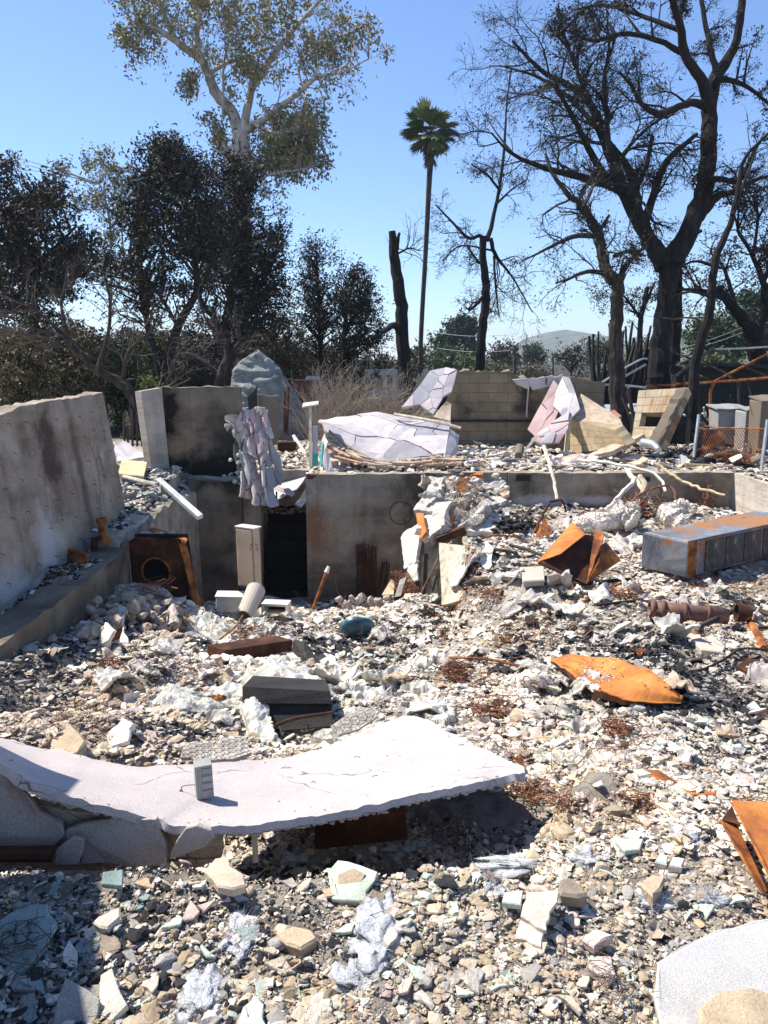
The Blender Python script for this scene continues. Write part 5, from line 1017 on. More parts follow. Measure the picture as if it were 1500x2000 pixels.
def upright_stucco():
    r = empty('upright_stucco_slab', at(830, 808, 15.2), 'cracked lavender stucco slab standing on edge left of the back block wall', 'stucco slab')
    g = Geo(); S = bilin(at(784, 795, 15.2), at(872, 808, 15.0), at(892, 722, 15.6), at(830, 718, 15.9)); cracked(g, S, [(0, 0), (.35, .12), (.72, -.05), (.83, .38), (1, .5), (1, 1), (.62, 1.04), (.2, .95), (.12, .5)], 13, .06, 31, .007, .006, 2, (1, 1), LAV); link('stucco_cells', g, M['stucco_gc'], r)
    g = Geo(); S = bilin(at(792, 790, 15.35), at(868, 800, 15.2), at(884, 728, 15.75), at(826, 726, 16.0)); grid_sheet(g, sgrid(S, 6, 6), .02); link('dark_backing', g, M['blk'], r)
upright_stucco()
rag('stucco_splinter', [(845, 815, 15), (880, 822, 14.8), (882, 788, 15.2), (872, 782, 15.2)], 'crumb_t', 'grey brown slab splinter leaning below the upright stucco slab', .04, .02, jag=.15, cat='stucco splinter')
def draped():
    r = empty('draped_pink_stucco', at(1090, 860, 15.2), 'pink and white cracked stucco sheet draped down from the back block wall', 'stucco sheet')
    g = Geo(); S = bilin(at(1030, 838, 15.7), at(1062, 868, 15.3), at(1105, 770, 15.7), at(1082, 742, 16.0)); cracked(g, S, [(0, 0), (1, 0), (1, 1), (0, 1)], 9, .05, 41, .006, .006, 2, (1, 1), ROSE); link('rose_cells', g, M['stucco_gc'], r)
    g = Geo(); S = bilin(at(1078, 800, 15.3), at(1120, 812, 15.0), at(1158, 765, 15.2), at(1098, 730, 15.9)); cracked(g, S, [(0, .1), (.35, .0), (.9, -.3), (1, 0), (1.02, .3), (.25, 1), (.05, .96), (-.05, .5)], 7, .05, 43, .004, .004, 3, (1, 1), LAV[1:4]); link('pale_cells', g, M['stucco_gc'], r)
    g = Geo(); S = bilin(at(1034, 860, 14.6), at(1090, 868, 14.6), at(1122, 812, 14.9), at(1060, 828, 15.1)); cracked(g, S, [(.0, .1), (.5, -.1), (1, .05), (1.0, .6), (.7, 1.3), (.4, 1), (.1, .6)], 9, .04, 44, .010, .012, 2, (1, 1), ROSE+LAV[:2]); link('lower_cells', g, M['stucco_gc'], r)
    for k, (a, b_, c_, d_) in enumerate((((1000, 741), (1030, 739), (1030, 760), (1010, 752)), ((1030, 740), (1066, 736), (1068, 756), (1040, 762)), ((1067, 735), (1080, 733), (1086, 752), (1068, 756)), ((1080, 738), (1100, 730), (1094, 752), (1080, 758)))):
        g = Geo(); pxplate(g, [a, b_, c_, d_], .05, 16.02, .03); link('coping_piece', g, M['stucco_g'], r)
    g = Geo(); box(g, at(1109, 850, 15.0), (.08, .06, .75), 0, .06); link('pale_post', g, M['greywood'], r)
draped()
rag('leaning_plank', [(1022, 882, 14.2), (1026, 884, 14.2), (1052, 850, 14.6), (1046, 848, 14.6)], 'greywood', 'pale plank leaning below the draped pink stucco', .03, .01, jag=.05, cat='plank')
g = Geo(); rod(g, [at(1015, 875, 14), at(1013, 890, 13.7)], .09, .07, k=12); link('concrete_pipe_piece', g, M['conc_b'], None, 'small dark cement pipe stub in the debris in front of the back wall', 'pipe')
g = Geo(); rod(g, [at(1255, 866, 13.2), at(1275, 868, 13.0), at(1288, 880, 12.8)], .09, .05, k=10); link('burnt_muffler', g, M['steel_l'], None, 'dented grey metal canister at the foot of the tilted block wall', 'canister', smooth=True)
rag('mound_slab', [(1120, 895, 13.8), (1200, 880, 13.6), (1262, 848, 14.0), (1240, 852, 14.2)], 'crumb_t', 'long crumbled stucco slab lying below the cream block wall', .08, .06, jag=.2, cat='stucco slab')
# ------------------------------------------------ folded grey stucco column by the stairwell
def folded_stucco():
    r = empty('folded_stucco_curtain', at(505, 975, 12), 'tall crumpled pink and grey stucco curtain hanging beside the stairwell', 'stucco curtain')
    PK = [(.52, .42, .38), (.60, .50, .46), (.46, .40, .36), (.56, .43, .40), (.50, .47, .44)]
    for k, (c4, cols, amp, sd, nn, poly) in enumerate((
            (((470, 965, 11.9), (520, 992, 11.7), (522, 796, 12.5), (458, 806, 12.3)), PK, .16, 1, 34, [(.1, 0), (1, .02), (1.02, .7), (.9, 1), (.2, .98), (-.02, .8), (.1, .5)]),
            (((512, 978, 11.9), (562, 940, 12.6), (530, 812, 12.8), (505, 798, 12.7)), [(.42, .41, .40), (.50, .48, .46), (.36, .35, .34)], .14, 2, 20, [(0, 0), (1, .1), (.9, .6), (.7, 1), (0, 1)]),
            (((484, 900, 12.0), (524, 905, 12.0), (524, 797, 12.4), (474, 800, 12.3)), ROSE+PK, .12, 3, 16, [(0, .2), (.5, 0), (1, .3), (1, 1), (.1, 1)]),
            (((442, 838, 12.1), (474, 880, 12.0), (482, 806, 12.3), (442, 814, 12.2)), [(.38, .33, .26), (.55, .48, .38)], .08, 4, 9, [(0, 0), (.3, .3), (1, 0), (1, 1), (0, 1)]),
            (((468, 960, 12.05), (484, 950, 12.0), (474, 840, 12.2), (456, 845, 12.2)), [(.30, .26, .2), (.42, .36, .28)], .08, 5, 10, [(.2, 0), (.8, 0), (1, 1), (0, 1)]))):
        S0 = bilin(*[at(*q) for q in c4])
        def S(u, v, S0=S0, amp=amp, sd=sd):
            u = np.asarray(u, float); v = np.asarray(v, float); return S0(u, v)+np.stack([.05*fbm(u*3+sd, v*5+2, 3), -amp*np.abs(np.sin(u*5.5+v*3.5+sd)), .04*fbm(u*4, v*4+sd, 3)], -1)
        g = Geo(); cracked(g, S, poly, nn, .035, 60+k, .008, .022, 3, (1, 1), cols); link('stucco_cells', g, M['stucco_gc'], r)
    g = Geo()
    for k in range(70): lump(g, at(rng.normal(478, 8), rng.uniform(880, 960), 12.0), (.09*rng.random()+.03,)*3, k, sub=1, rough=.6)
    link('broken_crumbs', g, M['crumb'], r)
folded_stucco()
def blue_sheets():
    for k, (pts, lab) in enumerate((([(520, 985, 12.3), (580, 955, 12.6), (598, 930, 13.0), (560, 915, 13.6), (535, 925, 13.4)], 'white gypsum sheet sliding into the top of the stairwell'), ([(555, 915, 13.6), (600, 905, 13.8), (605, 925, 13.2), (575, 930, 13.2)], 'flat pale gypsum slab at the head of the stairwell'), ([(510, 965, 12.0), (530, 955, 12.1), (545, 985, 11.9), (528, 990, 11.8)], 'narrow gypsum strip standing in the stairwell opening'), ([(575, 985, 12.2), (598, 950, 12.3), (600, 975, 12.2), (588, 990, 12.1)], 'green tinted plaster shard in the stairwell corner'), ([(540, 945, 12.6), (575, 962, 12.3), (570, 970, 12.3), (535, 955, 12.5)], 'long thin gypsum strip on the sliding sheet'))):
        g = Geo(); P = [at(*q) for q in pts]; plate(g, P, .03, rough=.05); link('gypsum_sheet', g, M['stucco_g'] if k != 3 else M['cream'], None, lab, 'gypsum sheet')
    g = Geo()
    for k in range(260):
        p = at(rng.uniform(508, 600), rng.uniform(985, 1004), 12.75+rng.random()*.4); s = rng.uniform(.03, .11); lump(g, p, (s*1.4, s, s*.35), k, sub=1, rz=rng.random()*6)
    tag(link('shard_layer', g, M['crumb_t'], None, 'tan plaster shards on the ledge at the head of the stairwell', 'shards'), kind='stuff')
    g = Geo(); rod(g, [at(541, 1000, 12.3), at(540, 960, 12.3)], .015, k=5); link('rebar', g, M['rust_d'], None, 'short dark rebar standing in the stairwell opening', 'rebar')
blue_sheets()
def teal_boards():
    r = empty('teal_edged_post', at(612, 912, 12.9), 'thin pale post with a flat cap and a teal painted foot beside the roof sheet', 'post')
    g = Geo(); plate(g, [at(604, 912, 12.9), at(610, 912, 12.9), at(608, 795, 13.3), at(603, 795, 13.3)], .05); link('shaft', g, M['greywood'], r)
    g = Geo(); plate(g, [at(610, 912, 12.9), at(621, 910, 12.9), at(620, 832, 13.1), at(611, 832, 13.1)], .03); link('board', g, M['stucco_g'], r)
    g = Geo(); plate(g, [at(611, 911, 12.86), at(621, 909, 12.86), at(621, 884, 12.92), at(611, 886, 12.92)], .012); link('teal_foot', g, M['teal'], r)
    g = Geo(); plate(g, [at(590, 794, 13.2), at(622, 788, 13.2), at(622, 783, 13.7), at(592, 787, 13.7)], .03); link('flat_cap', g, M['cream'], r)
    r = empty('teal_stucco_shard', at(635, 905, 12.7), 'curved white stucco shard with one teal painted edge beside the teal footed post', 'stucco shard')
    g = Geo(); plate(g, [at(626, 925, 12.55), at(630, 925, 12.5), at(634, 880, 12.7), at(640, 862, 12.8), at(634, 845, 13.0), at(628, 860, 12.9), at(624, 890, 12.7)], .03, rough=.04); link('white_shard', g, M['cream'], r)
    g = Geo(); plate(g, [at(624, 908, 12.6), at(628, 908, 12.58), at(631, 865, 12.82), at(628, 862, 12.85)], .012); link('teal_edge', g, M['teal'], r)
    g = Geo(); pxplate(g, [(636, 880, 12.5), (644, 885, 12.5), (655, 928, 12.3), (640, 925, 12.3), (631, 905, 12.4)], .03, rough=.03); link('grey_shard', g, M['stucco_g'], r)
teal_boards()
# gap between the left walls: ledge debris, yellow board, pale strip, ladder-like bars
g = Geo(); pxplate(g, [(230, 925, 11.2), (281, 930, 11.2), (288, 902, 11.8), (238, 897, 11.8)], .05); o = link('yellow_panel', g, M['yellow'], None, 'yellow ochre panel lying in the gap between the two left walls', 'panel')
g = Geo(); pxplate(g, [(229, 900, 12.5), (290, 892, 12.4), (270, 878, 13.2), (240, 860, 13.6), (222, 862, 13.2)], .05, rough=.06); link('lavender_slab', g, M['stucco_g'], None, 'lavender stucco slab behind the yellow panel', 'stucco slab')
g = Geo(); A, B = at(304, 942, 11.2), at(386, 1016, 9.9); hexa(g, [A, B, B+[.06, .05, .02], A+[.06, .05, .02], A+[0, 0, .05], B+[0, 0, .05], B+[.06, .05, .07], A+[.06, .05, .07]]); link('metal_strip', g, M['steel_l'], None, 'pale metal strip lying diagonally over the stem wall', 'metal strip')
g = Geo(); rod(g, [at(232, 928, 11.3), at(270, 938, 11), at(304, 946, 10.9)], .03, k=6); link('burnt_pole', g, M['greywood'], None, 'pale burnt pole under the yellow panel', 'pole')
r = empty('garden_railing', at(262, 860, 14.5), 'thin dark garden railing seen through the gap between the left walls', 'railing')
for x, y0 in ((243, 808), (259, 800), (268, 808), (277, 812), (250, 830), (284, 850)):
    g = Geo(); rod(g, [at(x, 872, 14.5), at(x-1, y0, 14.5)], .022, k=5); link('bar', g, M['charwood'], r)
for y in (853,): g = Geo(); rod(g, [at(235, y, 14.5), at(290, y-2, 14.5)], .018, k=5); link('rail', g, M['charwood'], r)

# ================================================================== DOME OVEN, DOOR SLAB, LITTLE THINGS IN THE YARD
def dome():
    c = at(500, 860, 18.5); k = 18.5/FPX; r = empty('domed_stucco_chimney', c, 'tall domed grey stucco chimney mass behind the crumpled curtain', 'chimney'); prof = [(455, 0), (462, 20), (470, 62), (480, 110), (495, 150), (505, 168)]
    zs = np.array([0, .5, 1.05, 1.45, 1.7, 1.9, 2.1, 2.2]); xl = np.array([-.72, -.7, -.66, -.62, -.52, -.42, -.12, .02]); xr = np.array([1.28, 1.24, 1.0, .78, .6, .42, .22, .05]); n = 72; g = Geo(); V = []
    tt = np.linspace(0, 1, 60)
    for t in tt:
        z = t*2.2; a = np.interp(z, zs, xl); b_ = np.interp(z, zs, xr); mx, rx = (a+b_)/2, (b_-a)/2; th = np.arange(n)*2*math.pi/n; step = (.025*np.sin(z*30+1.2*np.sin(3*th))+.03*fbm(th*1.5, np.full(n, z*9), 3)) if z > 1.0 else 0
        V.append(np.stack([c[0]+mx+(rx+step*.5)*np.cos(th), c[1]+.4+(rx*.55+step)*np.sin(th), np.full(n, c[2]+z*.97)+.05*fbm(th*2, np.full(n, z*3))], 1))
    V = np.array(V); V[:, :, 0] += .10*fbm(V[:, :, 0]*2.2+3, V[:, :, 2]*3.5, 4); V[:, :, 1] += .16*fbm(V[:, :, 0]*2.2, V[:, :, 2]*5, 5); I = np.arange(V.shape[0]*n).reshape(-1, n); J = np.roll(I, -1, 1)
    g.add(V.reshape(-1, 3), np.stack([I[:-1], J[:-1], J[1:], I[1:]], -1).reshape(-1, 4)); g.F.append(I[-1][None]); m = pmat('bluish_grey_stucco', [(.3, (.13, .145, .145)), (.5, (.20, .215, .21)), (.7, (.34, .35, .33))], 3, .95, .8, 20, .03, fine=(40, .15), splot=[(3, .62, .05, (.12, .12, .12))]); link('domed_mass', g, m, r)
    g = Geo(); plate(g, [at(503, 870, 16.4), at(545, 870, 16.4), at(545, 772, 16.6), at(503, 770, 16.6)], .08, rough=.03); link('door_slab', g, M['conc_b'], None, 'upright grey slab standing like a door in front of the domed chimney', 'slab')
    g = Geo(); rod(g, [at(560, 850, 15.8), at(563, 755, 16)], .035, k=6); rod(g, [at(555, 845, 15.8), at(556, 765, 16)], .03, k=6); link('rusty_posts', g, M['rust_d'], None, 'pair of thin dark rusty posts beside the door-like slab', 'posts')
    g = Geo(); box(g, at(560, 880, 15.3)+[0, 0, -.0], (.36, .3, .36), .2); link('rusty_box', g, M['rust_d'], None, 'small rusty metal box at the foot of the domed chimney', 'box')
    g = Geo(); pxplate(g, [(570, 850, 15.5), (575, 848, 15.5), (600, 885, 15), (585, 890, 15)], .02); link('fallen_board', g, M['greywood'], None, 'small leaning board right of the rusty box', 'board')
    g = Geo(); pxplate(g, [(483, 775, 16.5), (503, 752, 16.5), (503, 800, 16.5), (486, 800, 16.5)], .02, rough=.05); link('dark_green_sheet', g, M['blk'], None, 'dark sheet at the left of the door-like slab', 'sheet')
dome()
# scattered larger shards on the yard (things)
SH = 0
for k in range(70):
    x = rng.uniform(640, 1420); y = rng.uniform(893, 922)
    if 1000 < x < 1110 and y < 900: continue
    p = gp(x, y); s = rng.uniform(.10, .34); a = rng.random()*6; n_ = rng.integers(4, 7); th = np.sort(rng.random(n_))*6.28
    tn = rng.normal(0, .22, 2); P = [p+[s*math.cos(t)*.8, s*math.sin(t)*.6, .06+rng.random()*.04+tn[0]*s*math.cos(t)+tn[1]*s*math.sin(t)] for t in th]
    g = Geo(); plate(g, P, .025, nrm=(0, 0, 1), rough=.05)
    m = ['cream', 'stucco_g', 'peach', 'yellow', 'crumb_t', 'crumb', 'stucco_pk', 'stucco_g'][k % 8]; nm = {'cream': 'cream', 'stucco_g': 'lavender', 'peach': 'peach', 'yellow': 'yellowish', 'crumb_t': 'rough tan', 'crumb': 'crumbly grey', 'stucco_pk': 'rose'}[m]
    side = 'left of the heap' if x < 860 else 'behind the low wall'
    link('plaster_shard', g, M[m], None, nm+' plaster shard on the littered floor '+side, 'plaster shard', nm+' plaster shards on the floor '+side)
# ================================================================== TREES
def pline(pts, Y, dY=0.0, n=None, w=None):
    """limb given by (px,py,width px) at distance Y"""
    n = n or (len(pts)-1)*5+1; q = resample(np.array([[p[0], p[1], p[2]] for p in pts], float), n); t = np.linspace(0, 1, n); yy = Y+dY*t+.15*np.sin(t*5+pts[0][0])*min(1, abs(dY)+.3)
    P = np.array([at(a[0], a[1], y) for a, y in zip(q, yy)]); R = np.clip(q[:, 2], .6, None)*yy/FPX/2
    return P, R
def grow(starts, dirs, L, r0, n=6, wander=.25, up=0.0, r1=.35):
    N_ = len(starts); P = np.zeros((N_, n, 3)); P[:, 0] = starts; d = dirs/np.linalg.norm(dirs, axis=1, keepdims=True)
    for i in range(1, n):
        d = d+rng.normal(0, wander, (N_, 3)); d[:, 2] += up; d /= np.linalg.norm(d, axis=1, keepdims=True); P[:, i] = P[:, i-1]+d*(L/(n-1))[:, None]
    R = r0[:, None]*np.linspace(1, r1, n)[None]; return P, R
def children(P, R, per, lf, ang=.9, up=0, n=5, wander=.25, tmin=.2, rf=.6, minr=.004, Lmin=None):
    N_, m, _ = P.shape; k = N_*per; src = np.repeat(np.arange(N_), per); t = tmin+(1-tmin)*rng.random(k)*.999; f = t*(m-1); i = f.astype(int); f = (f-i)[:, None]
    S = P[src, i]*(1-f)+P[src, i+1]*f; T = P[src, i+1]-P[src, i]; T /= np.linalg.norm(T, axis=1, keepdims=True)+1e-9
    q = rng.normal(0, 1, (k, 3)); q -= (q*T).sum(1, keepdims=True)*T; q /= np.linalg.norm(q, axis=1, keepdims=True); D = T*math.cos(ang)+q*math.sin(ang)*1.0
    PL = np.linalg.norm(np.diff(P, axis=1), axis=2).sum(1)[src]; L = PL*lf*rng.uniform(.55, 1.25, k)*(1.15-.5*t)
    if Lmin is not None: L = np.maximum(L, Lmin)
    r = np.maximum(R[src, i]*rf, minr); return grow(S, D, L, r, n, wander, up)
def sprigs(ce, m, sp_, dr=0):
    n = len(ce); k = max(3, m//9); q = m//k; d = rng.normal(0, 1, (n, k, 3)); d[:, :, 2] -= dr; d /= np.linalg.norm(d, axis=2, keepdims=True); L = sp_*rng.uniform(.5, 1.9, (n, k, 1, 1)); t = rng.random((n, k, q, 1))
    return (ce[:, None, None]+d[:, :, None]*L*t+rng.normal(0, 1, (n, k, q, 3))*sp_*.16).reshape(-1, 3)
def leaves(g, C_, s, col, sj=.35, cj=.25, down=0):
    n = len(C_); a = rng.normal(0, 1, (n, 3)); a[:, 2] -= down; a /= np.linalg.norm(a, axis=1, keepdims=True); b_ = rng.normal(0, 1, (n, 3)); b_ -= (a*b_).sum(1, keepdims=True)*a; b_ /= np.linalg.norm(b_, axis=1, keepdims=True)
    L = (s*rng.uniform(1-sj, 1+sj, n))[:, None]; W = L*.42; V = np.stack([C_-a*L*.5, C_+b_*W*.5, C_+a*L*.5, C_-b_*W*.5], 1).reshape(-1, 3)
    cc = np.array(col)[rng.integers(0, len(col), n)]*rng.uniform(1-cj, 1+cj, (n, 1)); g.add(V, np.arange(n*4).reshape(n, 4), np.repeat(cc, 4, 0))
DARKLEAF = [(.010, .010, .010), (.020, .016, .014), (.007, .008, .009), (.055, .036, .026), (.022, .034, .014), (.045, .036, .018), (.014, .013, .014)]
GREEN = [(.06, .10, .03), (.09, .13, .04), (.04, .07, .025), (.13, .14, .05)]
GUM = [(.19, .21, .09), (.26, .25, .10), (.12, .16, .09), (.36, .27, .12), (.30, .22, .12)]
def tree(name, label, cat, limbs, Y, bark, twig, tw=None, levels=(), crown=None, group=None, k=10, leafat=None):
    """limbs: list of (points, dY); levels: recursion of twigs; crown: dict of leaf options"""
    base = at(limbs[0][0][0][0], limbs[0][0][0][1], Y); base[2] = float(G(base[0], base[1], False)); r = empty(name, base, label, cat, group); g = Geo(); LP = []
    for li, (pts, dY) in enumerate(limbs):
        P, R = pline(pts, Y, dY); P[1:] += rng.normal(0, 1, P[1:].shape)*R[1:, None]*.10
        if li == 0: P = np.vstack([[P[0][0], P[0][1], base[2]-.2], P]); R = np.r_[R[0]*1.15, R]
        V, F = tubes(P[None], R[None], k, True); g.add(V, F); LP.append((P, R))
    link('trunk', g, M[bark], r)
    Ps, Rs = [], []
    for li, (P, R) in enumerate(LP):
        m = 14; i = np.linspace(0, len(P)-1, m).astype(int); Ps.append(P[i]); Rs.append(R[i])
    st = 1 if tw is None else tw; P, R = np.array(Ps[st:]), np.array(Rs[st:]); allP = []; g = Geo()
    for lv in levels:
        P, R = children(P, R, **lv); V, F = tubes(P, R, 3 if lv.get('n', 5) < 7 else 4); g.add(V, F); allP.append(P)
    if levels: link('branches', g, M[twig], r)
    g = Geo()
    if crown:
        if 'tip' in crown and allP:
            Q = np.concatenate([p[:, 2:].reshape(-1, 3) for p in allP[-crown.get('lv', 1):]]); n = crown['tip']; C_ = Q[rng.integers(0, len(Q), n)]+rng.normal(0, crown.get('sp', .12), (n, 3)); leaves(g, C_, crown['s'], crown['col'], down=crown.get('down', 0))
        for (cx, cy, rx, ry, ncl) in crown.get('blobs', ()):
            v = rng.normal(0, 1, (ncl, 3)); v /= np.linalg.norm(v, axis=1, keepdims=True); v *= rng.random((ncl, 1))**.45; yy = Y+v[:, 1]*rx*Y/FPX*.9+crown.get('off', 0); ce = np.array([at(cx+a[0]*rx, cy+a[2]*ry, y) for a, y in zip(v, yy)])
            m = crown.get('per', 40); sp_ = crown.get('clump', .3); C_ = sprigs(ce, m, sp_, crown.get('dr', 0))
            leaves(g, C_, crown['s'], crown['col'], down=crown.get('down', 0))
            # twigs joining clumps to the nearest limb point
            LPts = np.concatenate([p for p, _ in LP]); j = [int(np.argmin(np.linalg.norm(LPts-c+[0, 0, .6], axis=1))) for c in ce[::2]]; A = LPts[j]; B = ce[::2]; mid = (A+B)/2+rng.normal(0, .12, A.shape)*np.linalg.norm(B-A, axis=1, keepdims=True)*.6
            t = np.linspace(0, 1, 7)[None, :, None]; Q = (1-t)**2*A[:, None]+2*t*(1-t)*mid[:, None]+t*t*B[:, None]; V, F = tubes(Q, np.full(Q.shape[:2], 1.)*np.linspace(crown.get('br', .05), .008, 7)[None], 3); g2 = Geo(); g2.add(V, F); link('limbs', g2, M[bark], r)
    if g.V: link('crown', g, M['leafy'], r)
    return r
# --- big charred oak, right
big = [
 ([(1286, 775, 46), (1289, 700, 38), (1298, 600, 33), (1307, 545, 36), (1313, 500, 46)], 0),
 ([(1312, 515, 46), (1350, 440, 34), (1382, 330, 30), (1387, 200, 27), (1398, 150, 24), (1435, 90, 15), (1450, 0, 13), (1455, -60, 9)], 1),
 ([(1387, 215, 22), (1372, 160, 19), (1340, 110, 16), (1325, 40, 13), (1300, -40, 10)], -1.5),
 ([(1300, 520, 42), (1262, 460, 28), (1225, 385, 24), (1190, 300, 19), (1150, 200, 13), (1100, 160, 10), (1060, 140, 8), (1000, 80, 4)], 2),
 ([(1268, 470, 26), (1225, 380, 20), (1150, 350, 14), (1070, 330, 10), (1000, 300, 6), (960, 260, 3)], -2),
 ([(1245, 430, 20), (1240, 370, 18), (1220, 320, 14), (1175, 260, 11), (1110, 190, 8), (1050, 150, 5), (985, 130, 3)], 3),
 ([(1232, 395, 18), (1180, 340, 14), (1150, 290, 12), (1120, 230, 9), (1085, 170, 7)], -1),
 ([(1252, 455, 20), (1270, 402, 15), (1301, 318, 12), (1361, 262, 7)], .4), ([(1382, 210, 16), (1350, 200, 13), (1290, 222, 12), (1255, 205, 9), (1235, 170, 6), (1210, 140, 4)], -2.5),
 ([(1230, 390, 12), (1260, 330, 9), (1275, 265, 7)], 1), ([(1190, 300, 12), (1185, 230, 9), (1180, 150, 7), (1200, 80, 4)], 1),
 ([(1360, 430, 20), (1400, 385, 15), (1430, 375, 10), (1480, 350, 7), (1520, 340, 4)], 1.5), ([(1380, 350, 12), (1410, 350, 10), (1445, 352, 9), (1475, 290, 6), (1500, 260, 4)], 0),
 ([(1340, 110, 12), (1290, 80, 9), (1220, 65, 8), (1160, 80, 6), (1110, 60, 4)], -2), ([(1325, 40, 10), (1340, -20, 8)], 0), ([(1395, 150, 12), (1460, 170, 7), (1520, 220, 4)], 0),
 ([(1398, 140, 12), (1380, 60, 9), (1370, 0, 8), (1360, -40, 6)], 1), ([(1330, 60, 9), (1250, 30, 7), (1180, 10, 6), (1120, 20, 3)], 1.5), ([(1150, 200, 8), (1120, 120, 6), (1100, 60, 4), (1090, 10, 3)], 0)]
tree('charred_oak', 'huge charred oak with a forked trunk, largest tree at the right', 'tree', big, 24, 'bark_c', 'twig_k', tw=3,
     levels=(dict(per=9, lf=.34, ang=.8, n=7, wander=.22, rf=.36, minr=.02, tmin=.15), dict(per=8, lf=.55, ang=.8, n=6, wander=.25, rf=.55, minr=.009, tmin=.15), dict(per=10, lf=.75, ang=.7, n=6, wander=.26, rf=.55, minr=.0055, up=-.12)),
     crown=dict(tip=8000, s=.085, col=DARKLEAF, sp=.09, blobs=((1130, 60, 70, 55, 26), (1110, 190, 70, 60, 12), (1010, 250, 70, 60, 8), (1440, 60, 70, 60, 8), (1340, 330, 60, 60, 7), (1200, 10, 90, 30, 12)), per=60, clump=.28))
tree('charred_tree', 'thick black trunk standing directly behind the charred oak', 'tree', [([(1314, 770, 28), (1314, 700, 26), (1319, 600, 25), (1318, 540, 27), (1314, 490, 26)], 0), ([(1314, 500, 16), (1340, 470, 10), (1370, 450, 6)], 0)], 26.5, 'bark_c', 'twig_k')
# --- middle right bare oak (trunk 1205)
tree('bare_oak', 'bare grey limbed oak left of the charred oak, limbs reaching left', 'tree', [
 ([(1212, 830, 36), (1206, 760, 31), (1201, 660, 25), (1207, 565, 24), (1200, 542, 24)], 0), ([(1200, 550, 26), (1180, 520, 20), (1170, 460, 16), (1140, 405, 13), (1110, 380, 10), (1080, 340, 7), (1065, 300, 5)], 1),
 ([(1170, 460, 11), (1120, 462, 9), (1080, 480, 6), (1020, 510, 3)], -1), ([(1195, 538, 11), (1150, 530, 8), (1110, 545, 5), (1085, 553, 3)], -2), ([(1208, 545, 13), (1230, 510, 9), (1262, 480, 6)], 1), ([(1172, 450, 8), (1190, 420, 5)], 0),
 ([(1140, 405, 8), (1160, 360, 6), (1175, 330, 3)], 1), ([(1200, 500, 8), (1230, 490, 6), (1260, 500, 4)], 2)], 21, 'bark_b', 'twig_k', tw=1,
 levels=(dict(per=8, lf=.4, ang=.8, n=7, wander=.25, rf=.4, minr=.012), dict(per=6, lf=.5, ang=.8, n=6, wander=.25, rf=.55, minr=.007), dict(per=3, lf=.6, n=5, wander=.28, rf=.6, minr=.005, up=-.06)), crown=dict(tip=1800, s=.07, col=DARKLEAF, blobs=((1235, 500, 35, 35, 10),), per=50, clump=.25))
# --- slim bare tree (trunk 940)
tree('bare_tree', 'slender black bare tree right of the palm with drooping twigs', 'tree', [
 ([(937, 735, 18), (942, 640, 17), (950, 570, 16), (943, 500, 13), (945, 462, 14)], 0), ([(950, 470, 10), (960, 440, 8), (975, 370, 6), (985, 290, 5), (990, 200, 3), (1000, 130, 2)], 1), ([(945, 468, 9), (935, 460, 7), (915, 465, 6), (880, 430, 4), (850, 400, 2)], -1),
 ([(958, 465, 8), (968, 500, 7), (1000, 540, 4), (1040, 610, 2)], 1), ([(948, 575, 8), (925, 600, 6), (915, 605, 4), (925, 590, 3)], -1), ([(943, 520, 5), (925, 500, 4), (912, 480, 3)], 0), ([(965, 500, 5), (968, 560, 4), (975, 620, 2)], -1), ([(975, 370, 5), (950, 340, 4), (920, 320, 2)], 0), ([(968, 400, 5), (1000, 370, 3), (1030, 350, 2)], 1), ([(965, 490, 4), (900, 480, 3), (865, 510, 2)], 1)], 33, 'bark_c', 'twig_k', tw=1,
 levels=(dict(per=9, lf=.55, ang=.8, n=7, wander=.25, rf=.4, minr=.014), dict(per=6, lf=.5, n=6, wander=.25, rf=.5, minr=.009, up=-.04), dict(per=4, lf=.6, n=5, wander=.3, rf=.6, minr=.007, up=-.12)), crown=dict(tip=2200, s=.08, col=DARKLEAF))
tree('dead_snag', 'tall broken black snag standing left of the palm', 'tree', [([(790, 780, 28), (786, 660, 25), (782, 580, 23), (770, 500, 19), (765, 452, 13)], 0), ([(786, 650, 18), (770, 636, 13), (745, 650, 8)], -1), ([(775, 488, 8), (780, 455, 5)], 0), ([(778, 495, 4), (800, 485, 3), (820, 490, 2)], 0)], 27, 'bark_c', 'twig_k', tw=3, levels=(dict(per=14, lf=1.6, n=7, wander=.3, rf=.5, minr=.008), dict(per=4, lf=.5, n=5, wander=.3, rf=.5, minr=.006)), k=12)
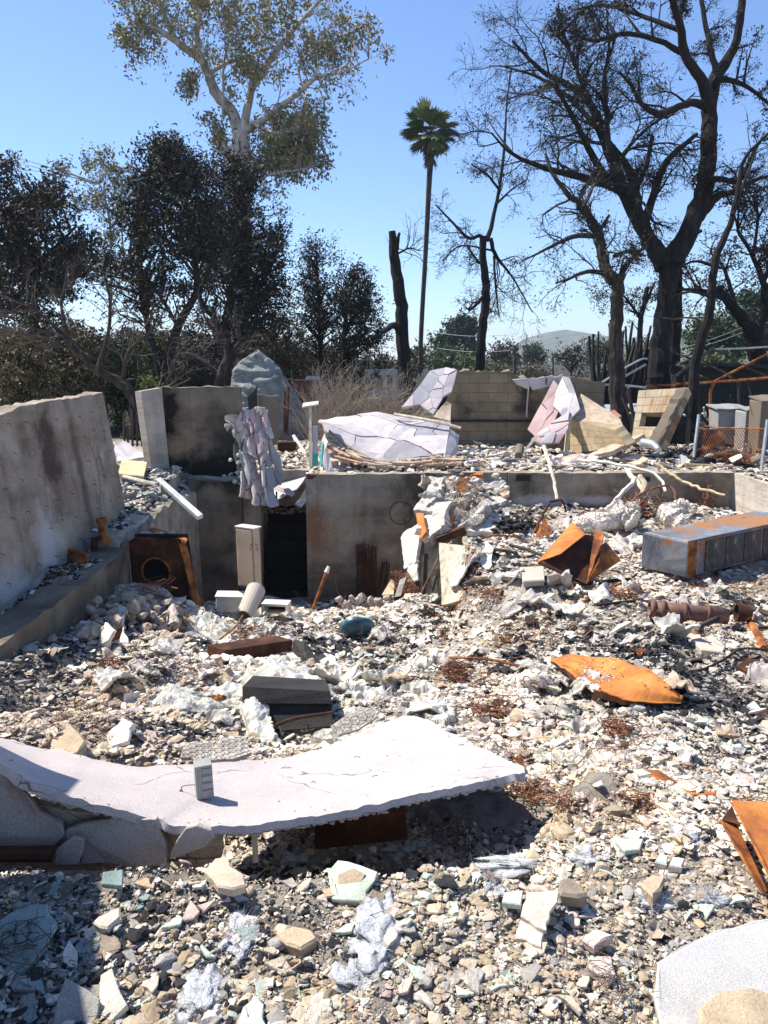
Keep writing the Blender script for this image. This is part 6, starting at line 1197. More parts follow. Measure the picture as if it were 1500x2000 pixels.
# --- leaning slim tree front right and far right oak
tree('leaning_bare_tree', 'slim black tree crossing in front of the charred oak, trunk curving right', 'tree', [
 ([(1345, 900, 30), (1352, 800, 22), (1360, 700, 19), (1385, 620, 18), (1390, 560, 15), (1400, 500, 14), (1425, 440, 11), (1440, 380, 10), (1450, 320, 7), (1470, 290, 5), (1500, 262, 4)], 0), ([(1395, 520, 7), (1360, 510, 5), (1330, 520, 3)], 0), ([(1430, 420, 7), (1452, 360, 5), (1475, 300, 4)], 1), ([(1388, 580, 6), (1350, 570, 4), (1310, 580, 2)], -1)], 16.5, 'bark_c', 'twig_k', tw=0,
 levels=(dict(per=9, lf=.18, n=6, wander=.25, rf=.3, minr=.01, tmin=.4), dict(per=5, lf=.5, n=5, wander=.3, rf=.5, minr=.006)))
tree('charred_oak', 'charred oak cut by the right edge of the picture', 'tree', [
 ([(1500, 790, 40), (1478, 700, 34), (1470, 650, 32), (1450, 620, 22), (1420, 585, 18), (1400, 560, 12)], 0), ([(1475, 660, 20), (1495, 600, 16), (1490, 550, 12), (1470, 500, 8), (1440, 450, 6)], 0), ([(1420, 585, 12), (1380, 570, 9), (1330, 565, 5), (1290, 570, 3)], -1), ([(1440, 610, 10), (1420, 540, 7), (1400, 500, 5)], 1), ([(1490, 550, 9), (1520, 480, 7)], 0), ([(1470, 500, 7), (1480, 430, 5), (1470, 380, 4)], 0)], 25, 'bark_c', 'twig_k', tw=1,
 levels=(dict(per=9, lf=.45, n=7, wander=.25, rf=.4, minr=.012), dict(per=6, lf=.5, n=6, wander=.28, rf=.5, minr=.008), dict(per=3, lf=.6, n=5, wander=.3, rf=.6, minr=.006)), crown=dict(tip=3500, s=.1, col=DARKLEAF, blobs=((1470, 400, 60, 45, 16), (1330, 530, 60, 40, 14), (1470, 480, 60, 40, 10)), per=50, clump=.3))
tree('background_oak', 'smaller sooty oak crown behind the charred oak trunks', 'tree', [([(1255, 760, 12), (1250, 640, 10), (1265, 560, 8)], 0), ([(1250, 620, 6), (1220, 580, 4), (1190, 560, 2)], 0), ([(1258, 600, 6), (1280, 550, 4)], 0)], 34, 'bark_c', 'twig_k', tw=1, levels=(dict(per=8, lf=.7, n=6, rf=.5, minr=.01), dict(per=5, lf=.5, n=5, rf=.5, minr=.008)), crown=dict(tip=1500, s=.1, col=DARKLEAF, blobs=((1235, 590, 40, 40, 12),), per=40, clump=.3))
# --- eucalyptus
gum = [([(470, 720, 46), (466, 560, 44), (470, 400, 40), (472, 300, 36), (470, 262, 32)], 0),
 ([(472, 270, 24), (450, 215, 20), (420, 180, 18), (395, 120, 15), (350, 85, 12), (325, 40, 9), (305, -10, 7)], 1.5), ([(350, 85, 11), (315, 62, 9), (290, 55, 8), (270, 82, 5), (240, 90, 3)], -1), ([(474, 265, 18), (485, 200, 14), (505, 150, 12), (540, 100, 9), (580, 50, 8), (625, 0, 6)], 2),
 ([(478, 255, 16), (520, 230, 11), (590, 175, 9), (620, 150, 7), (665, 142, 4), (720, 115, 2)], -1), ([(395, 125, 10), (385, 80, 8), (390, 30, 7), (400, -20, 5)], -1.5), ([(440, 200, 8), (412, 150, 8), (430, 130, 7), (480, 110, 6), (540, 90, 3)], 1.5), ([(590, 170, 5), (585, 130, 4), (620, 90, 3), (650, 40, 2)], 1), ([(436, 230, 6), (437, 130, 4), (450, 60, 3), (465, 0, 2)], -1),
 ([(465, 330, 20), (440, 290, 12), (425, 260, 8), (418, 235, 5)], 0), ([(475, 360, 8), (530, 340, 5), (600, 330, 3)], -2), ([(485, 200, 8), (500, 130, 5), (520, 60, 4), (530, 0, 3)], 2), ([(412, 150, 5), (385, 142, 3), (365, 180, 2)], 0), ([(490, 240, 8), (540, 260, 6), (600, 250, 3)], -2)]
tree('eucalyptus_tree', 'tall pale barked gum tree with sparse olive foliage, upper left', 'tree', gum, 38, 'bark_e', 'bark_e', tw=1,
 levels=(dict(per=9, lf=.30, ang=.7, n=6, wander=.22, rf=.3, minr=.02, up=.03), dict(per=5, lf=.55, ang=.7, n=5, wander=.25, rf=.5, minr=.010, up=-.02), dict(per=3, lf=.6, n=5, wander=.25, rf=.6, minr=.007, up=-.15)),
 crown=dict(tip=8000, lv=2, s=.19, col=GUM, sp=.18, down=.6, dr=.9, br=.03, blobs=((270, 55, 45, 55, 21), (260, 20, 50, 40, 13), (340, 5, 70, 35, 14), (265, 120, 26, 24, 3), (430, 20, 60, 50, 21), (520, 40, 60, 45, 21), (570, 15, 40, 45, 12), (615, 90, 60, 45, 16), (700, 60, 50, 55, 27), (665, 120, 45, 30, 9), (480, 130, 45, 30, 13), (570, 250, 75, 55, 95), (530, 300, 55, 45, 60), (590, 310, 60, 40, 50), (620, 215, 30, 28, 9), (420, 240, 25, 35, 6), (460, 160, 40, 40, 9)), per=40, clump=.55))
# --- palm
def palm():
    Y = 55; b_ = at(822, 700, Y); r = empty('fan_palm', b_, 'tall slim fan palm with a skirt of dead fronds', 'palm'); P, R = pline([(820, 716, 9), (824, 620, 9), (832, 480, 9), (838, 360, 10), (842, 300, 12)], Y); V, F = tubes(P[None], R[None], 8, True); g = Geo(); g.add(V, F); link('trunk', g, M['bark_b'], r)
    c = at(841, 262, Y); g = Geo(); dg = Geo(); st = Geo()
    def frond(g, c0, d, L, col, n=24, sp_=1.1, droop=.22):
        x = np.cross(d, [0, 0, 1.]); x /= np.linalg.norm(x)+1e-6; y = np.cross(x, d); V = []; F = []; cc = []
        for i in range(n):
            a = (i/(n-1)-.5)*2*sp_; dd = d*math.cos(a)+x*math.sin(a); l = L*(.75+.25*math.cos(a))*rng.uniform(.85, 1.1); q = np.cross(dd, y); q = q*L*.06
            p1 = c0+dd*l*.6-[0, 0, droop*.15*l]; p2 = c0+dd*l-[0, 0, droop*l*.75]+rng.normal(0, .05, 3); k = len(V); V += [c0, p1+q, p2, p1-q]; F.append([k, k+1, k+2, k+3]); cl = np.array(col)*rng.uniform(.7, 1.3); cc += [cl]*4
        g.add(np.array(V), np.array(F), np.array(cc))
    for i in range(58):
        th = rng.random()*6.28; el = math.asin(rng.uniform(-.75, .97)); d = np.array([math.cos(th)*math.cos(el), math.sin(th)*math.cos(el), math.sin(el)]); Lp = rng.uniform(.35, 1.0); e = c+d*Lp+[0, 0, .1]; rod(st, [c, e], .02, k=3, n=2, cap=False); frond(g, e, d, rng.uniform(1.0, 1.55), [(.11, .16, .04), (.20, .22, .055), (.07, .11, .035)][i % 3], 20, .72)
    for i in range(70):
        th = rng.random()*6.28; z = rng.uniform(-2.1, -.3); d = np.array([math.cos(th)*.35, math.sin(th)*.35, -1.]); frond(dg, c+[math.cos(th)*.15, math.sin(th)*.15, z+.6], d/np.linalg.norm(d), rng.uniform(.6, 1.0), (.10, .075, .045), 9, .3, 0)
    link('fronds', g, M['leafy'], r); link('frond_stalks', st, M['twig'], r); link('dead_skirt', dg, M['leafy'], r)
palm()
# --- dark burnt leafy trees, left half
SCORCH = DARKLEAF+[(.10, .075, .05), (.075, .07, .03), (.06, .045, .03)]
def darktree(trunks, blobs, Y, label, col=SCORCH, s=.125, per=50, clump=.42, name='scorched_tree', bark='bark_b', tip=2500, twig='twig', br=.05, lev=True, group=None):
    return tree(name, label, 'tree', trunks, Y, bark, twig, tw=0, levels=(dict(per=10, lf=.35, n=7, wander=.22, rf=.3, minr=.012, tmin=.35), dict(per=6, lf=.5, n=5, wander=.25, rf=.5, minr=.007)) if lev else (), crown=dict(tip=tip, s=s, col=col, blobs=blobs, per=per, clump=clump, br=br) if lev else dict(s=s, col=col, blobs=blobs, per=per, clump=clump, br=br), group=group)
darktree([([(-60, 700, 30), (-10, 560, 24), (40, 450, 14), (80, 380, 7)], 0), ([(0, 560, 12), (90, 500, 8), (150, 440, 4)], 1), ([(-10, 620, 14), (60, 580, 9), (140, 560, 4)], -1)], ((20, 430, 80, 75, 105), (90, 380, 40, 40, 27), (60, 520, 100, 60, 90), (140, 490, 50, 50, 41), (0, 340, 35, 30, 13), (30, 590, 90, 40, 41)), 22, 'black scorched leafy tree at the left edge')
darktree([([(320, 760, 26), (330, 690, 20), (355, 620, 16), (385, 560, 12), (370, 450, 8), (340, 340, 5)], 0), ([(318, 740, 18), (290, 640, 12), (270, 520, 8), (275, 430, 4)], 1), ([(375, 590, 9), (410, 520, 7), (400, 420, 4)], 1), ([(350, 640, 8), (300, 560, 6), (240, 500, 3)], -1)], ((325, 300, 52, 40, 55), (300, 370, 65, 60, 84), (375, 360, 50, 60, 63), (340, 460, 90, 60, 98), (265, 420, 35, 55, 27), (400, 450, 60, 70, 63), (300, 560, 90, 60, 55), (200, 520, 60, 50, 35)), 25, 'scorched leafy tree with several trunks, left of the gum tree')
darktree([([(450, 760, 24), (440, 650, 20), (460, 540, 14), (480, 420, 8), (470, 320, 4)], 0), ([(440, 650, 12), (400, 600, 8), (380, 560, 5)], 0), ([(445, 700, 9), (480, 620, 7), (520, 540, 4)], 1)], ((460, 350, 48, 50, 77), (450, 430, 65, 60, 105), (500, 490, 65, 60, 105), (440, 530, 80, 55, 98), (520, 570, 55, 50, 63), (545, 470, 22, 55, 15), (480, 620, 80, 45, 63)), 29, 'dense burnt ivy covered tree around the foot of the gum tree', s=.12)
darktree([([(625, 760, 9), (624, 640, 8), (622, 560, 5), (618, 490, 3)], 0)], ((615, 510, 28, 30, 24), (612, 570, 42, 40, 41), (640, 620, 45, 40, 41), (600, 640, 45, 50, 35)), 31, 'conical dark scorched tree right of the ivy covered tree', s=.12, per=44, tip=900, bark='bark_c')
darktree([([(672, 760, 10), (672, 660, 8), (678, 600, 5), (690, 540, 3)], 0), ([(672, 650, 5), (700, 600, 4), (715, 560, 2)], 0)], ((700, 545, 26, 28, 31), (675, 590, 35, 38, 41), (715, 600, 32, 40, 48), (690, 660, 55, 45, 63), (735, 660, 22, 35, 20), (660, 545, 14, 20, 6)), 32, 'dark pointed scorched tree just left of the broken snag', s=.12, per=44, tip=900, bark='bark_c')
darktree([([(200, 760, 9), (215, 600, 6), (215, 440, 4), (195, 360, 2)], 0), ([(215, 450, 3), (240, 400, 2), (250, 350, 1.5)], 0)], ((120, 340, 30, 26, 10), (200, 320, 45, 28, 23), (235, 345, 30, 28, 13), (180, 390, 60, 40, 31), (230, 400, 28, 35, 17), (215, 450, 30, 30, 15), (25, 320, 26, 22, 5)), 36, 'pale olive gum tree behind the scorched trees on the left', col=GUM, s=.15, per=36, clump=.42, name='olive_gum_tree', bark='bark_e', tip=500, br=.03)
# understory masses and hedge: each shrub a thing
for i, (cx, cy, rx, ry, n_, Y, col, lab) in enumerate((
    (40, 700, 75, 55, 110, 19, 0, 'brownish green shrub behind the broken top of the leaning wall'), (150, 700, 65, 60, 110, 20, 0, 'olive brown shrub left of the forked trunks'), (235, 720, 45, 45, 70, 21, 1, 'green shrub seen over the gap in the left walls'),
    (75, 640, 70, 45, 80, 23, 2, 'dark shrub mass under the left scorched tree'), (380, 720, 60, 40, 70, 24, 2, 'dark brown shrub right of the forked trunks'), (560, 690, 60, 60, 100, 30, 0, 'brown green shrub behind the domed chimney'), (610, 720, 50, 40, 60, 33, 2, 'dark shrub behind the dry twig bush'),
    (530, 640, 50, 45, 70, 31, 2, 'dark foliage mass above the domed chimney'), (700, 720, 50, 30, 50, 34, 2, 'dark shrub left of the snag'), (420, 660, 60, 45, 60, 30, 2, 'shadowy shrub behind the forked trunks'), (300, 680, 60, 50, 60, 27, 1, 'dull green shrub behind the forked trunks'))):
    cy += 28; ry += 42; n_ = int(n_*1.5)
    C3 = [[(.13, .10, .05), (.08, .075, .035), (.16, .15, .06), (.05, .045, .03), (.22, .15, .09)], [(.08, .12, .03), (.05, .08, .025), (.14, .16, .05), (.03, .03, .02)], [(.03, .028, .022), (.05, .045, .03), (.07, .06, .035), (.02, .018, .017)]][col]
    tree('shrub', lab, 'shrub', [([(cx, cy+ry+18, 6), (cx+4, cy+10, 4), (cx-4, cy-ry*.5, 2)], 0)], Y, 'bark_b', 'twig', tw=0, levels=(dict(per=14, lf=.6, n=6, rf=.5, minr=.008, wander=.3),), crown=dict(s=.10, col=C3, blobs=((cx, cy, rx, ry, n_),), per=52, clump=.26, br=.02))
for i, (cx, cy, rx, ry, Y, lab) in enumerate(((20, 700, 110, 50, 32, 'dark undergrowth far left behind the brownish shrub'), (130, 690, 100, 50, 34, 'dark undergrowth behind the olive brown shrub'), (250, 690, 90, 45, 36, 'dark undergrowth behind the gap in the left walls'), (370, 690, 90, 50, 37, 'dark undergrowth behind the burnt bare tree'), (500, 690, 90, 50, 38, 'dark undergrowth behind the domed chimney'), (640, 710, 90, 40, 40, 'dark undergrowth behind the conical tree'), (760, 725, 70, 28, 42, 'low dark undergrowth behind the snag'))):
    cy += 25; ry += 25
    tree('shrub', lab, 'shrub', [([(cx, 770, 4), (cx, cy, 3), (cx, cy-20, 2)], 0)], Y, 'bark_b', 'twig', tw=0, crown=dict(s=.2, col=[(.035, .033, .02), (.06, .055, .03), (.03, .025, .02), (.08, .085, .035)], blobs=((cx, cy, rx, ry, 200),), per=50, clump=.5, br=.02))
# bare pale twigs in front of the left trees: leaning dead tree
tree('leaning_dead_tree', 'dead tree with long leaning trunk and a fan of twigs behind the left walls', 'tree', [([(300, 860, 30), (275, 800, 24), (245, 755, 20), (190, 725, 16), (150, 685, 13), (130, 660, 10)], 0), ([(150, 685, 9), (110, 640, 7), (60, 600, 5), (20, 590, 3)], 0), ([(190, 720, 9), (210, 660, 7), (215, 590, 5), (200, 520, 3)], 0),
  ([(135, 665, 7), (120, 600, 5), (130, 540, 3)], 0), ([(240, 750, 9), (250, 690, 6), (300, 640, 4), (290, 600, 3)], 0), ([(160, 690, 7), (80, 660, 5), (30, 650, 3), (-10, 640, 2)], 0), ([(280, 800, 9), (330, 740, 7), (345, 700, 5), (400, 670, 3)], 0)], 17.5, 'bark_b', 'twig', tw=1,
  levels=(dict(per=13, lf=.5, n=7, wander=.16, rf=.45, minr=.012, ang=.7, up=.03), dict(per=6, lf=.6, n=6, wander=.2, rf=.55, minr=.006, ang=.6)))
tree('burnt_bare_tree', 'burnt bare tree with crossing limbs behind the tall sooty wall', 'tree', [([(425, 790, 22), (430, 740, 18), (445, 690, 14), (430, 650, 10), (415, 600, 6)], 0), ([(442, 700, 9), (470, 660, 6), (450, 620, 4)], 0), ([(432, 735, 8), (390, 700, 6), (350, 690, 4), (330, 720, 3)], 0), ([(430, 660, 7), (400, 620, 5), (385, 570, 3)], 0), ([(440, 690, 6), (475, 690, 5), (500, 650, 3)], 0)], 19.5, 'bark_b', 'twig', tw=1, levels=(dict(per=10, lf=.5, n=6, wander=.25, rf=.45, minr=.012), dict(per=5, lf=.5, n=5, wander=.25, rf=.5, minr=.007)))
tree('short_burnt_trunk', 'short burnt trunk with green regrowth seen through the gap in the left walls', 'tree', [([(262, 865, 22), (262, 800, 20), (255, 740, 16)], 0), ([(262, 780, 8), (275, 740, 5)], 0)], 18.5, 'bark_c', 'twig', tw=0, levels=(dict(per=6, lf=.4, n=5, rf=.3, minr=.01),), crown=dict(s=.08, col=[(.14, .22, .04), (.09, .15, .03)], blobs=((278, 835, 14, 22, 14), (255, 850, 14, 14, 8), (285, 745, 18, 14, 10)), per=30, clump=.16, br=.01))
# dry twig bush, centre
g = Geo(); n_ = 260; base = np.array([at(x, 800+rng.uniform(-5, 15), 16.5+rng.random()*1.8) for x in rng.uniform(600, 790, n_)]); base[:, 2] = -.2; d = np.stack([rng.normal(.12, .35, n_), rng.normal(0, .25, n_), np.ones(n_)], 1)
P, R = grow(base, d, rng.uniform(.8, 1.75, n_), rng.uniform(.008, .014, n_), 8, .09, .0, .3); V, F = tubes(P, R, 3); g.add(V, F); P2, R2 = children(P, R, 7, .35, .5, n=5, wander=.12, rf=.6, minr=.004); V, F = tubes(P2, R2, 3); g.add(V, F); P3, R3 = children(P2, R2, 2, .5, .5, n=4, rf=.7, minr=.003); V, F = tubes(P3, R3, 3); g.add(V, F)
link('dry_twig_bush', g, M['twig_p'], None, 'pale leafless twig bush behind the collapsed stucco roof', 'bush')
# burnt columnar cactus/shrub rows right
g = Geo(); n_ = 60; base = np.array([at(x, 800, 27+rng.random()*2) for x in rng.uniform(1165, 1262, n_)]); base[:, 2] = -.5; P, R = grow(base, np.stack([rng.normal(0, .12, n_), rng.normal(0, .1, n_), np.ones(n_)], 1), rng.uniform(1.6, 3.6, n_), rng.uniform(.05, .11, n_), 8, .05, .02, .5); V, F = tubes(P, R, 5); g.add(V, F); link('burnt_column_shrub', g, M['blk'], None, 'burnt black columnar shrub of upright stems left of the charred oak', 'shrub')
# --- far trees
def fartree(cx, cy, rx, ry, Y, col, lab, n_=60, s=.35, name='distant_tree', blobs=None, cl=.8, per=60):
    return tree(name, lab, 'tree', [([(cx, 745, max(3, rx*.08)), (cx+2, cy+ry*.3, max(2, rx*.06)), (cx, cy-ry*.4, 1.5)], 0)], Y, 'bark_b', 'twig', tw=0, crown=dict(s=s, col=col, blobs=blobs or ((cx, cy, rx, ry, n_),), per=per, clump=cl, br=.12))
PINE = [(.02, .045, .02), (.035, .07, .03), (.015, .03, .015), (.05, .09, .035)]; LIME = [(.10, .13, .04), (.07, .10, .035), (.14, .16, .06)]
fartree(902, 660, 38, 34, 90, PINE, 'rounded dark green pine rising between the palm and the slender bare tree', 110, .45, 'pine_tree', blobs=((903, 640, 32, 20, 70), (890, 668, 40, 16, 60), (870, 672, 30, 10, 26), (905, 690, 40, 25, 60)))
fartree(870, 705, 35, 22, 70, LIME, 'light green tree at the foot of the pine', 50, .3); fartree(925, 712, 30, 18, 65, LIME, 'light green shrubby tree left of the slender bare tree', 36, .3)
fartree(985, 700, 28, 30, 75, [(.10, .07, .05), (.14, .09, .06), (.06, .05, .035)], 'rusty brown scorched tree near the utility pole', 50, .3); fartree(1042, 695, 24, 20, 110, PINE, 'small dark green tree right of the utility pole', 34, .45)
fartree(1115, 700, 50, 34, 60, [(.04, .04, .03), (.06, .06, .04), (.03, .03, .03)], 'sparse grey brown tree over the draped pink stucco', 34, .22, cl=.7, per=40); fartree(965, 725, 45, 14, 55, [(.13, .14, .07), (.2, .17, .1), (.09, .11, .04)], 'olive scrub above the back block wall', 50, .16, 'scrub', cl=.5)
fartree(1040, 728, 40, 14, 50, [(.13, .13, .07), (.2, .16, .1), (.1, .1, .05)], 'dry scrub right of the utility pole foot', 40, .16, 'scrub', cl=.5); fartree(1410, 660, 75, 50, 50, [(.05, .09, .03), (.08, .12, .04), (.03, .05, .02)], 'green tree behind the carport frame', 120, .26); fartree(1395, 715, 60, 20, 45, LIME, 'bright green shrub row behind the carport frame', 60, .2, 'scrub', cl=.5)
fartree(1480, 620, 50, 60, 60, PINE, 'dark green tree at the right edge far behind', 80, .35); fartree(1260, 700, 50, 35, 70, [(.07, .09, .03), (.10, .12, .05)], 'green tree seen between the trunks', 50, .3); fartree(1170, 690, 40, 30, 80, [(.05, .055, .03), (.07, .08, .04)], 'dull green tree left of the bare oak', 36, .3)
fartree(640, 720, 130, 35, 60, [(.06, .06, .03), (.09, .09, .04), (.04, .04, .03)], 'green brown tree line behind the left shrubs', 90, .3); fartree(820, 700, 30, 25, 80, PINE, 'dark tree at the foot of the palm', 30, .35); fartree(200, 690, 160, 50, 50, [(.06, .07, .03), (.03, .03, .02), (.10, .10, .05)], 'far green tree line behind the left trees', 150, .26)
# --- hills
def hill(pts, Y, name, mat, depth=300):
    ridge = np.array([at(x, y, Y) for x, y in pts]); ridge = resample(ridge, 160); ridge[:, 2] += 4*fbm(np.arange(160)*.12, np.zeros(160), 4)*Y/1200; k = 14; S = []
    for i in range(k):
        t = i/(k-1); q = ridge.copy(); q[:, 1] -= depth*(1-t)*1.; q[:, 2] = -8+(ridge[:, 2]+8)*t**.8; q[:, 2] += (fbm(q[:, 0]*.015, q[:, 1]*.015, 5))*12*t*(1-t)*2; S.append(q)
    S = np.array(S); b2 = ridge.copy(); b2[:, 1] += depth; b2[:, 2] = -10; S = np.concatenate([S, b2[None]]); g = Geo(); I = np.arange(S.shape[0]*160).reshape(-1, 160); g.add(S.reshape(-1, 3), np.stack([I[:-1, :-1], I[:-1, 1:], I[1:, 1:], I[1:, :-1]], -1).reshape(-1, 4)); link(name, g, mat, kind='structure', smooth=True)
mh = pmat('wooded_hillside', [(.35, (.03, .045, .022)), (.5, (.07, .085, .04)), (.65, (.15, .13, .08))], .02, .95, .8, .08, 3, coord='World', splot=[(.05, .66, .03, (.3, .28, .24))])
hill([(700, 735), (900, 722), (960, 705), (990, 680), (1030, 660), (1080, 647), (1120, 646), (1170, 655), (1230, 670), (1300, 672), (1400, 690), (1700, 705)], 1500, 'hills', mh, 500)
hill([(1180, 720), (1240, 685), (1300, 662), (1380, 632), (1450, 612), (1520, 585), (1620, 570), (1750, 600)], 620, 'hills', mh, 200)
hill([(-500, 705), (-100, 690), (300, 700), (700, 712), (900, 722)], 900, 'hills', mh, 200)
# hillside houses: small white buildings
for i, (x, y, w) in enumerate(((1140, 683, 9), (1163, 687, 7), (1128, 687, 6), (1120, 700, 8), (1195, 690, 8))):
    p = at(x, y, 960); s = 960/FPX*w; r = empty('hillside_house', p, ['white house on the hillside, largest of the tiny ones', 'tiny white house right of the largest hillside house', 'tiny pale house left of the largest hillside house', 'pale low house at the hill foot', 'pale house between the oak trunks on the hillside'][i], 'house'); g = Geo(); box(g, p+[0, 0, s*.2], (s, s*.7, s*.4)); link('wall', g, M['white'], r)
    g = Geo(); q = p+[0, 0, s*.4]; V = [q+[-s*.55, -s*.4, 0], q+[s*.55, -s*.4, 0], q+[s*.55, s*.4, 0], q+[-s*.55, s*.4, 0], q+[-s*.5, 0, s*.18], q+[s*.5, 0, s*.18]]; g.add(V, [np.array([[0, 1, 5, 4], [2, 3, 4, 5]]), np.array([[1, 2, 5], [3, 0, 4]])]); link('roof', g, M['conc_b'], r)

# ================================================================== RIGHT BACKGROUND: carport frame, bins, fence, houses
def far_house():
    r = empty('background_house', at(1400, 760, 36), 'white house with a brick red tiled roof far behind the carport frame', 'house'); z0 = -1.85; x0 = at(1325, 760, 36)[0]; x1 = at(1560, 760, 36)[0]; g = Geo(); box(g, ((x0+x1)/2, 39, z0+1.2), (x1-x0, 6, 2.2)); link('wall', g, M['white'], r)
    g = Geo(); q = np.array([[x0-.3, 35.6, z0+2.1], [x1+.3, 35.6, z0+2.1], [x1+.3, 39, z0+2.75], [x0-.3, 39, z0+2.75], [x0-.3, 42.4, z0+2.1], [x1+.3, 42.4, z0+2.1]]); g.add(q, [np.array([[0, 1, 2, 3], [3, 2, 5, 4]])]); mr = pmat('red_tile_roof', [(.3, (.16, .075, .06)), (.7, (.27, .14, .11))], 3, .9, .5, 20, .05); link('roof', g, mr, r)
    for x in (1345, 1440, 1485): g = Geo(); p = at(x, 752, 35.9); box(g, (p[0], 35.95, z0+1.3), (.9, .08, .9)); link('window', g, M['blk'], r)
    r = empty('burnt_white_house', at(745, 770, 34), 'white burnt out house front behind the dry twig bush', 'house'); c = at(745, 760, 34)
    for x, w, h0, h1 in ((718, 10, 0, 1.5), (733, 6, 0, 1.5), (752, 10, 0, 1.5), (770, 8, 0, 1.5), (745, 64, 1.5, 1.75)): p = at(x, 760, 34); h0 = h0-.8*(h0 == 0); g = Geo(); box(g, (p[0], 34, -.5+(h0+h1)/2), (w*34/FPX, .25, h1-h0)); link('wall_piece', g, M['white'], r)
    g = Geo(); box(g, (c[0], 35.5, -.5+.7), (1.4, .1, 1.4)); link('dark_interior', g, M['blk'], r)
    r = empty('white_tank', at(743, 778, 31), 'white round tank by the burnt out house front', 'tank'); p = at(743, 780, 31); g = Geo(); rod(g, [p, p+[0, 0, .35]], .32, k=18); link('barrel', g, M['white'], r)
    p = at(610, 770, 27); g = Geo(); box(g, p+[0, 0, .2], (1.3, 1, .6)); link('brick_shed_ruin', g, pmat('red_brick_pile', [(.3, (.16, .05, .04)), (.7, (.3, .12, .09))], 9, .9, .8, 20, .05), None, 'low red brick ruin behind the dry twig bush', 'ruin')
    p = at(607, 752, 27); g = Geo(); pxplate(g, [(592, 755, 27), (625, 757, 27), (622, 735, 27.5), (600, 733, 27.5)], .1, rough=.1); link('pale_roof_sheet', g, M['conc_p'], None, 'pale crumpled roof sheet on the low red brick ruin', 'roof sheet')
far_house()
def carport():
    r = empty('carport_frame', at(1290, 870, 20), 'rusty bare pipe frame of a burnt carport at the right', 'carport frame'); Y = 19
    def seg(nm, pts, rad, m): g = Geo(); rod(g, [at(*p) for p in pts], rad, k=6); link(nm, g, M[m], r)
    seg('eave_pipe', [(1320, 750, Y), (1400, 746, Y), (1520, 736, Y)], .035, 'rust'); seg('post', [(1384, 905, Y), (1388, 760, Y), (1394, 748, Y)], .035, 'rust'); seg('roof_pipe', [(1390, 748, Y), (1440, 722, Y+.5), (1490, 696, Y+1.5), (1530, 680, Y+2)], .03, 'rust')
    seg('ridge_pipe', [(1395, 682, Y+3), (1460, 680, Y+3), (1530, 675, Y+3)], .03, 'greywood'); seg('roof_pipe', [(1320, 735, Y), (1350, 710, Y+1), (1395, 680, Y+2.5)], .04, 'charwood'); seg('roof_pipe', [(1320, 715, Y+4), (1395, 685, Y+3), (1450, 715, Y+3), (1510, 740, Y+3)], .035, 'charwood')
    seg('roof_pipe', [(1320, 712, Y+2), (1380, 740, Y+1), (1395, 750, Y+1)], .03, 'charwood'); seg('roof_pipe', [(1320, 690, Y+3), (1400, 720, Y+2), (1445, 750, Y+1)], .03, 'charwood'); seg('post', [(1442, 900, Y), (1443, 745, Y)], .03, 'charwood'); seg('rail', [(1320, 752, Y+.5), (1300, 752, Y+.5), (1262, 754, Y+.5)], .03, 'rust')
    r = empty('pipe_frame', at(1170, 830, 22), 'thin grey pipe frame left of the charred oak', 'pipe frame'); Y = 22
    seg('post', [(1168, 830, Y), (1166, 780, Y), (1168, 752, Y)], .03, 'twig'); seg('rail', [(1168, 751, Y), (1215, 752, Y), (1262, 757, Y)], .035, 'steel_l'); seg('rail', [(1168, 752, Y), (1215, 722, Y), (1252, 702, Y), (1264, 701, Y)], .03, 'steel_l'); seg('rail', [(1212, 740, Y), (1262, 712, Y)], .03, 'steel_l')
carport()
def bins():
    for i, (x, w, y0, y1, Y, m, lab) in enumerate(((1428, 56, 803, 868, 15.6, 'gplastic', 'sooty grey wheeled bin with a warped lid behind the wire fence'), (1468, 34, 806, 900, 15.0, 'gplastic', 'narrow grey wheeled bin beside the warped one'), (1497, 36, 786, 900, 14.4, 'conc_b', 'tall dark grey wheeled bin at the right edge'))):
        p = at(x, y1, Y); k = Y/FPX; W = w*k; H = (y1-y0)*k*1.02; r = empty('wheeled_bin', p, lab, 'bin'); g = Geo(); t = .86; q = lambda s, z: [p+[-W/2*s, -.2*s+.25, z], p+[W/2*s, -.2*s+.25, z], p+[W/2*s, .3*s+.25, z], p+[-W/2*s, .3*s+.25, z]]
        hexa(g, q(t, 0)+q(1, H)); bevel(link('bin_body', g, M[m], r), .03); g = Geo(); S = sgrid(bilin(p+[-W*.56, 0, H+.01], p+[W*.56, 0, H+.01], p+[W*.54, .6, H+.08], p+[-W*.54, .6, H+.08]), 12, 8); S = bumpy(S, .05, 3, i); grid_sheet(g, S, .03); link('lid', g, M['gplastic' if i != 2 else 'conc_b'], r)
        g = Geo(); 
        for s in (-1, 1): th = np.arange(2); rod(g, [p+[s*W*.42, .45, .08], p+[s*W*.34, .45, .08]], .1, k=14)
        link('wheels', g, M['gdark'], r)
bins()
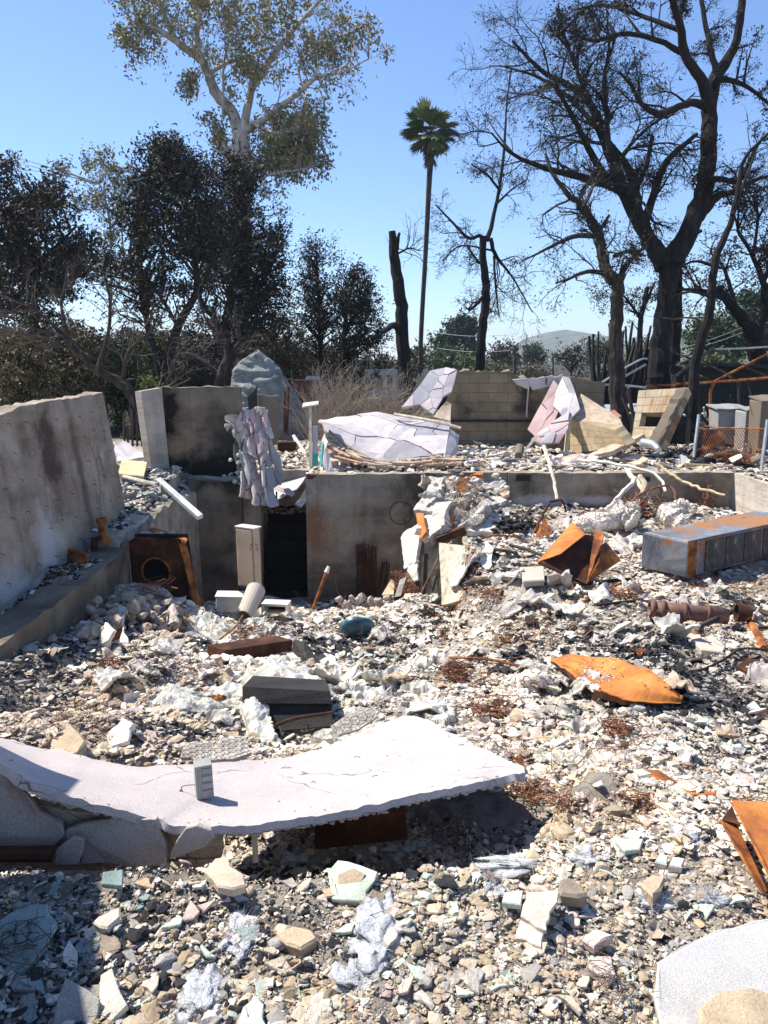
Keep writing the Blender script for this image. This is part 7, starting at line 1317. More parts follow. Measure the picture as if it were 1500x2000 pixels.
def fence():
    r = empty('chain_link_fence', at(1420, 900, 13.6), 'sagging rusty chain link fence with leaning grey posts at the right', 'fence')
    for a, b_ in (((1355, 893, 13.4), (1365, 810, 13.6)), ((1487, 918, 12.6), (1499, 820, 12.8)), ((1336, 812, 13.8), (1338, 810, 13.8))): g = Geo(); rod(g, [at(*a), at(*b_)], .028, k=7); link('post', g, M['steel_l'], r)
    S = bilin(at(1356, 890, 13.45), at(1488, 912, 12.7), at(1498, 838, 12.85), at(1364, 830, 13.6)); g = Geo(); w, h = 1.25, .72; L = []
    for i in range(26):
        t = i/26*1.0
        for sgn in (1, -1):
            u = np.linspace(0, 1, 15); uu = t+sgn*u*h/w*.55; L.append((uu, u))
    PP = []
    for uu, vv in L:
        ok = (uu >= 0) & (uu <= 1)
        if ok.sum() < 3: continue
        q = S(uu[ok], vv[ok]+.02*np.sin(uu[ok]*9)); PP.append(resample(q, 12))
    V, F = tubes(np.array(PP), np.full((len(PP), 12), .0055), 3); g.add(V, F); link('wire_mesh', g, M['rust'], r)
    g = Geo(); rod(g, [at(1364, 829, 13.6), at(1395, 835, 13.4), at(1440, 836, 13.1), at(1498, 838, 12.85)], .012, k=5); link('top_wire', g, M['rust'], r)
fence()
def clutter():
    g = Geo(); p = at(1400, 800, 24); box(g, p+[0, 0, .55], (2.6, 1.2, 1.5)); box(g, p+[0, -.2, 1.36], (3.0, 1.7, .1), 0, .04); link('burnt_shed', g, M['blk'], None, 'black burnt shed under the carport frame', 'shed')
    g = Geo(); p = at(1465, 790, 27); box(g, p+[0, 0, .6], (1.1, .1, 1.5)); link('green_gate', g, pmat('dark_green_paint', [(.3, (.01, .05, .035)), (.7, (.02, .09, .06))], 3, .6, .1), None, 'dark green gate panel right of the burnt shed', 'gate')
    g = Geo(); P = [at(1466, 798, 21), at(1463, 785, 21), at(1470, 779, 21), at(1477, 787, 21), at(1479, 798, 21)]; rod(g, P, .02, k=5); rod(g, [at(1466, 798, 21), at(1479, 798, 20.8), at(1484, 798, 20.6)], .02, k=5); link('chair_frame', g, M['rust_o'], None, 'small burnt orange chair frame beside the green gate', 'chair')
    g = Geo()
    for k in range(240): x = rng.uniform(1355, 1500); y = rng.uniform(805, 900); p = at(x, y, 1.85/math.tan(PITCH+math.atan((y-1000)/FPX))*.93); p[2] = -.15+rng.random()*.25; s = rng.uniform(.06, .3); lump(g, p, (s*1.6, s, s*.6), 2000+k, sub=1, rz=rng.random()*6, rx=rng.normal(0, .4), ry=rng.normal(0, .4), C=[(.05, .05, .05), (.3, .29, .27), (.12, .08, .05), (.45, .43, .4), (.03, .03, .035)][k % 5])
    tag(link('burnt_clutter', g, M['stone'], None, 'heaps of burnt clutter and ash around the bins', 'clutter'), kind='stuff')
    g = Geo(); pxplate(g, [(1350, 845, 14.6), (1405, 838, 14.4), (1412, 850, 14.3), (1420, 880, 14.2), (1405, 890, 14.2), (1360, 892, 14.4)], .03, rough=.05); link('dark_hood_panel', g, pmat('burnt_maroon', [(.3, (.03, .018, .02)), (.6, (.09, .05, .05))], 5, .6, .3, splot=[(9, .66, .03, (.4, .37, .36))]), None, 'dark maroon burnt metal panel behind the chain link fence', 'metal panel')
    g = Geo(); pxplate(g, [(1423, 895, 13.0), (1447, 885, 13.0), (1450, 892, 12.9), (1430, 903, 12.9)], .02); link('white_offcut', g, M['white'], None, 'white metal offcut lying at the fence foot', 'metal offcut')
    g = Geo(); pxplate(g, [(1449, 885, 13), (1458, 862, 13.1), (1464, 880, 13), (1462, 892, 13)], .03, rough=.02); link('grey_pebble_plate', g, M['conc_p'], None, 'upright grey plate at the fence foot beside the white offcut', 'plate')
    g = Geo(); pxplate(g, [(1180, 790, 23), (1330, 788, 21), (1330, 800, 20), (1180, 806, 22)], .05, rough=.15); link('flattened_roofing', g, M['steel_l'], None, 'flattened pale sheet roofing behind the bare oak trunk', 'roofing')
    g = Geo(); pxplate(g, [(1150, 812, 18), (1200, 800, 18.5), (1215, 812, 18), (1170, 830, 17.5)], .08, rough=.1); link('red_debris', g, pmat('red_tile_debris', [(.3, (.3, .1, .06)), (.7, (.5, .24, .16))], 8, .9, .8), None, 'broken red tile debris behind the sloping concrete slab', 'tile debris')
    r = empty('utility_pole', at(1005, 740, 48), 'grey utility pole standing above the back block wall', 'utility pole'); g = Geo(); rod(g, [at(1005, 760, 48), at(1005, 675, 48)], .12, .1, k=8); link('shaft', g, M['twig'], r); g = Geo(); rod(g, [at(996, 683, 48), at(1014, 682, 48)], .05, k=4); link('crossarm', g, M['charwood'], r)
    r = empty('utility_pole', at(1080, 720, 90), 'small far utility pole between the hills and the dark tree', 'utility pole'); g = Geo(); rod(g, [at(1080, 735, 90), at(1080, 692, 90)], .12, k=6); link('shaft', g, M['twig'], r); g = Geo(); rod(g, [at(1070, 698, 90), at(1100, 697, 90)], .08, k=4); link('crossarm', g, M['twig_p'], r)
    for i, (a, b_, lab) in enumerate((((855, 650, 60), (1005, 653, 48), 'overhead wire running left from the utility pole'), ((855, 680, 60), (1005, 684, 48), 'lower overhead wire left of the utility pole'), ((1290, 688, 40), (1500, 618, 30), 'upper overhead cable crossing the right trees'), ((1290, 693, 40), (1500, 630, 30), 'lower overhead cable crossing the right trees'))):
        A, B = at(*a), at(*b_); P = np.array([A+(B-A)*t-[0, 0, .18*math.sin(t*3.14)] for t in np.linspace(0, 1, 20)]); V, F = tubes(P[None], np.full((1, 20), .013), 4); g = Geo(); g.add(V, F); link('overhead_wire', g, M['steel_l'], None, lab, 'wire')
clutter()

# --- haze: the air between here and the hills
g = Geo(); hexa(g, [(-3000, -50, -30), (3000, -50, -30), (3000, 2600, -30), (-3000, 2600, -30), (-3000, -50, 85), (3000, -50, 85), (3000, 2600, 85), (-3000, 2600, 85)])
mz = bpy.data.materials.new('haze'); mz.use_nodes = True; nt = mz.node_tree; nt.nodes.clear(); o_ = nt.nodes.new('ShaderNodeOutputMaterial'); pv = nt.nodes.new('ShaderNodeVolumePrincipled'); pv.inputs['Density'].default_value = .00036; pv.inputs['Color'].default_value = (.80, .88, 1, 1); pv.inputs['Anisotropy'].default_value = .2
nt.links.new(pv.outputs[0], o_.inputs['Volume']); mz.cycles.homogeneous_volume = True if hasattr(mz, 'cycles') and hasattr(mz.cycles, 'homogeneous_volume') else False
link('haze', g, mz, kind='stuff', label='pale blue haze in the air over the far hills')

for k in range(34):                                    # charred posts, planks and pipes left standing at the right
    x, y = rng.uniform(1170, 1490), rng.uniform(800, 862); Yk = rng.uniform(16.5, 23); p = at(x, y, Yk); p[2] = float(G(p[0], p[1], False)); L_ = rng.uniform(.4, 1.5); a = rng.normal(0, .6); g = Geo(); rod(g, [p, p+[L_*math.sin(a)*.5, rng.normal(0, .1), L_*.5*math.cos(a)], p+[L_*math.sin(a)+rng.normal(0, .05), rng.normal(0, .2), L_*math.cos(a)]], rng.uniform(.015, .05), k=5)
    m_, nm = [('blk', 'black'), ('rust_d', 'rusty'), ('greywood', 'pale'), ('blk', 'black'), ('charwood', 'brown')][k % 5]; link('burnt_post', g, M[m_], None, nm+' burnt post leaning among the wreckage around the carport frame', 'post', nm+' burnt posts around the carport frame')
# ================================================================== NEAR CHUNKS (things)
PAL = dict(tan=(.49, .375, .25), beige=(.56, .465, .345), grey=(.36, .335, .30), white=(.74, .675, .585), mint=(.56, .61, .50), pink=(.64, .50, .43), brown=(.30, .24, .18), pale=(.65, .575, .475), char=(.035, .035, .038), green=(.26, .33, .31))
def cmat(n): return pmat('chunk_'+n, [(.3, tuple(x*.72 for x in PAL[n])), (.5, PAL[n]), (.72, tuple(min(.82, x*1.18) for x in PAL[n]))], 9, .95, .9, 90, .006, fine=(160, .22), coord='World')
CM = {n: cmat(n) for n in PAL}
def chunk(pts, col, lab, t=.03, lift=.02, tilt=.0, name='stucco_chunk', cat='stucco chunk', rough=.012, rib=False):
    g = Geo(); pxplate(g, pts, t, lift=lift, rough=rough, tilt=tilt); return link(name, g, CM[col], None, lab, cat)
chunk([(398, 1700), (420, 1675), (445, 1672), (450, 1690), (476, 1706), (480, 1728), (455, 1735), (425, 1730)], 'beige', 'beige ribbed stucco chunk just under the front edge of the pink slab', .03, .05)
chunk([(655, 1740), (660, 1695), (690, 1688), (715, 1696), (700, 1715), (680, 1742)], 'tan', 'tan rough stucco chunk leaning on mint shards, front centre', .04, .06, .5)
chunk([(648, 1742), (640, 1700), (660, 1682), (705, 1690), (738, 1700), (712, 1745)], 'mint', 'mint green plaster board under the tan stucco chunk', .015, .035, .2)
chunk([(704, 1775), (706, 1740), (728, 1726), (752, 1732), (760, 1755), (745, 1780), (715, 1795)], 'brown', 'brown grey stone slab standing right of the mint board', .04, .08, .6)
chunk([(537, 1825), (570, 1806), (610, 1815), (620, 1832), (588, 1852), (560, 1842)], 'tan', 'flat tan stone left of the white fluff in the foreground', .04, .05)
chunk([(1017, 1782), (1028, 1740), (1092, 1738), (1068, 1806)], 'pale', 'upper half of the broken pale tile at the front right', .018, .07, .1, rough=.008)
chunk([(1008, 1826), (1018, 1786), (1066, 1808), (1058, 1842)], 'pale', 'lower half of the broken pale tile at the front right', .018, .065, .1, rough=.008)
chunk([(980, 1762), (985, 1742), (1022, 1738), (1018, 1766)], 'mint', 'mint plaster piece tucked left of the broken pale tile', .02, .05)
chunk([(1089, 1735), (1095, 1714), (1120, 1713), (1148, 1745), (1130, 1750), (1095, 1745)], 'brown', 'brownish stone right above the broken pale tile', .05, .07)
chunk([(1132, 1830), (1165, 1812), (1198, 1826), (1160, 1850)], 'pink', 'upper pale pink stucco chip right of the broken tile', .03, .05)
chunk([(1145, 1885), (1165, 1865), (1195, 1866), (1205, 1905), (1190, 1916)], 'pink', 'lower pale pink stucco chip right of the broken tile', .03, .05)
chunk([(1202, 1642), (1225, 1636), (1257, 1638), (1250, 1658), (1220, 1662)], 'mint', 'pale mint plaster disc high in the right foreground gravel', .02, .05)
chunk([(460, 2010), (475, 1965), (500, 1945), (516, 1960), (524, 2010)], 'mint', 'mint plaster shard at the bottom edge, left of centre', .02, .05)
chunk([(1251, 1725), (1275, 1705), (1300, 1712), (1292, 1735), (1275, 1748)], 'tan', 'cracked tan stone in the right foreground gravel', .05, .06)
chunk([(1278, 1682), (1290, 1664), (1305, 1670), (1303, 1688)], 'mint', 'small mint stone in the right foreground gravel', .03, .06)
chunk([(1305, 1690), (1315, 1672), (1338, 1676), (1332, 1692)], 'white', 'small white stone in the right foreground gravel', .03, .06)
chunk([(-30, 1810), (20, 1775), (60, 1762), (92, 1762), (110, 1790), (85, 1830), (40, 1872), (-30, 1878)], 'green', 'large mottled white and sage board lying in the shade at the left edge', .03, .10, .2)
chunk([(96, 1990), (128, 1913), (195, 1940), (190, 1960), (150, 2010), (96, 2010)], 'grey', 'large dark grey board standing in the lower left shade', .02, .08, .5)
chunk([(192, 1935), (196, 1900), (218, 1890), (248, 1945), (215, 1970), (192, 1960)], 'pale', 'pale board crossing the shadow edge at the lower left', .02, .07, .3)
chunk([(196, 1715), (200, 1696), (240, 1692), (238, 1718)], 'green', 'sage board at the shadow edge below the cracked stucco', .02, .06, .2)
chunk([(156, 1725), (175, 1698), (192, 1706), (188, 1728)], 'green', 'sage chip in the shade below the cracked stucco', .02, .06, .3)
chunk([(120, 1850), (135, 1832), (150, 1850), (145, 1885), (122, 1870)], 'white', 'white shard in the lower left shade beside the mottled board', .02, .06, .3)
chunk([(180, 1800), (190, 1790), (235, 1770), (235, 1790), (210, 1812), (195, 1810)], 'pale', 'pale slab straddling the shadow edge at the left', .03, .06)
chunk([(1365, 1960), (1400, 1930), (1470, 1922), (1560, 1950), (1560, 2040), (1375, 2040)], 'tan', 'crumbled tan stucco mound on the grey slab at the bottom right', .05, .13, .1, rough=.02)
chunk([(560, 1490-215), (600, 1270), (612, 1300), (580, 1312)], 'pale', 'pale plaster chip by the bent steel flap', .03, .06)
chunk([(800, 1500-250), (835, 1240), (850, 1262), (815, 1272)], 'white', 'white chip in the ash below the split timber', .03, .05)
chunk([(206, 1415), (240, 1395), (262, 1402), (250, 1425), (215, 1432)], 'white', 'white plaster chunk high on the left rubble slope', .05, .08, .3)
chunk([(95, 1440), (130, 1405), (155, 1420), (150, 1452), (110, 1460)], 'tan', 'large tan stucco lump left on the rubble slope', .09, .10, .2, rough=.03)
chunk([(225, 1250), (240, 1222), (250, 1235), (235, 1268)], 'white', 'white flake standing under the rusty wire wrapped roll', .03, .1, .4)
chunk([(1025, 1110+93), (1040, 1200), (1052, 1212), (1030, 1216)], 'char', 'flat black stone on the white ash below the split timber', .04, .05)
# rough individual stones over the foreground, each a thing
names = {'tan': 'tan', 'beige': 'beige', 'grey': 'grey', 'white': 'white', 'mint': 'mint green', 'pink': 'pale pink', 'brown': 'brown', 'pale': 'pale', 'char': 'black', 'green': 'sage'}
for k in range(130):
    x = rng.uniform(-10, 1500); y = rng.uniform(1690, 1995)
    if x > 1270 and y > 1800: continue
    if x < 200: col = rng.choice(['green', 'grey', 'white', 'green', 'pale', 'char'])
    else: col = rng.choice(['tan', 'beige', 'beige', 'pale', 'pale', 'mint', 'pink', 'grey', 'brown', 'char', 'white'])
    p = ground_at(x, y); s = rng.uniform(.022, .055)*(1.4 if x < 220 else 1); g = Geo(); fl = rng.uniform(.3, .8)
    if x < 220 or col in ('mint', 'pale', 'white'): fl *= .45
    lump(g, p+[0, 0, s*fl*.45], (s*rng.uniform(1, 1.7), s, s*fl), 5000+k, sub=3, rough=.16, rz=rng.random()*6, rx=rng.normal(0, .25), ry=rng.normal(0, .25))
    zone = 'in the lower left shade' if x < 210 else ('in the sunlit gravel left of centre' if x < 700 else ('in the sunlit gravel right of centre'))
    link('rubble_stone', g, CM[col], None, names[col]+' rubble stone '+zone, 'stone', names[col]+' rubble stones '+zone)
for k in range(110):
    x = rng.uniform(-10, 1480); y = rng.uniform(1680, 1990)
    if x > 1270 and y > 1800: continue
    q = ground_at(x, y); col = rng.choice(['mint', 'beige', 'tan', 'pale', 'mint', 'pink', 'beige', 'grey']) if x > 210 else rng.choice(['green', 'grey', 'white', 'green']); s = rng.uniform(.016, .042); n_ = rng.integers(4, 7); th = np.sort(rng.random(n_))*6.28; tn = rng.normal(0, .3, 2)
    P = [q+[s*math.cos(t), s*math.sin(t)*.85, .022+tn[0]*s*math.cos(t)+tn[1]*s*math.sin(t)] for t in th]; g = Geo(); plate(g, P, s*.3, nrm=(0, 0, 1), rough=s*.25)
    zone = 'in the lower left shade' if x < 210 else ('among the near gravel left of centre' if x < 700 else 'among the near gravel right of centre')
    link('board_shard', g, CM[col], None, names[col]+' flat board shard '+zone, 'board shard', names[col]+' flat board shards '+zone)
for k in range(90):
    x = rng.uniform(200, 1500); y = rng.uniform(1180, 1560)
    q = ground_at(x, y)
    if abs(q[0]) < 1.6 and 2.3 < q[1] < 4.2 and q[0] < .9: continue
    if q[1] > 11.5: continue
    col = rng.choice(['white', 'pale', 'pale', 'white', 'grey', 'beige', 'tan', 'mint']); s = rng.uniform(.035, .085)*q[1]/5.5; n_ = rng.integers(4, 7); th = np.sort(rng.random(n_))*6.28; tn = rng.normal(0, .45, 2)
    P = [q+[s*math.cos(t), s*math.sin(t)*.8, .05+tn[0]*s*math.cos(t)+tn[1]*s*math.sin(t)] for t in th]; g = Geo(); plate(g, P, s*.22, nrm=(0, 0, 1), rough=s*.3)
    zone = 'on the left rubble slope' if x < 760 else 'on the right ash field'
    link('plaster_flake', g, CM[col], None, names[col]+' plaster flake lying '+zone, 'plaster flake', names[col]+' plaster flakes '+zone)
# ------------------------------------------------ fibre fluff
def fluff(px, py, w, h, lab, seed):
    c = ground_at(px, py); k = np.linalg.norm(c-[0, 0, CAMZ])/FPX; W, H = w*k, h*k*1.5; V, F = ICO[4]; V = V.copy(); f = fbm(V[:, 0]*2.2+seed, V[:, 1]*2.2+V[:, 2]*2, 5); f2 = np.abs(fbm(V[:, 0]*6+seed, V[:, 1]*6+V[:, 2]*5, 4)); V = V*(.75+.9*f-.35*f2)[:, None]
    V = V*np.array([W/2, H/2, min(W, H)*.22])+c+[0, 0, min(W, H)*.04]; g = Geo(); g.add(V, F); r = empty('fibre_tuft', c, lab, 'insulation'); link('matted_core', g, M['fluff'], r, smooth=True)
    n = 260; i = rng.integers(0, len(V), n); d = np.stack([rng.normal(0, 1, n), rng.normal(0, 1, n), rng.normal(.4, .4, n)], 1); P, R = grow(V[i], d, rng.uniform(.02, .07, n), np.full(n, .0007), 6, .35); Vv, Ff = tubes(P, R, 3); g = Geo(); g.add(Vv, Ff); link('loose_fibres', g, M['fluff'], r)
for i, (x, y, w, h, lab) in enumerate(((470, 1825, 70, 80, 'white fibreglass tuft left in the sunlit gravel'), (735, 1830, 120, 130, 'large dirty white fibreglass tuft, front centre'), (700, 1925, 110, 80, 'grey white fibreglass tuft below the large one'), (395, 1960, 80, 90, 'wispy fibreglass tuft at the bottom left of centre'), (1040, 1690, 190, 50, 'long pale blue fibreglass mat right of centre'), (955, 1740, 70, 70, 'fibreglass clump left of the broken tile'), (1150, 1680, 90, 50, 'right end lump of the long fibreglass mat'), (1275, 1770, 80, 40, 'flat fibreglass scrap above the grey slab'), (1385, 1755, 60, 30, 'small fibreglass scrap near the rusted tray'), (580, 1680, 70, 40, 'white fibreglass scrap under the pink slab edge'), (790, 1660, 110, 40, 'fibreglass strip below the pink slab right half'), (1345, 1640, 60, 50, 'fibreglass clump left of the rusted tray'))): fluff(x, y, w, h, lab, i*3.3)

# ================================================================== LOOSE RUBBLE (stuff): many thousands of fragments
def protos():
    r = np.random.default_rng(5); out = []
    for k in range(14):
        V, F = ICO[1]; V = V.copy()
        for _ in range(6):
            n = r.normal(0, 1, 3); n /= np.linalg.norm(n); d = V @ n; V -= np.maximum(d-r.uniform(.3, .75), 0)[:, None]*n
        V *= 1+.25*(r.random((len(V), 1))-.5); out.append((V*.55, np.array([1, r.uniform(.6, .95), r.uniform(.4, .8)])))
    chunks = [(v*s, ICO[1][1]) for v, s in out]
    sh = []
    for k in range(14):
        n = 7; th = np.sort(r.random(n)*.7+np.arange(n))/n*6.28; rr = r.uniform(.35, .62, n); top = np.stack([rr*np.cos(th), rr*np.sin(th)*.75, .05+.12*(r.random(n)-.5)], 1); bot = top*np.array([.92, .92, 1])-[0, 0, r.uniform(.06, .14)]; c = np.array([[0, 0, .06+.1*r.normal()]]); i = np.arange(n); j = (i+1) % n
        F = np.vstack([np.stack([i, j, np.full(n, 2*n)], 1), np.stack([i, i+n, j+n], 1), np.stack([i, j+n, j], 1)]); sh.append((np.vstack([top, bot, c]), F))
    cl = []; V, F = ICO[2]
    for k in range(14):                                   # crumbly clods
        q = V*1.0; s1 = r.random()*50; f = fbm(q[:, 0]*1.6+s1, q[:, 1]*1.6+q[:, 2]*1.3+s1, 4); q = q*(.8+.8*f)[:, None]*np.array([1, r.uniform(.6, .95), r.uniform(.45, .75)])*.55; q *= 1+.10*(r.random((len(q), 1))-.5); cl.append((q, F))
    cu = []
    for k in range(14):                                   # curled flakes and torn sheet
        u, v = np.meshgrid(np.linspace(-.5, .5, 5), np.linspace(-.35, .35, 4), indexing='ij'); c = r.uniform(.5, 2.2); q = np.stack([np.sin(u*c)/c, v*r.uniform(.7, 1.3), (1-np.cos(u*c*1.3))/c+.08*r.normal(0, 1, u.shape)], -1); q += r.normal(0, .035, q.shape)
        I = np.arange(20).reshape(5, 4); a = q.reshape(-1, 3); F4 = np.stack([I[:-1, :-1], I[1:, :-1], I[1:, 1:], I[:-1, 1:]], -1).reshape(-1, 4); T = np.vstack([F4[:, [0, 1, 2]], F4[:, [0, 2, 3]]]); cu.append((np.vstack([a, a-[0, 0, .03]]), np.vstack([T, T[:, ::-1]+20])))
    return chunks, sh, cl, cu
CH, SHD, CL, CU = protos()
def scatter(name, label, x, y, size, col, shard, zoff=0.0, tiltsd=.5, kinds=None):
    n = len(x); z = G(x, y); g = Geo(); pick = rng.integers(0, 14, n); isS = (rng.random(n) < shard).astype(int) if kinds is None else kinds
    for t, lib in enumerate((CH, SHD, CL, CU)):
        for p in range(14):
            m = (isS == t) & (pick == p); k = m.sum()
            if not k: continue
            V0, F0 = lib[p]; a = rng.random(k)*6.28; b_ = rng.normal(0, tiltsd, k); c = rng.normal(0, tiltsd, k)
            ca, sa, cb, sb, cc, sc = np.cos(a), np.sin(a), np.cos(b_), np.sin(b_), np.cos(c), np.sin(c)
            Rm = np.empty((k, 3, 3)); Rm[:, 0, 0] = ca*cb; Rm[:, 0, 1] = ca*sb*sc-sa*cc; Rm[:, 0, 2] = ca*sb*cc+sa*sc; Rm[:, 1, 0] = sa*cb; Rm[:, 1, 1] = sa*sb*sc+ca*cc; Rm[:, 1, 2] = sa*sb*cc-ca*sc; Rm[:, 2, 0] = -sb; Rm[:, 2, 1] = cb*sc; Rm[:, 2, 2] = cb*cc
            s = size[m]; V = np.einsum('nij,vj->nvi', Rm, V0)*s[:, None, None]*np.array([1, 1, .72]); pos = np.stack([x[m], y[m], z[m]+s*(.10 if t == 3 else .05)+zoff*rng.random(k)], 1); V = V+pos[:, None]; nv = len(V0)
            F = (F0[None]+np.arange(k)[:, None, None]*nv).reshape(-1, 3); g.add(V.reshape(-1, 3), F, np.repeat(col[m], nv, 0))
    o = link(name, g, M['stone'], None, label, 'rubble'); tag(o, kind='stuff'); return o
def pick_cols(names_, wts, n, jit=.14):
    c = np.array([PAL[q] for q in names_]); w = np.array(wts, float); w = w/w.sum(); i = rng.choice(len(c), n, p=w); return np.clip(c[i]*rng.uniform(1-jit, 1+jit, (n, 1))*rng.uniform(.96, 1.04, (n, 3)), 0, .82)
def visible(n, ylo, yhi, power=2.0):
    """points inside a wedge in front of the viewer, denser nearby"""
    u = rng.random(n); e = 1-power
    y = (ylo**e+(yhi**e-ylo**e)*u)**(1/e) if abs(e) > 1e-6 else ylo*(yhi/ylo)**u
    x = (rng.random(n)-.5)*2*(y*.56+.5); return x, y
# foreground gravel
n = 42000; x, y = visible(n, 1.35, 2.62, 1.2); d = np.hypot(y, 1.7); size = np.exp(rng.normal(np.log(.0125), .6, n)); size = np.clip(size, .005, .065)
col = pick_cols(['tan', 'beige', 'pale', 'white', 'grey', 'mint', 'brown', 'char', 'pink'], [26, 28, 19, 9, 5, 6, 4, 2, 4], n)
size *= np.exp(.9*fbm(x*2.2+70, y*2.2+5, 4)); col *= np.clip(1+.5*fbm(x*1.6+31, y*1.6+8, 4), .6, 1.15)[:, None]; dark = fbm(x*2.4+11, y*2.4+4, 4) > .24; m = dark & (rng.random(n) < .6); col[m] = pick_cols(['char', 'grey', 'white'], [60, 25, 15], m.sum()); m = (x < -.75) & (rng.random(n) < .7); col[m] = pick_cols(['green', 'grey', 'char', 'white', 'brown'], [26, 20, 34, 6, 14], m.sum())  # left edge palette darkened to deepen the shade cast there
keep = ~((y > 2.42) & (x < .75) & (x > -.62)); keep &= ~((x > .95) & (y < 2.0) & (x-.95 > (y-1.85)*1.2))
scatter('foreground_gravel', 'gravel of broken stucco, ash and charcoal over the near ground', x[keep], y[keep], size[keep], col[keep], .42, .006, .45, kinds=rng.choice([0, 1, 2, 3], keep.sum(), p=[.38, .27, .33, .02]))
n = 26000; x, y = visible(n, 1.35, 2.7, 1.2); size = rng.uniform(.003, .008, n); col = pick_cols(['tan', 'beige', 'pale', 'white', 'grey', 'char', 'pink'], [26, 26, 18, 12, 8, 6, 4], n); keep = ~((y > 2.42) & (x < .75)); scatter('fine_gravel', 'fine grit between the near stones', x[keep], y[keep], size[keep], col[keep], .2, .004)
# mid rubble
n = 150000; x, y = visible(n, 2.45, 12.0, 1.75); t = np.hypot(y, 1.7+.6); size = t/768*np.exp(rng.normal(np.log(3.3), .62, n)); size = np.clip(size, .008, .16)
px = 750+1500*x/(y*cp+1.9*sp)
white = ['white', 'pale', 'beige', 'grey', 'tan', 'char', 'mint', 'pink']; col = pick_cols(white, [46, 28, 11, 6, 5, 1, 1, 2], n)
tanm = (np.exp(-((x-.75)/.42)**2-((y-3.0)/.4)**2)+np.exp(-((x+2.05)/.5)**2-((y-4.5)/1.1)**2)+.7*np.exp(-((x+1.5)/.5)**2-((y-3.8)/.5)**2)) > rng.random(n); col[tanm] = pick_cols(['tan', 'beige', 'brown', 'pink'], [40, 30, 12, 18], tanm.sum())
chm = 1.5*np.exp(-((x-2.05-.25*(4.6-y))/.45)**2-((y-4.4)/.85)**2)+.8*np.exp(-((x-1.3)/.5)**2-((y-5.9)/.35)**2)+.75*np.exp(-((x-2.3)/.6)**2-((y-5.9)/.5)**2)+.7*np.exp(-((x-.7)/1.4)**2-((y-6.4)/.45)**2)*(fbm(x*2, y*2) > -.1)+.45*(fbm(x*1.7+40, y*1.7+2, 4) > .27)
chm = chm+.6*np.exp(-((x+.5)/.9)**2-((y-8.2)/.8)**2)+.45*np.exp(-((x+.1)/.7)**2-((y-6.9)/.6)**2)+.5*np.exp(-((x+2.6)/.5)**2-((y-6.2)/1.6)**2)
chm = chm*(.6+.8*(fbm(x*5, y*5, 3) > 0)) > rng.random(n)*1.05; col[chm] = pick_cols(['char', 'grey'], [80, 20], chm.sum())
creamy = (x > .6) & (y > 6.5) & (rng.random(n) < .5) & ~chm; col[creamy] = pick_cols(['pale', 'beige', 'white', 'pink', 'tan'], [40, 25, 20, 8, 8], creamy.sum())
painted_shade = (x < -2.3-.12*(y-6)) & (y > 4.2) & (rng.random(n) < .85); col[painted_shade] = pick_cols(['grey', 'brown', 'char', 'pale'], [18, 22, 54, 6], painted_shade.sum())  # dark fragment colours paint the left wall's shade deeper
size *= np.exp(.75*fbm(x*1.3+70, y*1.3+5, 4)); col *= np.clip(1+.55*fbm(x*.9+31, y*.9+8, 4), .55, 1.15)[:, None]; kd = rng.choice([0, 1, 2, 3], n, p=[.24, .36, .30, .10]); kd[tanm & (rng.random(n) < .6)] = 2
big = rng.random(n) < .012; size[big] *= rng.uniform(1.8, 2.8, big.sum()); kd[big] = rng.choice([1, 2, 2, 3], big.sum()); size = np.clip(size, .006, .15); bare = (fbm(x*1.5+60, y*1.5+7, 4) > .10) & ~chm & (rng.random(n) < .62)
soft = bare & (rng.random(n) < .9); warm = fbm(x*.9+20, y*.9+33, 3) > .05; wm = warm & (rng.random(n) < .45) & ~chm; col[wm] = pick_cols(['beige', 'tan', 'pale', 'pink'], [40, 24, 26, 10], wm.sum())
s0 = SLAB.reshape(-1, 3); inslab = (y < 4.3) & (y > 2.5) & (x < .98) & (x > -1.9); hid = inslab & (y < np.interp(x, [-1.6, -.4, -.1, .15, .98], [3.05, 3.1, 3.7, 4.3, 3.0])) & (y > 2.9)
keep = ~hid & (x > -2.93) & (y < 11.9) & ~(soft & (size < t/768*7))
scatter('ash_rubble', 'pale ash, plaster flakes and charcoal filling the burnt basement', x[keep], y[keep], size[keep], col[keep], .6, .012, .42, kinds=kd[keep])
# ledge and yard debris
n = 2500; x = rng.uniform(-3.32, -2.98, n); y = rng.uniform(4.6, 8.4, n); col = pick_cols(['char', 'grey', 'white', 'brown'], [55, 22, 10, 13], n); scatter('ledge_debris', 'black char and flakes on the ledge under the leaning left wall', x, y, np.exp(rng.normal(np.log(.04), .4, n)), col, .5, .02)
n = 1600; x = rng.uniform(-4.3, -3.1, n); y = rng.uniform(8.7, 12.2, n); col = pick_cols(['grey', 'white', 'green', 'char', 'pale'], [34, 18, 14, 18, 16], n); scatter('corner_debris', 'grey flakes heaped behind the stem wall in the left gap', x, y, np.exp(rng.normal(np.log(.08), .45, n)), col, .7, .05)
n = 13000; x = rng.uniform(-2.6, 8.5, n); y = rng.uniform(12.2, 17, n); slot = (x > -2.1) & (x < -1.2) & (y < 13.2); col = pick_cols(['white', 'pale', 'beige', 'grey', 'tan', 'char', 'brown', 'pink'], [24, 26, 14, 9, 9, 7, 6, 5], n); m = (x > 4.9) & (y > 13) & (rng.random(n) < .7); col[m] = pick_cols(['char', 'grey', 'brown'], [60, 25, 15], m.sum())
scatter('yard_debris', 'plaster litter over the floor behind the concrete walls', x[~slot], y[~slot], np.exp(rng.normal(np.log(.075), .5, (~slot).sum())), col[~slot], .7, .04)
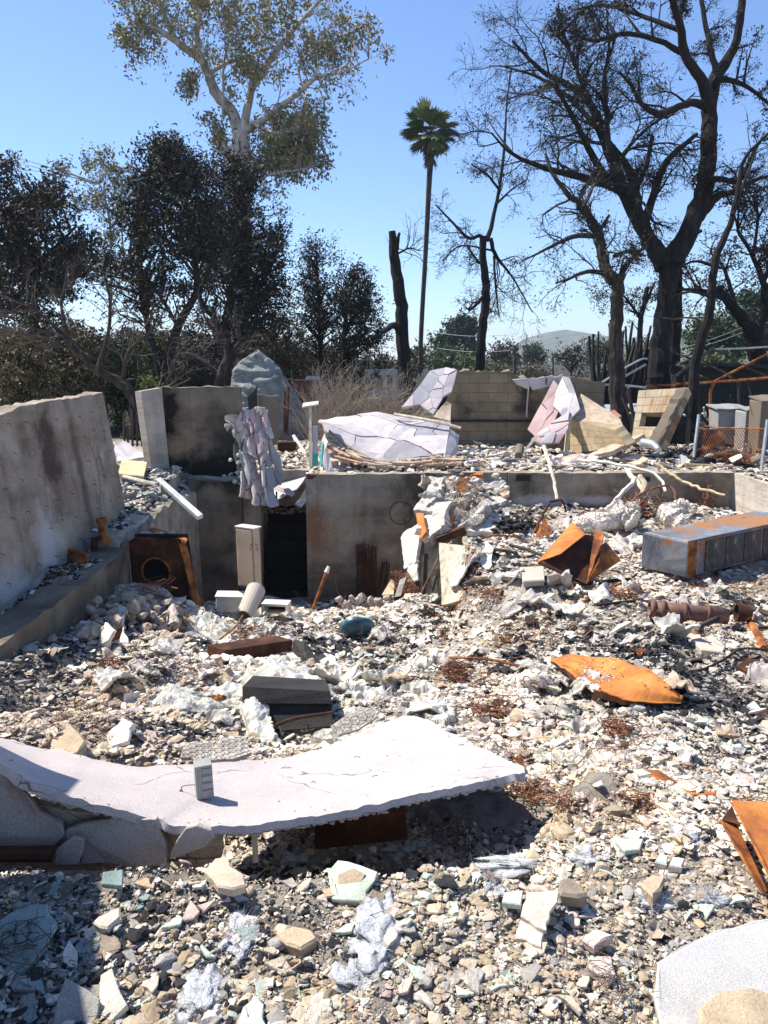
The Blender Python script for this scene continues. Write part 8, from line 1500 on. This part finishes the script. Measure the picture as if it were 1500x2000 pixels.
n = 5000; x = rng.uniform(5.6, 11, n); y = rng.uniform(8.5, 16, n); scatter('side_yard_debris', 'dark cinders on the ground right of the side wall', x, y, np.exp(rng.normal(np.log(.06), .5, n)), pick_cols(['char', 'grey', 'pale', 'brown'], [45, 25, 18, 12], n), .5, .03)
# thin wires and splinters everywhere in the rubble
g = Geo(); n = 420; x, y = visible(n, 2.7, 10.5, 1.4); keep = (x > .2) | (y > 4.4); x, y = x[keep], y[keep]; n = len(x); P, R = grow(np.stack([x, y, G(x, y)+.04], 1), np.stack([rng.normal(0, 1, n), rng.normal(0, 1, n), rng.normal(.15, .15, n)], 1), rng.uniform(.12, .5, n)*np.clip(y/6, .5, 1.4), np.clip(y*.0006, .0012, .005), 9, .3); V, F = tubes(P, R, 3); g.add(V, F); tag(link('loose_wires', g, M['wire'], None, 'thin rusty wires strewn over the ash', 'wires'), kind='stuff')
g = Geo(); n = 500; x, y = visible(n, 1.4, 9, 1.3); keep = (x > .9) | (y > 4.4) | (y < 2.4); x, y = x[keep], y[keep]; n = len(x); P, R = grow(np.stack([x, y, G(x, y)+.03], 1), np.stack([rng.normal(0, 1, n), rng.normal(0, 1, n), rng.normal(.1, .2, n)], 1), rng.uniform(.04, .16, n)*np.clip(y/3, .6, 2), np.clip(y*.0007, .0010, .005), 5, .12); V, F = tubes(P, R, 3); g.add(V, F); tag(link('charred_splinters', g, M['charwood'], None, 'charred twigs and splinters strewn over the rubble', 'splinters'), kind='stuff')

n = 5200; x = rng.uniform(-.95, .8, n); y = rng.uniform(2.36, 3.3, n); scatter('hollow_rubble', 'dusty rubble lying in the hollow under the pink slab', x, y, np.exp(rng.normal(np.log(.016), .6, n)), pick_cols(['tan', 'beige', 'grey', 'brown', 'char', 'pale'], [26, 22, 18, 14, 12, 8], n), .4, .01, kinds=rng.choice([0, 1, 2], n, p=[.3, .3, .4]))
# fine ash grains in the mid field
n = 80000; x, y = visible(n, 2.7, 9, 1.9); size = np.hypot(y, 2.2)/768*rng.uniform(.8, 1.9, n); col = pick_cols(['white', 'pale', 'beige', 'tan', 'grey', 'char'], [34, 28, 18, 8, 8, 4], n); keep = (x > -2.9) & ~((y < 4.3) & (x < .98) & (x > -1.9) & (y < np.interp(x, [-1.6, -.4, -.1, .15, .98], [3.05, 3.1, 3.7, 4.3, 3.0]))); scatter('ash_grains', 'fine pale ash grains between the larger rubble', x[keep], y[keep], size[keep], col[keep], .3, .004, kinds=rng.choice([0, 1, 2], keep.sum()))
# chicken wire draped over the rubble, each a thing
for i, (px, py, w, h, a, m, lab) in enumerate(((1190, 1480, .5, .3, .4, 'wire', 'thin rusty chicken wire draped over the white ash right of the pink slab'), (1060, 1240, .9, .5, -.3, 'wire', 'rusty chicken wire draped left above the orange plate'), (900, 1180, .8, .5, .2, 'wire', 'rusty chicken wire draped on the slope below the pale split timber'), (330, 1300, .6, .5, .5, 'wire_d', 'dark chicken wire draped on the left rubble slope'), (180, 1420, .5, .35, 0, 'wire', 'rusty chicken wire pressed into the tan lump at the left'), (560, 1235, .7, .5, .1, 'wire_d', 'dark chicken wire lying above the long rusted channel'), (930, 1330, .5, .4, -.6, 'wire', 'torn chicken wire standing out of the rubble right of the plastic film'), (1100, 1110, 1.0, .5, .3, 'wire', 'rusty chicken wire lying left in front of the folded rusty panel'), (1420, 1150, .9, .5, -.2, 'wire', 'rusty chicken wire between the toppled cabinet and the tee pipe'), (1000, 1500, .3, .3, .8, 'wire', 'rusty chicken wire hanging off the right tip of the pink slab'), (80, 1960, .3, .2, .3, 'wire_d', 'dark chicken wire in the lower left shade'), (1180, 1600, .4, .25, -.2, 'wire', 'thin chicken wire scrap on the tan dirt at the right'), (740, 1230, .5, .3, .5, 'wire_d', 'dark chicken wire scrap right of the blue bowl'))):
    c = ground_at(px, py); ca, sa = math.cos(a), math.sin(a); ed = rng.random()*9
    def S(u, v):
        u = np.asarray(u)-.5; v = np.asarray(v)-.5; x = c[0]+(u*w*ca-v*h*sa); y = c[1]+(u*w*sa+v*h*ca); return np.stack([x, y, G(x, y)+.02+.05*np.abs(fbm(x*6+ed, y*6, 3))+.06*np.exp(-((u+.2)/.2)**2)], -1)
    g = Geo(); hexnet(g, S, w, h, .016+.0018*c[1], .00045*c[1]**.9, jit=.03, drop=.22); link('chicken_wire', g, M[m], None, lab, 'chicken wire')

# ------------------------------------------------ crumpled pale sheets, each a thing
def crumple(px, py, w, mat, lab, grp, seed):
    q = ground_at(px, py); s = w*np.linalg.norm(q-[0, 0, CAMZ])/FPX; n = 16; u, v = np.meshgrid(np.linspace(-.5, .5, n), np.linspace(-.5, .5, n), indexing='ij'); r = np.hypot(u, v)*2
    k = np.minimum(1, .62/np.maximum(r, .01))*1.0; shape = 1+.5*fbm(np.arctan2(v, u)*1.2+seed, r*0+seed, 3); a = rng.random()*6; U = u*shape; V_ = v*shape*rng.uniform(.5, .9)
    rid = lambda f, o: 1-np.abs(fbm(U*f+seed, V_*f+seed*2, 2))*4.5
    z = .15*rid(1.7, 0)+.055*rid(3.6, 1)+.03*fbm(U*9, V_*9+seed, 3); bend = rng.uniform(-.8, .9)*(U**2)*1.2
    P = np.stack([(U*math.cos(a)-V_*math.sin(a))+.07*fbm(U*3+seed, V_*3, 3), (U*math.sin(a)+V_*math.cos(a))+.07*fbm(U*3, V_*3+seed, 3), z+bend+.06], -1)*s; P[:, :, :2] += q[:2]; P[:, :, 2] += G(P[:, :, 0], P[:, :, 1], False)*.5+.5*q[2]+.02+.12*s
    g = Geo(); grid_sheet(g, P, .004+.04*s*(mat not in ('film',)), jag=.25); o = link('crumpled_sheet', g, M[mat], None, lab, 'crumpled sheet', grp); return o
for k in range(120):
    if k < 62: x, y = rng.uniform(200, 900), rng.uniform(1200, 1440); zone = 'in the left rubble heap'
    else: x, y = rng.uniform(880, 1490), rng.uniform(1060, 1560); zone = 'on the right ash field'
    q = ground_at(x, y)
    if q[1] < 3.4 and q[0] < .9 or q[1] > 11.5: continue
    mt = ['cream', 'crumb', 'film', 'crumb_t', 'cream', 'crumb', 'rust', 'film', 'stucco_s'][k % 9]; nm = dict(cream='cream', crumb='crumbly white', film='translucent white', crumb_t='tan', rust='rust brown', stucco_s='grey')[mt]
    crumple(x, y, rng.uniform(24, 72)*(.5 if mt == 'rust' else 1), mt, nm+' crumpled sheet '+zone, nm+' crumpled sheets '+zone, k*1.7)

n = 26000; y = rng.uniform(1.1, 8.0, n); sd = rng.choice([-1, 1], n, p=[.25, .75]); x = sd*(y*.56+.35+rng.random(n)*2.2); size = np.exp(rng.normal(np.log(.018), .6, n))*(.7+y*.25); keep = (x > -2.9) & ~((x > .95) & (x < 1.9) & (y < 2.1)) & (x < 5.4); scatter('outer_rubble', 'rubble and ash continuing at both sides of the view', x[keep], y[keep], size[keep], pick_cols(['white', 'pale', 'beige', 'grey', 'tan', 'char'], [30, 28, 18, 8, 10, 6], keep.sum()), .5, .01, .42, kinds=rng.choice([0, 1, 2, 3], keep.sum(), p=[.25, .36, .32, .07]))
